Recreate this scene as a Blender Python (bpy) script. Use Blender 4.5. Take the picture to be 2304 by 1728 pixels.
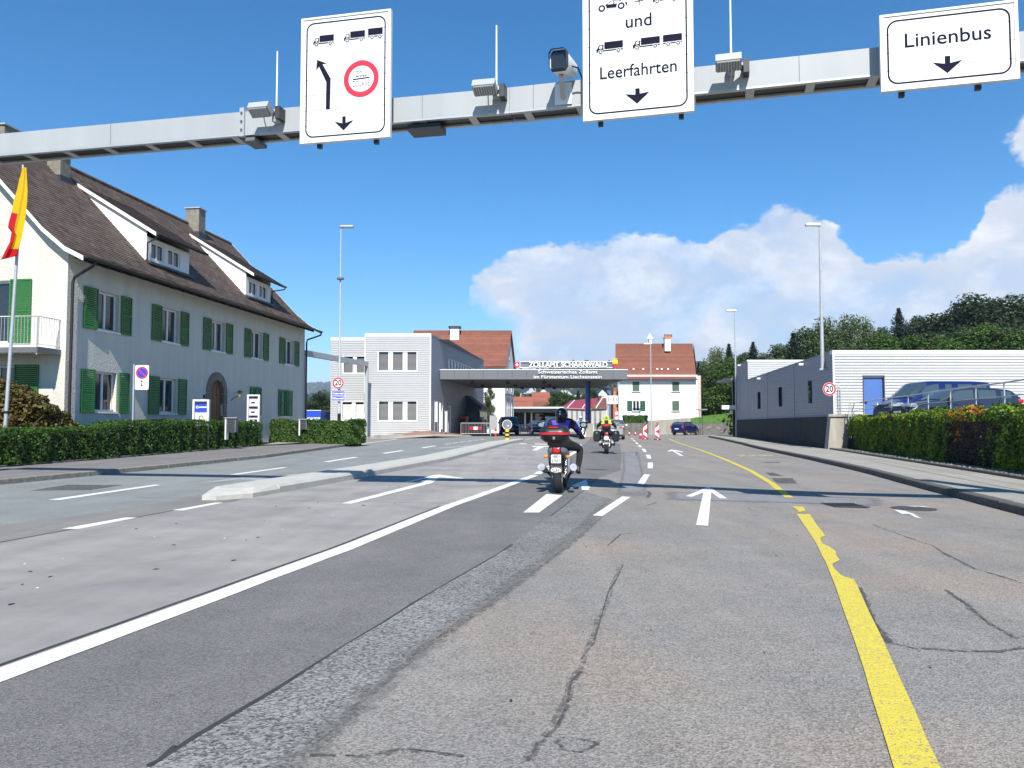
import bpy, bmesh, math, random
import numpy as np
from math import sin, cos, atan, atan2, tan, pi, radians, sqrt
from mathutils import Vector, Matrix
random.seed(7); RNG = np.random.default_rng(7)
SC = bpy.context.scene
for o in list(bpy.data.objects): bpy.data.objects.remove(o)

# ---------------------------------------------------------------- camera, world, sun, exposure
F_ = 1800.0; HC = 1.3; PITCH = atan(91 / 1800.0)
cd = bpy.data.cameras.new('camera'); cam = bpy.data.objects.new('camera', cd); SC.collection.objects.link(cam)
cd.sensor_width = 36; cd.lens = 36 * F_ / 2304; cd.clip_start = .05; cd.clip_end = 20000
cam.location = (0, 0, HC); cam.rotation_euler = (pi / 2 + PITCH, 0, 0)
SC.camera = cam
SC.render.resolution_x = 1024; SC.render.resolution_y = 768
SC.view_settings.view_transform = 'Standard'; SC.view_settings.look = 'None'
SC.view_settings.exposure = 0.84; SC.view_settings.gamma = 1.0
try: SC.view_settings.use_curve_mapping = False
except Exception: pass
SUN_EL = 45.0; SDX = -.03
W = bpy.data.worlds.new('World'); SC.world = W; W.use_nodes = True
nt = W.node_tree; N = nt.nodes; L = nt.links
for n in list(N): N.remove(n)
def nd(t, **k):
    n = N.new(t)
    for a, b in k.items(): setattr(n, a, b)
    return n
def mth(op, a, b=None, c=None, clamp=False):
    n = N.new('ShaderNodeMath'); n.operation = op; n.use_clamp = clamp
    for i, v in enumerate((a, b, c)):
        if v is None: continue
        if isinstance(v, (int, float)): n.inputs[i].default_value = v
        else: L.new(v, n.inputs[i])
    return n.outputs[0]
sky = nd('ShaderNodeTexSky'); sky.sky_type = 'NISHITA'; sky.sun_disc = False
sky.sun_elevation = radians(SUN_EL); sky.sun_rotation = radians(180 - 1.7)
sky.altitude = 450; sky.air_density = .8; sky.dust_density = .1; sky.ozone_density = 3.0
bg1 = nd('ShaderNodeBackground'); bg1.inputs[1].default_value = .102
hs = nd('ShaderNodeHueSaturation'); hs.inputs['Saturation'].default_value = 1.34; hs.inputs['Hue'].default_value = .495
L.new(sky.outputs[0], hs.inputs['Color']); L.new(hs.outputs[0], bg1.inputs[0])
tc = nd('ShaderNodeTexCoord'); sp = nd('ShaderNodeSeparateXYZ'); L.new(tc.outputs['Generated'], sp.inputs[0])
X_, Y_, Z_ = sp.outputs
az = mth('ARCTAN2', X_, Y_); el = mth('ARCSINE', Z_)
cmb = nd('ShaderNodeCombineXYZ'); L.new(az, cmb.inputs[0]); L.new(mth('MULTIPLY', el, 1.5), cmb.inputs[1])
def noise(scale, det=6, rough=.6, dist=0, vec=None):
    n = nd('ShaderNodeTexNoise'); n.inputs['Scale'].default_value = scale; n.inputs['Detail'].default_value = det
    n.inputs['Roughness'].default_value = rough; n.inputs['Distortion'].default_value = dist
    L.new(vec or cmb.outputs[0], n.inputs['Vector']); return n.outputs[0]
n1 = noise(9, 10, .66, .25); n2 = noise(30, 8, .66, .1); n3 = noise(5, 7, .55, 1.2)
fc = nd('ShaderNodeFloatCurve'); cu = fc.mapping.curves[0]
tops = [(1040, 850), (1056, 640), (1120, 585), (1200, 558), (1300, 545), (1400, 545), (1500, 548), (1590, 560), (1640, 528), (1700, 512), (1780, 490), (1840, 520), (1900, 562), (1960, 604), (2040, 602), (2120, 612), (2200, 588), (2240, 520), (2304, 500), (2600, 470), (3000, 600), (3600, 760)]
pts_ = [((atan((a - 1152) / F_) + .1) / 1.1, (955 - b) / F_ / .35) for a, b in tops]
pts_ = [(0, -.05)] + pts_ + [(1, .1)]
while len(cu.points) < len(pts_): cu.points.new(.5, .5)
for p_, (a, b) in zip(cu.points, pts_): p_.location = (a, max(0, b)); p_.handle_type = 'AUTO'
fc.mapping.update()
L.new(mth('DIVIDE', mth('ADD', az, .1), 1.1, clamp=True), fc.inputs['Value'])
top = mth('MULTIPLY', fc.outputs[0], .35)
edge = mth('SUBTRACT', top, el)
edge = mth('ADD', edge, mth('MULTIPLY', mth('SUBTRACT', n1, .5), .06))
edge = mth('ADD', edge, mth('MULTIPLY', mth('SUBTRACT', n2, .5), .032))
m1 = mth('MULTIPLY', edge, 150, clamp=True)
# lower left of the bank is open sky: the base rises towards the left
lft = mth('MAXIMUM', mth('ADD', mth('MULTIPLY', mth('SUBTRACT', az, .005), .67), mth('SUBTRACT', el, .112)), mth('MULTIPLY', mth('SUBTRACT', az, .0), 2.0))
lft = mth('ADD', lft, mth('MULTIPLY', mth('SUBTRACT', n1, .5), .06))
m1 = mth('MULTIPLY', m1, mth('MULTIPLY', lft, 30, clamp=True))
m1 = mth('MULTIPLY', m1, mth('MULTIPLY', mth('ADD', az, .09), 60, clamp=True))
# thinner patches inside
thin = mth('MULTIPLY', mth('SUBTRACT', n3, .36), 6, clamp=True)
m1 = mth('MULTIPLY', m1, mth('ADD', mth('MULTIPLY', thin, .3), .68))
# second cloud at upper right
dx = mth('DIVIDE', mth('SUBTRACT', az, .66), .10); dy = mth('DIVIDE', mth('SUBTRACT', el, .292), .052)
dd = mth('ADD', mth('POWER', dx, 2.0), mth('POWER', dy, 2.0))
e2 = mth('SUBTRACT', mth('ADD', 1.0, mth('MULTIPLY', mth('SUBTRACT', n1, .5), 1.4)), dd)
m2 = mth('MULTIPLY', e2, 6.5, clamp=True)
mk = mth('MAXIMUM', m1, m2)
front = mth('GREATER_THAN', Y_, 0)
mk = mth('MULTIPLY', mk, front)
mk = mth('MULTIPLY', mk, .95)
cr = nd('ShaderNodeValToRGB'); L.new(n3, cr.inputs[0])
cr.color_ramp.elements[0].position = .36; cr.color_ramp.elements[0].color = (.46, .53, .64, 1)
cr.color_ramp.elements[1].position = .62; cr.color_ramp.elements[1].color = (.60, .62, .67, 1)
cr2 = nd('ShaderNodeMix'); cr2.data_type = 'RGBA'; L.new(cr.outputs[0], cr2.inputs[6]); cr2.inputs[7].default_value = (.86, .84, .83, 1)
L.new(mth('MULTIPLY', mth('SUBTRACT', n1, .47), 4.5, clamp=True), cr2.inputs[0])
bg2 = nd('ShaderNodeBackground'); bg2.inputs[1].default_value = .80; L.new(cr2.outputs[2], bg2.inputs[0])
ms = nd('ShaderNodeMixShader'); L.new(mk, ms.inputs[0]); L.new(bg1.outputs[0], ms.inputs[1]); L.new(bg2.outputs[0], ms.inputs[2])
wo = nd('ShaderNodeOutputWorld'); L.new(ms.outputs[0], wo.inputs[0])
sl = bpy.data.lights.new('sun', 'SUN'); sl.energy = 4.4; sl.angle = radians(.5); sl.color = (1, .955, .88)
so = bpy.data.objects.new('sun', sl); SC.collection.objects.link(so)
sd = Vector((SDX * cos(radians(SUN_EL)), cos(radians(SUN_EL)), -sin(radians(SUN_EL)))).normalized()
so.rotation_euler = sd.to_track_quat('-Z', 'Y').to_euler(); so.location = (0, -20, 30)

# ---------------------------------------------------------------- measuring helpers
def sst(v, a, b):
    t = min(1, max(0, (v - a) / (b - a))); return t * t * (3 - 2 * t)
def H(x, y):
    return .32 * sst(y, 15, 55) * (1 - sst(x, 6, 15)) - .16 * sst(x, 0, 8) * (1 - sst(y, 45, 80))
def ray(px, py):
    a = (px - 1152) / F_; b = (864 - py) / F_
    return (a, cos(PITCH) - b * sin(PITCH), sin(PITCH) + b * cos(PITCH))
def G(px, py, dz=0.0):
    r = ray(px, py); z = 0
    for i in range(40):
        t = (z + dz - HC) / r[2]; z = .5 * z + .5 * H(r[0] * t, r[1] * t)
    return (r[0] * t, r[1] * t)
def at(px, py, Y):
    r = ray(px, py); t = Y / r[1]; return Vector((r[0] * t, Y, HC + r[2] * t))
class Pl:
    """vertical plane: origin P (x,y), unit U along it, N outward"""
    def __init__(s, P, U, flip=False):
        s.P = Vector((P[0], P[1])); s.U = Vector(U).normalized(); s.N = Vector((s.U.y, -s.U.x))
        if flip: s.N = -s.N
    def pt(s, u, z, d=0.0):
        q = s.P + s.U * u + s.N * d; return (q.x, q.y, z)
    def uz(s, px, py, d=0.0):
        r = ray(px, py); o = s.P + s.N * d; U = s.U
        t = (o.x * -U.y + U.x * o.y) / (r[0] * -U.y + U.x * r[1])
        return ((t * r[0] - o.x) * U.x + (t * r[1] - o.y) * U.y, HC + r[2] * t)

# ---------------------------------------------------------------- materials
MATS = {}
def M(name, col, rough=.6, metal=0.0, var=.12, scale=6.0, bump=0.0, bscale=40.0, spec=.5, col2=None, isl=0.0, trans=0.0, streak=False):
    if name in MATS: return MATS[name]
    m = bpy.data.materials.new(name); m.use_nodes = True; t = m.node_tree; n = t.nodes; l = t.links
    b = n['Principled BSDF']; b.inputs['Roughness'].default_value = rough; b.inputs['Metallic'].default_value = metal
    if 'Specular IOR Level' in b.inputs: b.inputs['Specular IOR Level'].default_value = spec
    if trans: b.inputs['Transmission Weight'].default_value = trans
    c1 = tuple(col) + (1,)
    c2 = tuple(col2) + (1,) if col2 else tuple(max(0, v * (1 - var * 2)) for v in col) + (1,)
    g = n.new('ShaderNodeNewGeometry')
    mp = n.new('ShaderNodeMapping'); l.new(g.outputs['Position'], mp.inputs[0])
    if streak: mp.inputs['Scale'].default_value = (1, 1, .12)
    nz = n.new('ShaderNodeTexNoise'); nz.inputs['Scale'].default_value = scale; nz.inputs['Detail'].default_value = 6; nz.inputs['Roughness'].default_value = .65
    l.new(mp.outputs[0], nz.inputs['Vector'])
    mr = n.new('ShaderNodeMapRange'); mr.inputs[1].default_value = .35; mr.inputs[2].default_value = .68; l.new(nz.outputs[0], mr.inputs[0])
    mx = n.new('ShaderNodeMix'); mx.data_type = 'RGBA'; l.new(mr.outputs[0], mx.inputs[0]); mx.inputs[6].default_value = c1; mx.inputs[7].default_value = c2
    out = mx.outputs[2]
    if isl:
        hv = n.new('ShaderNodeHueSaturation'); l.new(out, hv.inputs['Color'])
        a = n.new('ShaderNodeMath'); a.operation = 'MULTIPLY_ADD'; l.new(g.outputs['Random Per Island'], a.inputs[0]); a.inputs[1].default_value = isl; a.inputs[2].default_value = 1 - isl / 2
        l.new(a.outputs[0], hv.inputs['Value']); out = hv.outputs[0]
    l.new(out, b.inputs['Base Color'])
    if bump:
        nb = n.new('ShaderNodeTexNoise'); nb.inputs['Scale'].default_value = bscale; nb.inputs['Detail'].default_value = 5
        l.new(g.outputs['Position'], nb.inputs['Vector'])
        bp = n.new('ShaderNodeBump'); bp.inputs['Strength'].default_value = bump; bp.inputs['Distance'].default_value = .02
        l.new(nb.outputs[0], bp.inputs['Height']); l.new(bp.outputs[0], b.inputs['Normal'])
    MATS[name] = m; return m
def asphalt(name, ca, cb, stone=170.0, contrast=.5, patch=.35, rough=.85, pc=None, fade=False, tracks=.22):
    """worn asphalt: aggregate speckle, broad worn patches"""
    m = bpy.data.materials.new(name); m.use_nodes = True; t = m.node_tree; n = t.nodes; l = t.links
    b = n['Principled BSDF']; b.inputs['Roughness'].default_value = rough
    b.inputs['Specular IOR Level'].default_value = .3
    g = n.new('ShaderNodeNewGeometry')
    def nz(s, d=5, r=.6):
        k = n.new('ShaderNodeTexNoise'); k.inputs['Scale'].default_value = s; k.inputs['Detail'].default_value = d; k.inputs['Roughness'].default_value = r
        l.new(g.outputs['Position'], k.inputs['Vector']); return k.outputs[0]
    v = n.new('ShaderNodeTexVoronoi'); v.inputs['Scale'].default_value = stone; l.new(g.outputs['Position'], v.inputs['Vector'])
    sep = n.new('ShaderNodeSeparateColor'); l.new(v.outputs['Color'], sep.inputs[0])
    base = n.new('ShaderNodeMix'); base.data_type = 'RGBA'; base.inputs[6].default_value = tuple(ca) + (1,); base.inputs[7].default_value = tuple(cb) + (1,)
    mr = n.new('ShaderNodeMapRange'); mr.inputs[1].default_value = .38; mr.inputs[2].default_value = .64; l.new(nz(.55, 6, .62), mr.inputs[0]); l.new(mr.outputs[0], base.inputs[0])
    col = base.outputs[2]
    if pc:
        b2 = n.new('ShaderNodeMix'); b2.data_type = 'RGBA'; l.new(col, b2.inputs[6]); b2.inputs[7].default_value = tuple(pc) + (1,)
        m3 = n.new('ShaderNodeMapRange'); m3.inputs[1].default_value = .50; m3.inputs[2].default_value = .60; l.new(nz(.33, 4, .5), m3.inputs[0]); l.new(m3.outputs[0], b2.inputs[0]); col = b2.outputs[2]
    hv = n.new('ShaderNodeHueSaturation'); l.new(col, hv.inputs['Color'])
    a = n.new('ShaderNodeMath'); a.operation = 'MULTIPLY_ADD'; l.new(sep.outputs[0], a.inputs[0]); a.inputs[1].default_value = contrast; a.inputs[2].default_value = 1 - contrast * .5
    a2 = n.new('ShaderNodeMath'); a2.operation = 'MULTIPLY_ADD'; l.new(nz(45, 4, .8), a2.inputs[0]); a2.inputs[1].default_value = patch; l.new(a.outputs[0], a2.inputs[2])
    a3 = n.new('ShaderNodeMath'); a3.operation = 'MULTIPLY_ADD'; l.new(nz(2.3, 7, .7), a3.inputs[0]); a3.inputs[1].default_value = .35
    a4 = n.new('ShaderNodeMath'); a4.operation = 'SUBTRACT'; l.new(a2.outputs[0], a4.inputs[0]); a4.inputs[1].default_value = patch * .5 + .175
    l.new(a4.outputs[0], a3.inputs[2])
    mp = n.new('ShaderNodeMapping'); mp.inputs['Rotation'].default_value = (0, 0, radians(10)); mp.inputs['Scale'].default_value = (1.5, .07, 1); l.new(g.outputs['Position'], mp.inputs[0])
    tk = n.new('ShaderNodeTexNoise'); tk.inputs['Scale'].default_value = 1.0; tk.inputs['Detail'].default_value = 7; tk.inputs['Roughness'].default_value = .6; l.new(mp.outputs[0], tk.inputs['Vector'])
    a5 = n.new('ShaderNodeMath'); a5.operation = 'MULTIPLY_ADD'; l.new(tk.outputs[0], a5.inputs[0]); a5.inputs[1].default_value = tracks * 2; a5.inputs[2].default_value = -tracks
    a6 = n.new('ShaderNodeMath'); a6.operation = 'ADD'; l.new(a3.outputs[0], a6.inputs[0]); l.new(a5.outputs[0], a6.inputs[1])
    dr = n.new('ShaderNodeMapRange'); dr.inputs[1].default_value = .70; dr.inputs[2].default_value = .78; dr.inputs[4].default_value = -.28; l.new(nz(3.1, 3, .5), dr.inputs[0])
    a7 = n.new('ShaderNodeMath'); a7.operation = 'ADD'; l.new(a6.outputs[0], a7.inputs[0]); l.new(dr.outputs[0], a7.inputs[1]); l.new(a7.outputs[0], hv.inputs['Value'])
    if fade:
        at_n = n.new('ShaderNodeAttribute'); at_n.attribute_name = 'fade'; f1 = n.new('ShaderNodeMath'); f1.operation = 'MULTIPLY_ADD'; l.new(nz(9, 8, .75), f1.inputs[0]); f1.inputs[1].default_value = 2.4; f1.inputs[2].default_value = .15
        f2 = n.new('ShaderNodeMath'); f2.operation = 'MULTIPLY_ADD'; l.new(at_n.outputs['Fac'], f2.inputs[0]); f2.inputs[1].default_value = -2.2; l.new(f1.outputs[0], f2.inputs[2]); f2.use_clamp = True; l.new(f2.outputs[0], b.inputs['Alpha'])
    l.new(hv.outputs[0], b.inputs['Base Color'])
    bp = n.new('ShaderNodeBump'); bp.inputs['Strength'].default_value = .6; bp.inputs['Distance'].default_value = .006
    l.new(v.outputs['Distance'], bp.inputs['Height']); l.new(bp.outputs[0], b.inputs['Normal'])
    MATS[name] = m; return m
m_road = asphalt('asphalt_worn', (.235, .221, .200), (.203, .192, .180), 105, .78, .45, pc=(.252, .220, .188))
m_left = asphalt('asphalt_green', (.225, .24, .232), (.20, .21, .205), 140, .45, .3)
m_seam = asphalt('asphalt_brown', (.22, .21, .195), (.19, .185, .175), 140, .35, .3)
m_dark = asphalt('asphalt_dark', (.165, .159, .152), (.138, .134, .131), 130, .8, .45)
m_coarse = asphalt('asphalt_coarse', (.19, .19, .18), (.148, .150, .143), 75, 1.25, .6, fade=True)
m_coarse0 = asphalt('asphalt_hole', (.13, .135, .135), (.10, .105, .105), 75, 1.0, .6)
m_new = asphalt('asphalt_patch', (.205, .205, .215), (.23, .225, .225), 140, .35, .3, fade=True)
m_conc = asphalt('concrete_lane', (.32, .308, .282), (.245, .235, .228), 260, .10, .16, tracks=.3)
m_pave = asphalt('pavement_grey', (.20, .19, .185), (.17, .165, .16), 150, .35, .3)
m_paveR = asphalt('pavement_light', (.33, .315, .275), (.28, .27, .24), 150, .35, .25)
m_kerb = M('kerb_granite', (.27, .255, .22), .85, var=.22, scale=9, bump=.6, bscale=60)
m_kerbd = M('kerb_weathered', (.11, .105, .095), .9, var=.2, scale=9, bump=.6, bscale=60)
m_isl = M('island_concrete', (.47, .455, .41), .8, var=.08, scale=3, bump=.2)
m_white = M('white_paint_worn', (.78, .77, .74), .7, col2=(.60, .59, .56), scale=22, bump=.3, bscale=90)
m_faint = M('faded_white_paint', (.42, .43, .41), .8, col2=(.30, .31, .30), scale=14)
m_yel = M('yellow_road_paint', (.64, .52, .045), .7, col2=(.55, .45, .05), scale=14, bump=.4, bscale=110)
m_fyel = M('faded_yellow_paint', (.50, .43, .12), .8, col2=(.28, .26, .18), scale=18)
m_crack = M('bitumen_crack', (.045, .044, .043), .7, var=.2)
m_tar = M('tar_stain', (.15, .148, .145), .8, col2=(.09, .09, .09), scale=6)
m_plaster = M('white_plaster', (.61, .585, .52), .9, col2=(.53, .505, .445), streak=True, scale=2.2, bump=.9, bscale=14)
def ragged(m, thr=.5, scale=30.0):
    t = m.node_tree; n = t.nodes; l = t.links; bs = n['Principled BSDF']; g = n.new('ShaderNodeNewGeometry'); k = n.new('ShaderNodeTexNoise'); k.inputs['Scale'].default_value = scale; k.inputs['Detail'].default_value = 6; k.inputs['Roughness'].default_value = .7
    l.new(g.outputs['Position'], k.inputs['Vector']); r = n.new('ShaderNodeMapRange'); r.inputs[1].default_value = thr - .06; r.inputs[2].default_value = thr + .12; l.new(k.outputs[0], r.inputs[0]); l.new(r.outputs[0], bs.inputs['Alpha'])
def worn(m, under=(.2, .195, .19), thr=.60, scale=70.0, wide=.05):
    t = m.node_tree; n = t.nodes; l = t.links; bs = n['Principled BSDF']; g = n.new('ShaderNodeNewGeometry'); k = n.new('ShaderNodeTexNoise'); k.inputs['Scale'].default_value = scale; k.inputs['Detail'].default_value = 5; k.inputs['Roughness'].default_value = .75
    l.new(g.outputs['Position'], k.inputs['Vector']); r = n.new('ShaderNodeMapRange'); r.inputs[1].default_value = thr; r.inputs[2].default_value = thr + wide; l.new(k.outputs[0], r.inputs[0])
    mx = n.new('ShaderNodeMix'); mx.data_type = 'RGBA'; l.new(r.outputs[0], mx.inputs[0]); l.new(bs.inputs['Base Color'].links[0].from_socket, mx.inputs[6]); mx.inputs[7].default_value = under + (1,); l.new(mx.outputs[2], bs.inputs['Base Color'])
m_band = M('tar_band', (.150, .145, .14), .9, var=.2); ragged(m_band, .52, 17)
m_stain = M('tar_stain_worn', (.12, .12, .12), .9, var=.3); ragged(m_stain, .42, 9)
m_frag = M('crack_tar', (.085, .083, .08), .85, var=.2); ragged(m_frag, .47, 22)
worn(m_white, thr=.57, scale=48); worn(m_yel, thr=.55, scale=60); worn(m_faint, thr=.5); worn(m_fyel, thr=.48)
m_plaster2 = M('white_render', (.80, .79, .76), .9, var=.02, scale=2, bump=.2, bscale=10)
m_trim = M('white_trim', (.78, .78, .76), .5, var=.03)
m_green = M('green_shutter', (.02, .16, .028), .45, var=.1)
m_dgreen = M('dark_green_shutter', (.02, .085, .05), .5, var=.2)
m_glass = M('window_glass', (.022, .028, .034), .06, var=.1, spec=.8)
m_frag0 = 0
m_glassb = M('glass_bluish', (.05, .09, .13), .08, var=.1, spec=.8)
m_curt = M('white_curtain', (.45, .46, .47), .9, var=.1, scale=8)
m_tile = M('roof_tile_brown', (.125, .085, .066), .85, col2=(.055, .042, .036), scale=2.2, isl=.5, bump=.5, bscale=25)
m_tiler = M('roof_tile_red', (.20, .072, .045), .85, col2=(.15, .058, .038), scale=1.2, isl=.25)
m_tileo = M('roof_tile_orange', (.30, .095, .055), .85, col2=(.24, .08, .05), scale=.6, isl=.3)
m_dwood = M('dark_wood', (.035, .026, .022), .8, var=.2)
m_copper = M('dark_metal_pipe', (.035, .03, .03), .5, metal=.4)
m_stone = M('sandstone', (.23, .195, .15), .9, col2=(.13, .11, .09), scale=5, bump=.7, bscale=30)
m_door = M('oak_door', (.22, .09, .035), .5, var=.25, scale=9)
m_chim = M('chimney_render', (.24, .225, .185), .9, var=.2, scale=5, bump=.4)
m_lead = M('lead_flashing', (.055, .06, .068), .5, metal=.3)
m_gal = M('galvanised_steel', (.48, .50, .51), .45, metal=.35, var=.08, scale=4)
m_galp = M('painted_steel_grey', (.37, .39, .40), .5, var=.06, scale=1.5, streak=True)
m_under = M('beam_underside', (.14, .145, .15), .6)
m_black = M('black_plastic', (.012, .012, .013), .38, var=.2)
m_rub = M('tyre_rubber', (.016, .016, .017), .8, var=.2, bump=.3)
m_chr = M('polished_metal', (.65, .65, .66), .18, metal=1)
m_sil = M('silver_paint', (.42, .43, .44), .3, metal=.5)
m_red = M('signal_red', (.48, .014, .022), .4, var=.05)
m_sred = M('sign_red', (.60, .02, .05), .45, var=.03)
m_swhite = M('sign_white', (.80, .80, .785), .45, col2=(.70, .70, .68), scale=1.7, streak=True)
m_sblack = M('sign_black', (.010, .010, .028), .85, var=.1, spec=.15)
m_sblue = M('sign_blue', (.015, .06, .52), .45, var=.05)
m_orange = M('amber_plastic', (.80, .22, .02), .3, var=.05)
m_tail = M('tail_lamp_red', (.55, .01, .02), .2, var=.1)
m_cyel = M('caution_yellow', (.82, .58, .02), .5, var=.05)
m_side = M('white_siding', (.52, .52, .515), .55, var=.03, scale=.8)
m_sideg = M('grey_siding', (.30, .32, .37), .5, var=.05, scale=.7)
m_sideL = M('silver_siding', (.36, .37, .385), .45, var=.05, scale=.7)
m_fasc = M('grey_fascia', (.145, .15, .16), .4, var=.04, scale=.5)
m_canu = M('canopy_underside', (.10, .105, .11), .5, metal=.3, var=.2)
m_blind = M('grey_blind', (.11, .113, .118), .5, var=.05)
m_blindw = M('white_blind', (.62, .62, .61), .5, var=.05)
m_bdoor = M('blue_door', (.075, .16, .42), .45, var=.05)
m_bcol = M('blue_column', (.02, .055, .40), .35, var=.05)
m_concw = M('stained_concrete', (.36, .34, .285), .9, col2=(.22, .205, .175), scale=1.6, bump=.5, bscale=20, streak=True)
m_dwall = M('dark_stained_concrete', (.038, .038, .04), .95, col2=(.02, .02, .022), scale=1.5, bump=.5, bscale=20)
m_gwall = M('grey_block_wall', (.17, .165, .15), .95, col2=(.09, .088, .08), scale=2.2, bump=.4)
m_soil = M('dark_soil', (.035, .028, .02), 1, var=.2)
m_grav = M('grey_gravel', (.30, .29, .26), .95, var=.3, scale=30, isl=.8)
m_grass = M('grass', (.075, .17, .022), .95, col2=(.05, .12, .02), scale=2)
m_field = M('far_field', (.08, .12, .035), 1, col2=(.05, .08, .03), scale=.02)
m_wood = M('far_forest', (.03, .055, .028), 1, col2=(.018, .035, .02), scale=.05, bump=1, bscale=.2)
m_brick = M('brick_paving', (.30, .165, .11), .9, col2=(.22, .13, .10), scale=7, bump=.3)
m_bark = M('bark', (.09, .07, .05), .95, var=.25, bump=.5)
def leafmat(name, a, b, scale=1.0, isl=.7, tr=.25):
    m = M(name, a, .55, col2=b, scale=scale, isl=isl, spec=.35)
    t = m.node_tree; n = t.nodes; l = t.links; bs = n['Principled BSDF']
    tl = n.new('ShaderNodeBsdfTranslucent'); mx = n.new('ShaderNodeMixShader'); mx.inputs[0].default_value = tr
    l.new(bs.inputs['Base Color'].links[0].from_socket, tl.inputs[0]); l.new(bs.outputs[0], mx.inputs[1]); l.new(tl.outputs[0], mx.inputs[2])
    l.new(mx.outputs[0], n['Material Output'].inputs[0]); return m
m_hedge = leafmat('hedge_leaf', (.070, .150, .018), (.032, .078, .013), 1.5)
m_maple = leafmat('maple_leaf', (.13, .085, .022), (.07, .08, .018), .9)
m_ivy = leafmat('ivy_leaf', (.15, .25, .018), (.05, .11, .014), 2.2, 1.0)
m_ivyo = leafmat('ivy_leaf_autumn', (.42, .13, .02), (.26, .13, .02), 1.2, .8)
m_ivyb = leafmat('ivy_stems_dry', (.07, .045, .025), (.035, .025, .016), 1.2, .8)
m_lf = [leafmat('leaf_mid', (.070, .112, .030), (.038, .068, .02), .25), leafmat('leaf_light', (.105, .145, .045), (.058, .09, .03), .25),
        leafmat('leaf_dark', (.042, .068, .026), (.022, .040, .017), .25), leafmat('needle_dark', (.022, .044, .022), (.014, .030, .016), .4), leafmat('leaf_bright', (.065, .13, .018), (.04, .085, .014), .3)]
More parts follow.
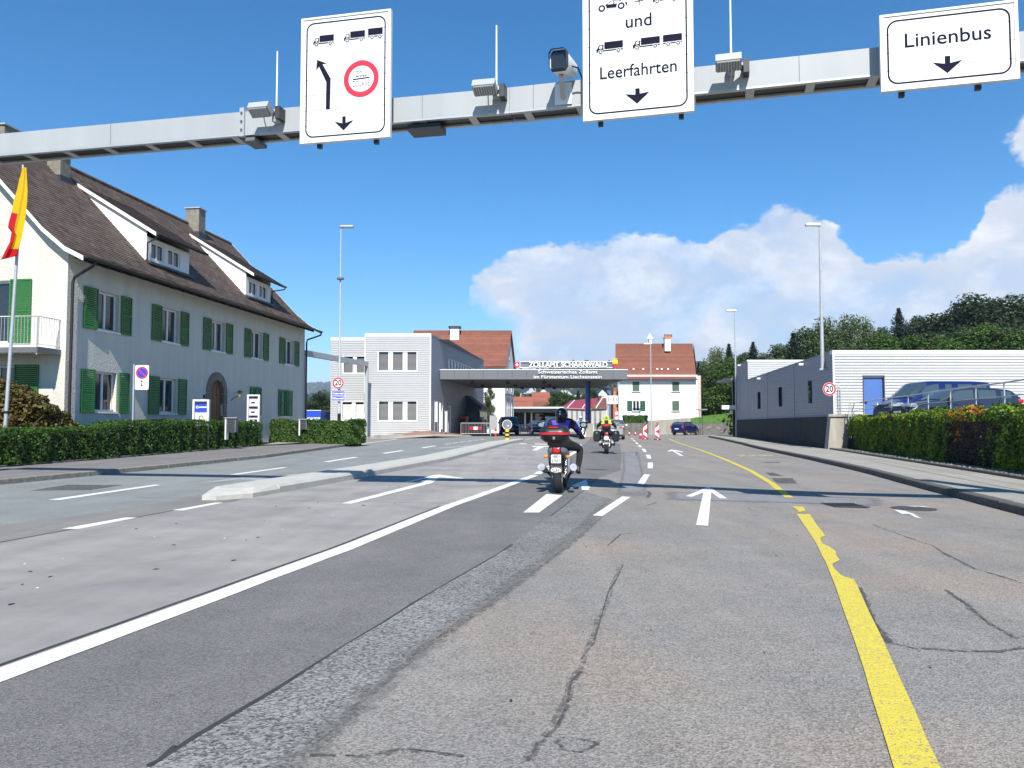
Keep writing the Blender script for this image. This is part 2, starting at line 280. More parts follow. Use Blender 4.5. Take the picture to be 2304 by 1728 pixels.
# ---------------------------------------------------------------- mesh building
class MB:
    def __init__(s): s.v = []; s.f = []; s.m = []; s.s = []; s.T = None
    def add(s, vs, fs, mi=0, sm=False):
        b = len(s.v)
        if s.T is not None: vs = [tuple(s.T @ Vector(v)) for v in vs]
        s.v += [tuple(v) for v in vs]
        for f in fs: s.f.append([b + i for i in f]); s.m.append(mi); s.s.append(sm)
        return s
    def poly(s, pts, mi=0): return s.add(pts, [list(range(len(pts)))], mi)
    def hexa(s, a, b, mi=0):
        """a: 4 bottom points ccw, b: 4 top points"""
        return s.add(list(a) + list(b), [(3, 2, 1, 0), (4, 5, 6, 7), (0, 1, 5, 4), (1, 2, 6, 5), (2, 3, 7, 6), (3, 0, 4, 7)], mi)
    def box(s, x0, x1, y0, y1, z0, z1, mi=0):
        return s.hexa([(x0, y0, z0), (x1, y0, z0), (x1, y1, z0), (x0, y1, z0)], [(x0, y0, z1), (x1, y0, z1), (x1, y1, z1), (x0, y1, z1)], mi)
    def pbox(s, pl, u0, u1, z0, z1, d0, d1, mi=0):
        p = pl.pt; return s.hexa([p(u0, z0, d0), p(u1, z0, d0), p(u1, z0, d1), p(u0, z0, d1)], [p(u0, z1, d0), p(u1, z1, d0), p(u1, z1, d1), p(u0, z1, d1)], mi)
    def rbox(s, x0, x1, y0, y1, z0, z1, r, mi=0, ax='z'):
        """rounded box: rounded outline in xy (ax z) with chamfered top and bottom"""
        def ring(z, ins):
            o = []; rr = max(.001, r - ins * .5)
            for cx, cy, a0 in ((x1 - r, y1 - r, 0), (x0 + r, y1 - r, 90), (x0 + r, y0 + r, 180), (x1 - r, y0 + r, 270)):
                for k in range(5):
                    a = radians(a0 + k * 22.5); q = max(.0, r - ins)
                    o.append((cx + q * cos(a), cy + q * sin(a), z))
            return o
        c = min(r * .6, (z1 - z0) * .35)
        s.loft([ring(z0, c), ring(z0 + c, 0), ring(z1 - c, 0), ring(z1, c)], True, True, mi, True); return s
    def loft(s, rings, closed=True, caps=False, mi=0, sm=True):
        n = len(rings[0]); b = []
        for r in rings: b += list(r)
        fs = []
        for i in range(len(rings) - 1):
            for j in range(n if closed else n - 1):
                k = (j + 1) % n; fs.append((i * n + j, i * n + k, (i + 1) * n + k, (i + 1) * n + j))
        s.add(b, fs, mi, sm)
        if caps: s.add(rings[0], [list(range(n))[::-1]], mi); s.add(rings[-1], [list(range(n))], mi)
        return s
    def tube(s, pts, r, n=8, mi=0, caps=True, sm=True):
        pts = [Vector(p) for p in pts]; rs = r if isinstance(r, (list, tuple)) else [r] * len(pts); rings = []
        up = None
        for i, p in enumerate(pts):
            d = (pts[min(i + 1, len(pts) - 1)] - pts[max(i - 1, 0)]).normalized()
            if up is None: up = Vector((0, 0, 1)) if abs(d.z) < .9 else Vector((0, 1, 0))
            a = d.cross(up).normalized(); bb = a.cross(d).normalized(); up = bb
            rings.append([tuple(p + (a * cos(2 * pi * k / n) + bb * sin(2 * pi * k / n)) * rs[i]) for k in range(n)])
        return s.loft(rings, True, caps, mi, sm)
    def beam(s, p, q, w, h, mi=0):
        """rectangular bar from p to q, width w (horizontal), height h"""
        p = Vector(p); q = Vector(q); d = (q - p).normalized(); a = d.cross(Vector((0, 0, 1)))
        a = a.normalized() if a.length > .01 else Vector((1, 0, 0)); b = a.cross(d).normalized(); o = []
        for c in (p, q): o.append([tuple(c + a * (w / 2 * i) + b * (h / 2 * j)) for i, j in ((-1, -1), (1, -1), (1, 1), (-1, 1))])
        return s.add(o[0] + o[1], [(3, 2, 1, 0), (4, 5, 6, 7), (0, 1, 5, 4), (1, 2, 6, 5), (2, 3, 7, 6), (3, 0, 4, 7)], mi)
    def disc(s, c, nrm, r, n=24, mi=0, t=0.0, sx=1.0):
        c = Vector(c); w = Vector(nrm).normalized(); a = w.cross(Vector((0, 0, 1)))
        a = a.normalized() if a.length > .01 else Vector((1, 0, 0)); b = a.cross(w)
        ring = [c + (a * cos(2 * pi * k / n) * sx + b * sin(2 * pi * k / n)) * r for k in range(n)]
        if t: return s.loft([[tuple(p) for p in ring], [tuple(p + w * t) for p in ring]], True, True, mi, False)
        return s.poly([tuple(p) for p in ring], mi)
    def ringd(s, c, nrm, r0, r1, n=32, mi=0):
        c = Vector(c); w = Vector(nrm).normalized(); a = w.cross(Vector((0, 0, 1))).normalized(); b = a.cross(w)
        rr = [[tuple(c + (a * cos(2 * pi * k / n) + b * sin(2 * pi * k / n)) * r) for k in range(n)] for r in (r0, r1)]
        return s.loft(rr, True, False, mi, False)
    def ball(s, c, rx, ry=None, rz=None, n=16, m=10, mi=0):
        ry = ry or rx; rz = rz or rx; rings = []
        for i in range(1, m):
            a = pi * i / m; rings.append([(c[0] + rx * sin(a) * cos(2 * pi * k / n), c[1] + ry * sin(a) * sin(2 * pi * k / n), c[2] - rz * cos(a)) for k in range(n)])
        return s.loft(rings, True, True, mi, True)
    def lathe(s, c, prof, n=20, mi=0):
        return s.loft([[(c[0] + r * cos(2 * pi * k / n), c[1] + r * sin(2 * pi * k / n), c[2] + z) for k in range(n)] for r, z in prof], True, True, mi, True)
    def extr(s, poly, d, mi=0):
        """solid from a polygon (3D points) swept by vector d"""
        p = [Vector(q) for q in poly]; q = [a + Vector(d) for a in p]; n = len(p)
        s.add([tuple(a) for a in p + q], [list(range(n))[::-1], [n + i for i in range(n)]] + [(i, (i + 1) % n, n + (i + 1) % n, n + i) for i in range(n)], mi); return s
    def mesh(s, name, mats, off=(0, 0, 0)):
        me = bpy.data.meshes.new(name); ox, oy, oz = off
        me.from_pydata([(a - ox, b - oy, c - oz) for a, b, c in s.v], [], s.f)
        for m in (mats if isinstance(mats, (list, tuple)) else [mats]): me.materials.append(m)
        me.polygons.foreach_set('material_index', s.m); me.polygons.foreach_set('use_smooth', s.s); me.update(); return me
    def build(s, name, mats, parent=None, label=None, kind=None, fix=True):
        """vertices are in world coordinates unless the parent chain is marked local"""
        off = (0, 0, 0)
        if parent is not None and not parent.get('_loc'): off = parent.get('_org', (0, 0, 0))
        me = s.mesh(name, mats, off)
        if fix:
            bm = bmesh.new(); bm.from_mesh(me); bmesh.ops.recalc_face_normals(bm, faces=bm.faces); bm.to_mesh(me); bm.free()
        o = bpy.data.objects.new(name, me); SC.collection.objects.link(o)
        if parent is not None:
            o.parent = parent; o['_org'] = tuple(off)
            if parent.get('_loc'): o['_loc'] = 1
        if label: o['label'] = label
        if kind: o['kind'] = kind
        return o
def thing(name, label, cat, loc=(0, 0, 0), group=None, local=False, rz=0.0):
    o = bpy.data.objects.new(name, None); SC.collection.objects.link(o); o.empty_display_size = .2
    o.location = loc; o.rotation_euler = (0, 0, rz); o['label'] = label; o['category'] = cat
    o['_org'] = tuple(loc)
    if local: o['_loc'] = 1
    if group: o['group'] = group
    return o
def tag(o, label, cat, group=None):
    o['label'] = label; o['category'] = cat
    if group: o['group'] = group
    return o
def kids(o): return [c for c in bpy.data.objects if c.parent is o]
def dup(root, loc, rz=None, label=None, scale=None):
    def cp(o, par):
        c = o.copy(); SC.collection.objects.link(c)
        if par is not None: c.parent = par
        for k in kids(o): cp(k, c)
        return c
    r = cp(root, None); r.location = loc
    if rz is not None: r.rotation_euler = (0, 0, rz)
    if scale is not None: r.scale = scale if isinstance(scale, tuple) else (scale,) * 3
    if label: r['label'] = label
    return r
def text_mesh(txt, size, bold=0.0, sx=1.0, sp=1.0):
    c = bpy.data.curves.new('t', 'FONT'); c.body = txt; c.size = size; c.align_x = 'CENTER'; c.align_y = 'CENTER'; c.offset = bold; c.space_character = sp; c.resolution_u = 3
    o = bpy.data.objects.new('t', c); SC.collection.objects.link(o); dg = bpy.context.evaluated_depsgraph_get()
    me = bpy.data.meshes.new_from_object(o.evaluated_get(dg)); vs = [(v.co.x * sx, v.co.y) for v in me.vertices]; fs = [tuple(p.vertices) for p in me.polygons]
    bpy.data.objects.remove(o); bpy.data.meshes.remove(me); return vs, fs
def text(mb, txt, size, fn, mi=0, bold=0.0, sx=1.0, cx=0.0, cy=0.0, sp=1.0, width=None):
    """fn maps (u, v) of the text plane to a 3D point"""
    vs, fs = text_mesh(txt, size, bold, sx, sp)
    if width:
        w = max(v[0] for v in vs) - min(v[0] for v in vs); k = width / w; vs = [(a * k, b) for a, b in vs]
    mb.add([fn(cx + a, cy + b) for a, b in vs], fs, mi)
def leaves(name, P, Nn, size, mats, parent=None, mi=None, aspect=.6, kind=None, jit=.6):
    """many small leaf blades at points P facing roughly Nn (numpy arrays)"""
    n = len(P); size = np.asarray(size) * np.ones(n)
    Nn = Nn + RNG.normal(0, jit, (n, 3)); Nn /= np.linalg.norm(Nn, axis=1)[:, None] + 1e-9
    A = RNG.normal(0, 1, (n, 3)); A -= (A * Nn).sum(1)[:, None] * Nn; A /= np.linalg.norm(A, axis=1)[:, None] + 1e-9
    B = np.cross(Nn, A); s = size[:, None]
    V = np.stack([P - A * s * .5, P + B * s * aspect * .5 + A * s * .08, P + A * s * .5 - Nn * s * .12, P - B * s * aspect * .5 + A * s * .08], 1).reshape(-1, 3)
    if parent is not None and not parent.get('_loc'): V = V - np.array(parent.get('_org', (0, 0, 0)))
    me = bpy.data.meshes.new(name); me.vertices.add(4 * n); me.vertices.foreach_set('co', V.ravel().astype('f'))
    me.loops.add(4 * n); me.loops.foreach_set('vertex_index', np.arange(4 * n, dtype='i'))
    me.polygons.add(n); me.polygons.foreach_set('loop_start', np.arange(0, 4 * n, 4, dtype='i')); me.polygons.foreach_set('loop_total', np.full(n, 4, 'i'))
    for m in (mats if isinstance(mats, (list, tuple)) else [mats]): me.materials.append(m)
    if mi is not None: me.polygons.foreach_set('material_index', np.asarray(mi, 'i'))
    me.update(calc_edges=True)
    o = bpy.data.objects.new(name, me); SC.collection.objects.link(o)
    if parent is not None:
        o.parent = parent
        if parent.get('_loc'): o['_loc'] = 1
    if kind: o['kind'] = kind
    return o
# walls with openings and siding -------------------------------------------------
def wall_holes(mb, pl, u0, u1, z0, z1, holes, depth=.16, mi=0, d=0.0):
    us = sorted(set([u0, u1] + [h[0] for h in holes] + [h[1] for h in holes])); zs = sorted(set([z0, z1] + [h[2] for h in holes] + [h[3] for h in holes]))
    us = [u for u in us if u0 <= u <= u1]; zs = [z for z in zs if z0 <= z <= z1]
    for a, b in zip(us, us[1:]):
        for c, e in zip(zs, zs[1:]):
            mu, mz = (a + b) / 2, (c + e) / 2
            if any(h[0] < mu < h[1] and h[2] < mz < h[3] for h in holes): continue
            mb.poly([pl.pt(a, c, d), pl.pt(b, c, d), pl.pt(b, e, d), pl.pt(a, e, d)], mi)
    for h in holes: reveal(mb, pl, h, depth, mi, d)
def reveal(mb, pl, h, depth, mi=0, d=0.0):
    a, b, c, e = h[:4]; p = pl.pt
    mb.poly([p(a, c, d), p(a, e, d), p(a, e, d - depth), p(a, c, d - depth)], mi); mb.poly([p(b, c, d), p(b, e, d), p(b, e, d - depth), p(b, c, d - depth)], mi)
    mb.poly([p(a, e, d), p(b, e, d), p(b, e, d - depth), p(a, e, d - depth)], mi); mb.poly([p(a, c, d), p(b, c, d), p(b, c, d - depth), p(a, c, d - depth)], mi)
def siding(mb, pl, u0, u1, z0, z1, holes=(), pitch=.15, proud=.035, mi=0, base=None):
    """horizontal corrugated boards as real ribs; base(u)->z lower limit"""
    n = max(1, round((z1 - z0) / pitch)); p = pl.pt; pz = (z1 - z0) / n
    for k in range(n):
        a = z0 + k * pz; b = a + pz; mid = a + pz * .5
        segs = [(u0, u1)]
        for h in holes:
            if h[2] < mid < h[3]:
                ns = []
                for s0, s1 in segs:
                    if h[1] <= s0 or h[0] >= s1: ns.append((s0, s1)); continue
                    if h[0] > s0: ns.append((s0, h[0]))
                    if h[1] < s1: ns.append((h[1], s1))
                segs = ns
        for s0, s1 in segs:
            if base and max(base(s0), base(s1)) > b: 
                # clip against sloping ground line
                m = 8; cells = [(s0 + (s1 - s0) * i / m, s0 + (s1 - s0) * (i + 1) / m) for i in range(m)]; cells = [c for c in cells if base((c[0] + c[1]) / 2) < b]
                if not cells: continue
                s0, s1 = cells[0][0], cells[-1][1]
            r = [(a, 0), (a + pz * .32, 0), (a + pz * .325, proud), (a + pz * .93, proud), (b, 0)]
            vs = []
            for z, d in r: vs += [p(s0, z, d), p(s1, z, d)]
            mb.add(vs, [(2 * i, 2 * i + 1, 2 * i + 3, 2 * i + 2) for i in range(4)], mi)
def window(pl, u0, u1, z0, z1, parent, inset=.14, fr=.07, mull=1, mf=None, mg=None, sill=True, curtain=False, transom=None, name='window'):
    mf = mf or m_trim; mb = MB(); d1 = -inset; d0 = -inset - .06
    mb.pbox(pl, u0, u0 + fr, z0, z1, d0, d1); mb.pbox(pl, u1 - fr, u1, z0, z1, d0, d1); mb.pbox(pl, u0 + fr, u1 - fr, z0, z0 + fr, d0, d1); mb.pbox(pl, u0 + fr, u1 - fr, z1 - fr, z1, d0, d1)
    w = (u1 - u0)
    for k in range(mull):
        c = u0 + w * (k + 1) / (mull + 1); mb.pbox(pl, c - fr * .7, c + fr * .7, z0 + fr, z1 - fr, d0, d1 + .01)
    if transom: mb.pbox(pl, u0 + fr, u1 - fr, transom - .03, transom + .03, d0, d1 + .004)
    f = mb.build(name, mf, parent)
    for k in range(mull + 1):
        a = u0 + w * k / (mull + 1) + fr * .6; b = u0 + w * (k + 1) / (mull + 1) - fr * .6
        MB().pbox(pl, a, b, z0 + fr * .6, z1 - fr * .6, -inset - .045, -inset - .03).build('pane', mg or m_glass, f)
    if curtain:
        c = MB(); nn = 9
        for a, b in ((u0 + fr, u0 + w * .28), (u1 - w * .28, u1 - fr)):
            r0 = [pl.pt(a + (b - a) * i / nn, z0 + fr, -inset - .10 - .025 * (i % 2)) for i in range(nn + 1)]; r1 = [(x, y, z1 - fr) for x, y, z in r0]
            c.loft([r0, r1], False, False, 0, True)
        c.build('curtain', m_curt, f, fix=False)
    if sill: MB().pbox(pl, u0 - .06, u1 + .06, z0 - .07, z0, -inset, .07).build('sill', m_plaster2, f)
    return f
def shutter(pl, u0, u1, z0, z1, parent, mat, slats=16, d=.03, tilt=0.0):
    mb = MB(); e = .05
    # tilt swings the free edge off the wall
    P2 = Pl(pl.pt(u0, 0, d)[:2], pl.U); P2.N = pl.N
    if tilt:
        a = tilt; c, s = cos(a), sin(a); U = pl.U * c + pl.N * s; P2 = Pl(pl.pt(u0 if a > 0 else u0, 0, d)[:2], U); P2.N = (pl.N * c - pl.U * s)
    w = u1 - u0
    mb.pbox(P2, 0, e, z0, z1, 0, .04); mb.pbox(P2, w - e, w, z0, z1, 0, .04); mb.pbox(P2, e, w - e, z0, z0 + e * 1.4, 0, .04); mb.pbox(P2, e, w - e, z1 - e * 1.2, z1, 0, .04)
    mm = (z0 + z1) / 2; mb.pbox(P2, e, w - e, mm - .03, mm + .03, 0, .038)
    for k in range(slats):
        z = z0 + e * 1.4 + (z1 - z0 - e * 2.8) * (k + .5) / slats; h = (z1 - z0) / slats * .62
        p = P2.pt; mb.hexa([p(e, z - h / 2, .030), p(w - e, z - h / 2, .030), p(w - e, z - h / 2 - .002, .036), p(e, z - h / 2 - .002, .036)], [p(e, z + h / 2, .004), p(w - e, z + h / 2, .004), p(w - e, z + h / 2, .012), p(e, z + h / 2, .012)])
    return mb.build('shutter', mat, parent)
def courses(mb, fn, prof, u0, u1, step=.19, th=.03, mi=0, tw=None, clip=None):
    """tiled slope: prof = [(w, z)...] from eave to ridge, fn(u, w, z)->point; each course a lapped slab with an uneven nose"""
    pts = []; L_ = 0; acc = [0]
    for a, b in zip(prof, prof[1:]): L_ += sqrt((a[0] - b[0]) ** 2 + (a[1] - b[1]) ** 2); acc.append(L_)
    def pos(s):
        s = min(max(s, 0), L_)
        for i in range(len(prof) - 1):
            if s <= acc[i + 1] + 1e-9:
                t = (s - acc[i]) / (acc[i + 1] - acc[i]); return (prof[i][0] + (prof[i + 1][0] - prof[i][0]) * t, prof[i][1] + (prof[i + 1][1] - prof[i][1]) * t)
        return prof[-1]
    n = int(L_ / step)
    tw = tw or (u1 - u0)
    for k in range(n + 1):
        s0 = k * step; s1 = min(L_, s0 + step * 1.05)
        if s1 - s0 < .02: break
        (w0, z0), (w1, z1) = pos(s0), pos(s1); m = max(1, int((u1 - u0) / tw)); off = (k % 2) * .5
        cuts = sorted(set([u0] + [u0 + (i + off) * tw for i in range(1, m)] + [u1]))
        for a, b in zip(cuts, cuts[1:]):
            t = th * random.uniform(.75, 1.3)
            mb.add([fn(a, w0, z0 + t), fn(b, w0, z0 + t), fn(b, w1, z1 + .004), fn(a, w1, z1 + .004), fn(a, w0, z0 - .01), fn(b, w0, z0 - .01)], [(0, 1, 2, 3), (4, 5, 1, 0)], mi)
def gsheet(name, Lp, Rp, mat, h, nx=6, step=1.0, kind='structure', fade=None):
    """a surface draped on the ground between two ground polylines"""
    def res(P):
        P = [Vector(p) for p in P]; ls = [0]
        for a, b in zip(P, P[1:]): ls.append(ls[-1] + (b - a).length)
        return P, ls
    PL, lL = res(Lp); PR, lR = res(Rp); n = max(2, int(max(lL[-1], lR[-1]) / step))
    def ev(P, ls, t):
        s = t * ls[-1]
        for i in range(len(P) - 1):
            if s <= ls[i + 1] + 1e-9: return P[i].lerp(P[i + 1], (s - ls[i]) / max(1e-9, ls[i + 1] - ls[i]))
        return P[-1]
    rows = []
    for i in range(n + 1):
        a = ev(PL, lL, i / n); b = ev(PR, lR, i / n); r = []
        for j in range(nx + 1):
            q = a.lerp(b, j / nx); r.append((q.x, q.y, H(q.x, q.y) + h))
        rows.append(r)
    mb = MB(); mb.loft(rows, False, False, 0, False); o = mb.build(name, mat, kind=kind, fix=False)
    if fade:
        at_ = o.data.attributes.new('fade', 'FLOAT', 'POINT'); vals = []
        for i in range(n + 1):
            e_ = max(0, 1 - min(i, n - i) / max(1, n * .12)) if fade == 'B' else 0
            for j in range(nx + 1): s_ = j / nx; f_ = max(0, (s_ - .45) / .55) if fade == 'R' else abs(2 * s_ - 1) ** 3; vals.append(max(f_, e_))
        at_.data.foreach_set('value', vals)
    return o
def mark(name, polys, mat, h=.014, dz=0.0, kind='structure'):
    mb = MB()
    for P in polys:
        q = [G(*p, dz) for p in P]; mb.poly([(x, y, H(x, y) + h + dz) for x, y in q])
    return mb.build(name, mat, kind=kind, fix=False)
def gline(name, pts, width, mat, h=.014, rag=0.0, kind='structure', step=.5, world=False, mb=None):
    """a painted line or crack along ground points given in pixels (or world)"""
    P = [Vector(p if world else G(*p)) for p in pts]; Q = []
    for a, b in zip(P, P[1:]):
        n = max(1, int((b - a).length / step)); Q += [a.lerp(b, i / n) for i in range(n)]
    Q.append(P[-1]); own = mb is None; mb = mb or MB(); l = []; r = []
    for i, q in enumerate(Q):
        d = (Q[min(i + 1, len(Q) - 1)] - Q[max(0, i - 1)]).normalized(); nn = Vector((-d.y, d.x)); w = (width(i / len(Q)) if callable(width) else width) * .5
        off = nn * random.uniform(-rag, rag) * 1.5
        a = q + off + nn * (w * (1 + random.uniform(-rag, rag) * 8)); b = q + off - nn * (w * (1 + random.uniform(-rag, rag) * 8))
        l.append((a.x, a.y, H(a.x, a.y) + h)); r.append((b.x, b.y, H(b.x, b.y) + h))
    mb.loft([l, r], False, False, 0, False)
    return mb.build(name, mat, kind=kind, fix=False) if own else mb
# ---------------------------------------------------------------- ground
def axis(fine0, fine1, step, far0, far1):
    a = list(np.arange(fine0, fine1 + .001, step)); s = step; v = a[-1]
    while v < far1: s *= 1.35; v += s; a.append(min(v, far1))
    s = step; v = a[0]; pre = []
    while v > far0: s *= 1.35; v -= s; pre.append(max(v, far0))
    return pre[::-1] + a
def gridsheet(name, xs, ys, fz, mat):
    v = [(x, y, fz(x, y)) for y in ys for x in xs]; n = len(xs)
    f = [(j * n + i, j * n + i + 1, (j + 1) * n + i + 1, (j + 1) * n + i) for j in range(len(ys) - 1) for i in range(n - 1)]
    me = bpy.data.meshes.new(name); me.from_pydata(v, [], f); me.materials.append(mat); me.polygons.foreach_set('use_smooth', [True] * len(f)); me.update()
    o = bpy.data.objects.new(name, me); SC.collection.objects.link(o); o['kind'] = 'structure'; return o
def bumpn(x, y, s): return sin(x / s * 1.3 + 1.7) * cos(y / s + .6) + .5 * sin(x / s * 2.9 + y / s * 1.7)
def Hfar(x, y):
    z = H(x, y) - .12
    # wooded rise on the right, behind the white building
    z += sst(y, 74, 165) * sst(x, 24, 105) * 15
    # village slope and ridge straight ahead
    z += sst(y, 260, 1500) * 82 * sst(x, -700, 60) * (1 + .10 * bumpn(x, y, 210))
    z += sst(y, 1500, 4200) * 90 * sst(x, -900, 200)
    # far blue ridge on the left
    z += sst(y, 3200, 5200) * 235 * (1 - sst(x, -1100, -300)) * (1 + .12 * bumpn(x, y, 700))
    return z
gridsheet('ground', axis(-40, 60, 4, -9000, 9000), axis(-20, 240, 5, -3000, 9000), Hfar, m_field)
gridsheet('road', list(np.arange(-34, -4, 1)) + list(np.arange(-4, 12, .4)) + list(np.arange(12, 42.01, 1)), list(np.arange(-16, 1, 1)) + list(np.arange(1, 60, .5)) + list(np.arange(60, 122.01, 1)), H, m_road)

def ext(P, n=14, end=False):
    P = [Vector(p) for p in P]
    if end: P.append(P[-1] + (P[-1] - P[-2]).normalized() * n)
    else: P.insert(0, P[0] + (P[0] - P[1]).normalized() * n)
    return P
KL = ext([G(0, 1091), G(300, 1062), G(600, 1030), G(797, 1002)], 22)
B1 = ext([G(0, 1181), G(237, 1153), G(490, 1107)], 14)
B2 = ext([G(0, 1221), G(104, 1202), G(380, 1151), G(535, 1126)], 14)
IB = [Vector(G(*p)) for p in [(535, 1126), (834, 1072), (904, 1058), (1011, 1037), (1160, 996)]]
WL = ext([G(*p) for p in [(0, 1521), (770, 1237), (1011, 1139), (1203, 1070), (1299, 1014), (1334, 982)]], 12)
J1 = ext([G(*p) for p in [(333, 1728), (442, 1657), (613, 1553), (780, 1450), (988, 1325), (1150, 1226), (1240, 1162), (1311, 1105.6), (1344, 1076), (1396, 1058), (1399, 1024), (1395, 1000)]], 6)
J2p = [(665, 1728), (697, 1694), (811, 1585), (936, 1470), (1092, 1366), (1150, 1327), (1306, 1207), (1354, 1164), (1378, 1131)]
J2 = ext([G(*p) for p in [(665, 1728), (697, 1694), (811, 1585), (936, 1470), (1092, 1366), (1150, 1327), (1306, 1207), (1354, 1164), (1378, 1131)]], 6)
gsheet('road_lane_left', KL + [Vector((-7.4, 46)), Vector((-4, 62))], B1 + IB[1:] + [Vector((3.5, 62))], m_left, .002, 12)
gsheet('road_seam_strip', B1 + [Vector(G(540, 1098))], B2, m_seam, .004, 4)
gsheet('road_lane_concrete', B2 + IB[1:], WL[:-1], m_conc, .003, 12)
gsheet('road_lane_dark', WL, J1, m_dark, .002, 8)
gsheet('road_lane_coarse', J1[:-4], [q + Vector((.22, -.05)) for q in J2], m_coarse, .0038, 10, fade='R')
gsheet('road_patch', [G(1396, 1015), G(1396, 1058), G(1372, 1131)], [G(1440, 1013), G(1452, 1060), G(1470, 1131)], m_new, .0038, 10, fade='B')
gsheet('road_patch', [G(1470, 1104), G(1700, 1109), G(2012, 1119)], [G(1470, 1127), G(1778, 1135), G(2016, 1143)], m_new, .0038, 10, step=.3, fade='B')
# painted markings --------------------------------------------------------------
HM = .0065
gline('lane_line_white', WL[:-1] if False else WL[:5], .20, m_white, HM, .004, world=True)
wl = WL[4:]
mb = MB()
for a, b in ((.03, .10), (.125, .19), (.215, .29), (.31, .98)):
    gline('', [wl[0].lerp(wl[1], a), wl[0].lerp(wl[1], b)], .2, None, HM, 0, world=True, mb=mb)
mb.build('lane_line_white', m_white, kind='structure', fix=False)
Z5 = lambda x, y: (1240 + x * .20796, 960 + y * .20796)
Z7 = lambda x, y: (600 + x * .31646, 960 + y * .31646)
Z6 = lambda x, y: (x * .31646, 960 + y * .31646)
Z8 = lambda x, y: (1600 + x * .31826, 960 + y * .31826)
ZB = lambda x, y: (1150 + x * .5217, 1150 + y * .5217)
ZA = lambda x, y: (x * .52, 1200 + y * .52)
ZM = lambda x, y: (1190 + x / 7.212, 900 + y / 7.212)
mark('lane_dash', [[(1177, 1154), (1213, 1154), (1266, 1115), (1230, 1112)], [(1333.6, 1160.7), (1355.4, 1162), (1418.9, 1119), (1400, 1117.5)],
    [(1432.4, 1090.4), (1449, 1091.4), (1462.5, 1068), (1449, 1067.7)], [(1456.9, 1054), (1468.8, 1054.6), (1468.8, 1041), (1458, 1041)],
    [(1456.3, 1031.8), (1465.8, 1032.4), (1463, 1024), (1453, 1023.6)], [(1448.4, 1016.6), (1455.9, 1017.4), (1451, 1010.3), (1442.8, 1009.9)],
    [(1438.6, 1006.2), (1445, 1006.6), (1441.3, 1001.6), (1434.9, 1001.2)], [Z5(922, 188), Z5(948, 190), Z5(934, 172), Z5(908, 171)],
    [Z5(895, 160), Z5(920, 162), Z5(905, 148), Z5(882, 147)], [Z5(870, 137), Z5(897, 138), Z5(880, 127), Z5(858, 126)]], m_white, HM)
mark('road_arrow', [[Z5(1568, 1070), Z5(1698, 1078), Z5(1733, 713), Z5(1648, 713)], [Z5(1455, 755), Z5(1705, 650), Z5(1648, 713), Z5(1525, 762)], [Z5(1705, 650), Z5(1733, 713), Z5(1648, 713)], [Z5(1705, 650), Z5(1905, 780), Z5(1825, 778), Z5(1733, 713)]], m_white, HM)
mark('road_arrow', [[Z5(1255, 268), Z5(1302, 248), Z5(1335, 266), Z5(1308, 262), Z5(1275, 271)], [Z5(1302, 248), Z5(1428, 270), Z5(1420, 278), Z5(1335, 266)], [Z5(1308, 262), Z5(1335, 264), Z5(1435, 316), Z5(1398, 317)]], m_white, HM)
mark('road_arrow', [[ZM(700, 1390), ZM(930, 1295), ZM(958, 1375), ZM(850, 1390), ZM(740, 1425)], [ZM(850, 1390), ZM(958, 1375), ZM(1003, 1425), ZM(970, 1430), ZM(985, 1465), ZM(860, 1465)]], m_white, HM)
mark('road_arrow', [[Z7(530, 548), Z7(605, 550), Z7(1175, 403), Z7(1110, 400)], [Z7(1110, 400), Z7(1175, 403), Z7(1225, 362), Z7(1160, 362)], [Z7(970, 398), Z7(1025, 396), Z7(1160, 362), Z7(1190, 345)], [Z7(1160, 362), Z7(1225, 362), Z7(1230, 342), Z7(1190, 345)], [Z7(1225, 362), Z7(1390, 372), Z7(1400, 368), Z7(1230, 342)]], m_white, HM)
mark('road_arrow', [[Z7(1885, 139), Z7(2010, 137), Z7(2015, 143), Z7(1895, 145)], [Z7(1930, 144), Z7(1975, 144), Z7(1920, 170), Z7(1885, 170)]], m_white, HM)
mark('stop_line', [[Z7(1795, 118), Z7(1850, 120), Z7(1850, 124), Z7(1800, 123)], [Z7(1908, 121), Z7(2240, 129), Z7(2240, 135), Z7(1908, 126)]], m_white, HM)
mark('lane_dash', [[Z6(340, 522), Z6(425, 524), Z6(1145, 417), Z6(1100, 414)], [Z6(1630, 342), Z6(1690, 342), Z6(2045, 292), Z6(2010, 290)], [Z7(400, 250), Z7(440, 252), Z7(655, 219), Z7(620, 217)], [Z7(815, 190), Z7(850, 192), Z7(980, 171), Z7(950, 169)], [Z7(1092, 150), Z7(1120, 152), Z7(1212, 138), Z7(1190, 136)]], m_white, HM)
mark('road_arrow', [[Z6(1380, 405), Z6(1850, 344), Z6(1965, 344), Z6(1800, 366), Z6(1600, 388)], [Z6(1800, 366), Z6(2212, 329), Z6(2212, 338), Z6(1840, 372), Z6(1700, 385), Z6(1720, 376)], [Z6(1720, 388), Z6(1830, 371), Z6(1945, 370), Z6(1950, 377)]], m_faint, HM)
mark('road_arrow', [[Z7(1170, 152), Z7(1290, 145), Z7(1330, 150), Z7(1300, 154)], [Z7(1290, 145), Z7(1480, 132), Z7(1500, 134), Z7(1330, 150)]], m_faint, HM)
mark('edge_dash', [[Z6(440, 729), Z6(560, 731), Z6(975, 649), Z6(890, 649)], [Z6(1220, 597), Z6(1300, 599), Z6(1590, 543), Z6(1530, 542)]], m_white, HM)
mb = MB()
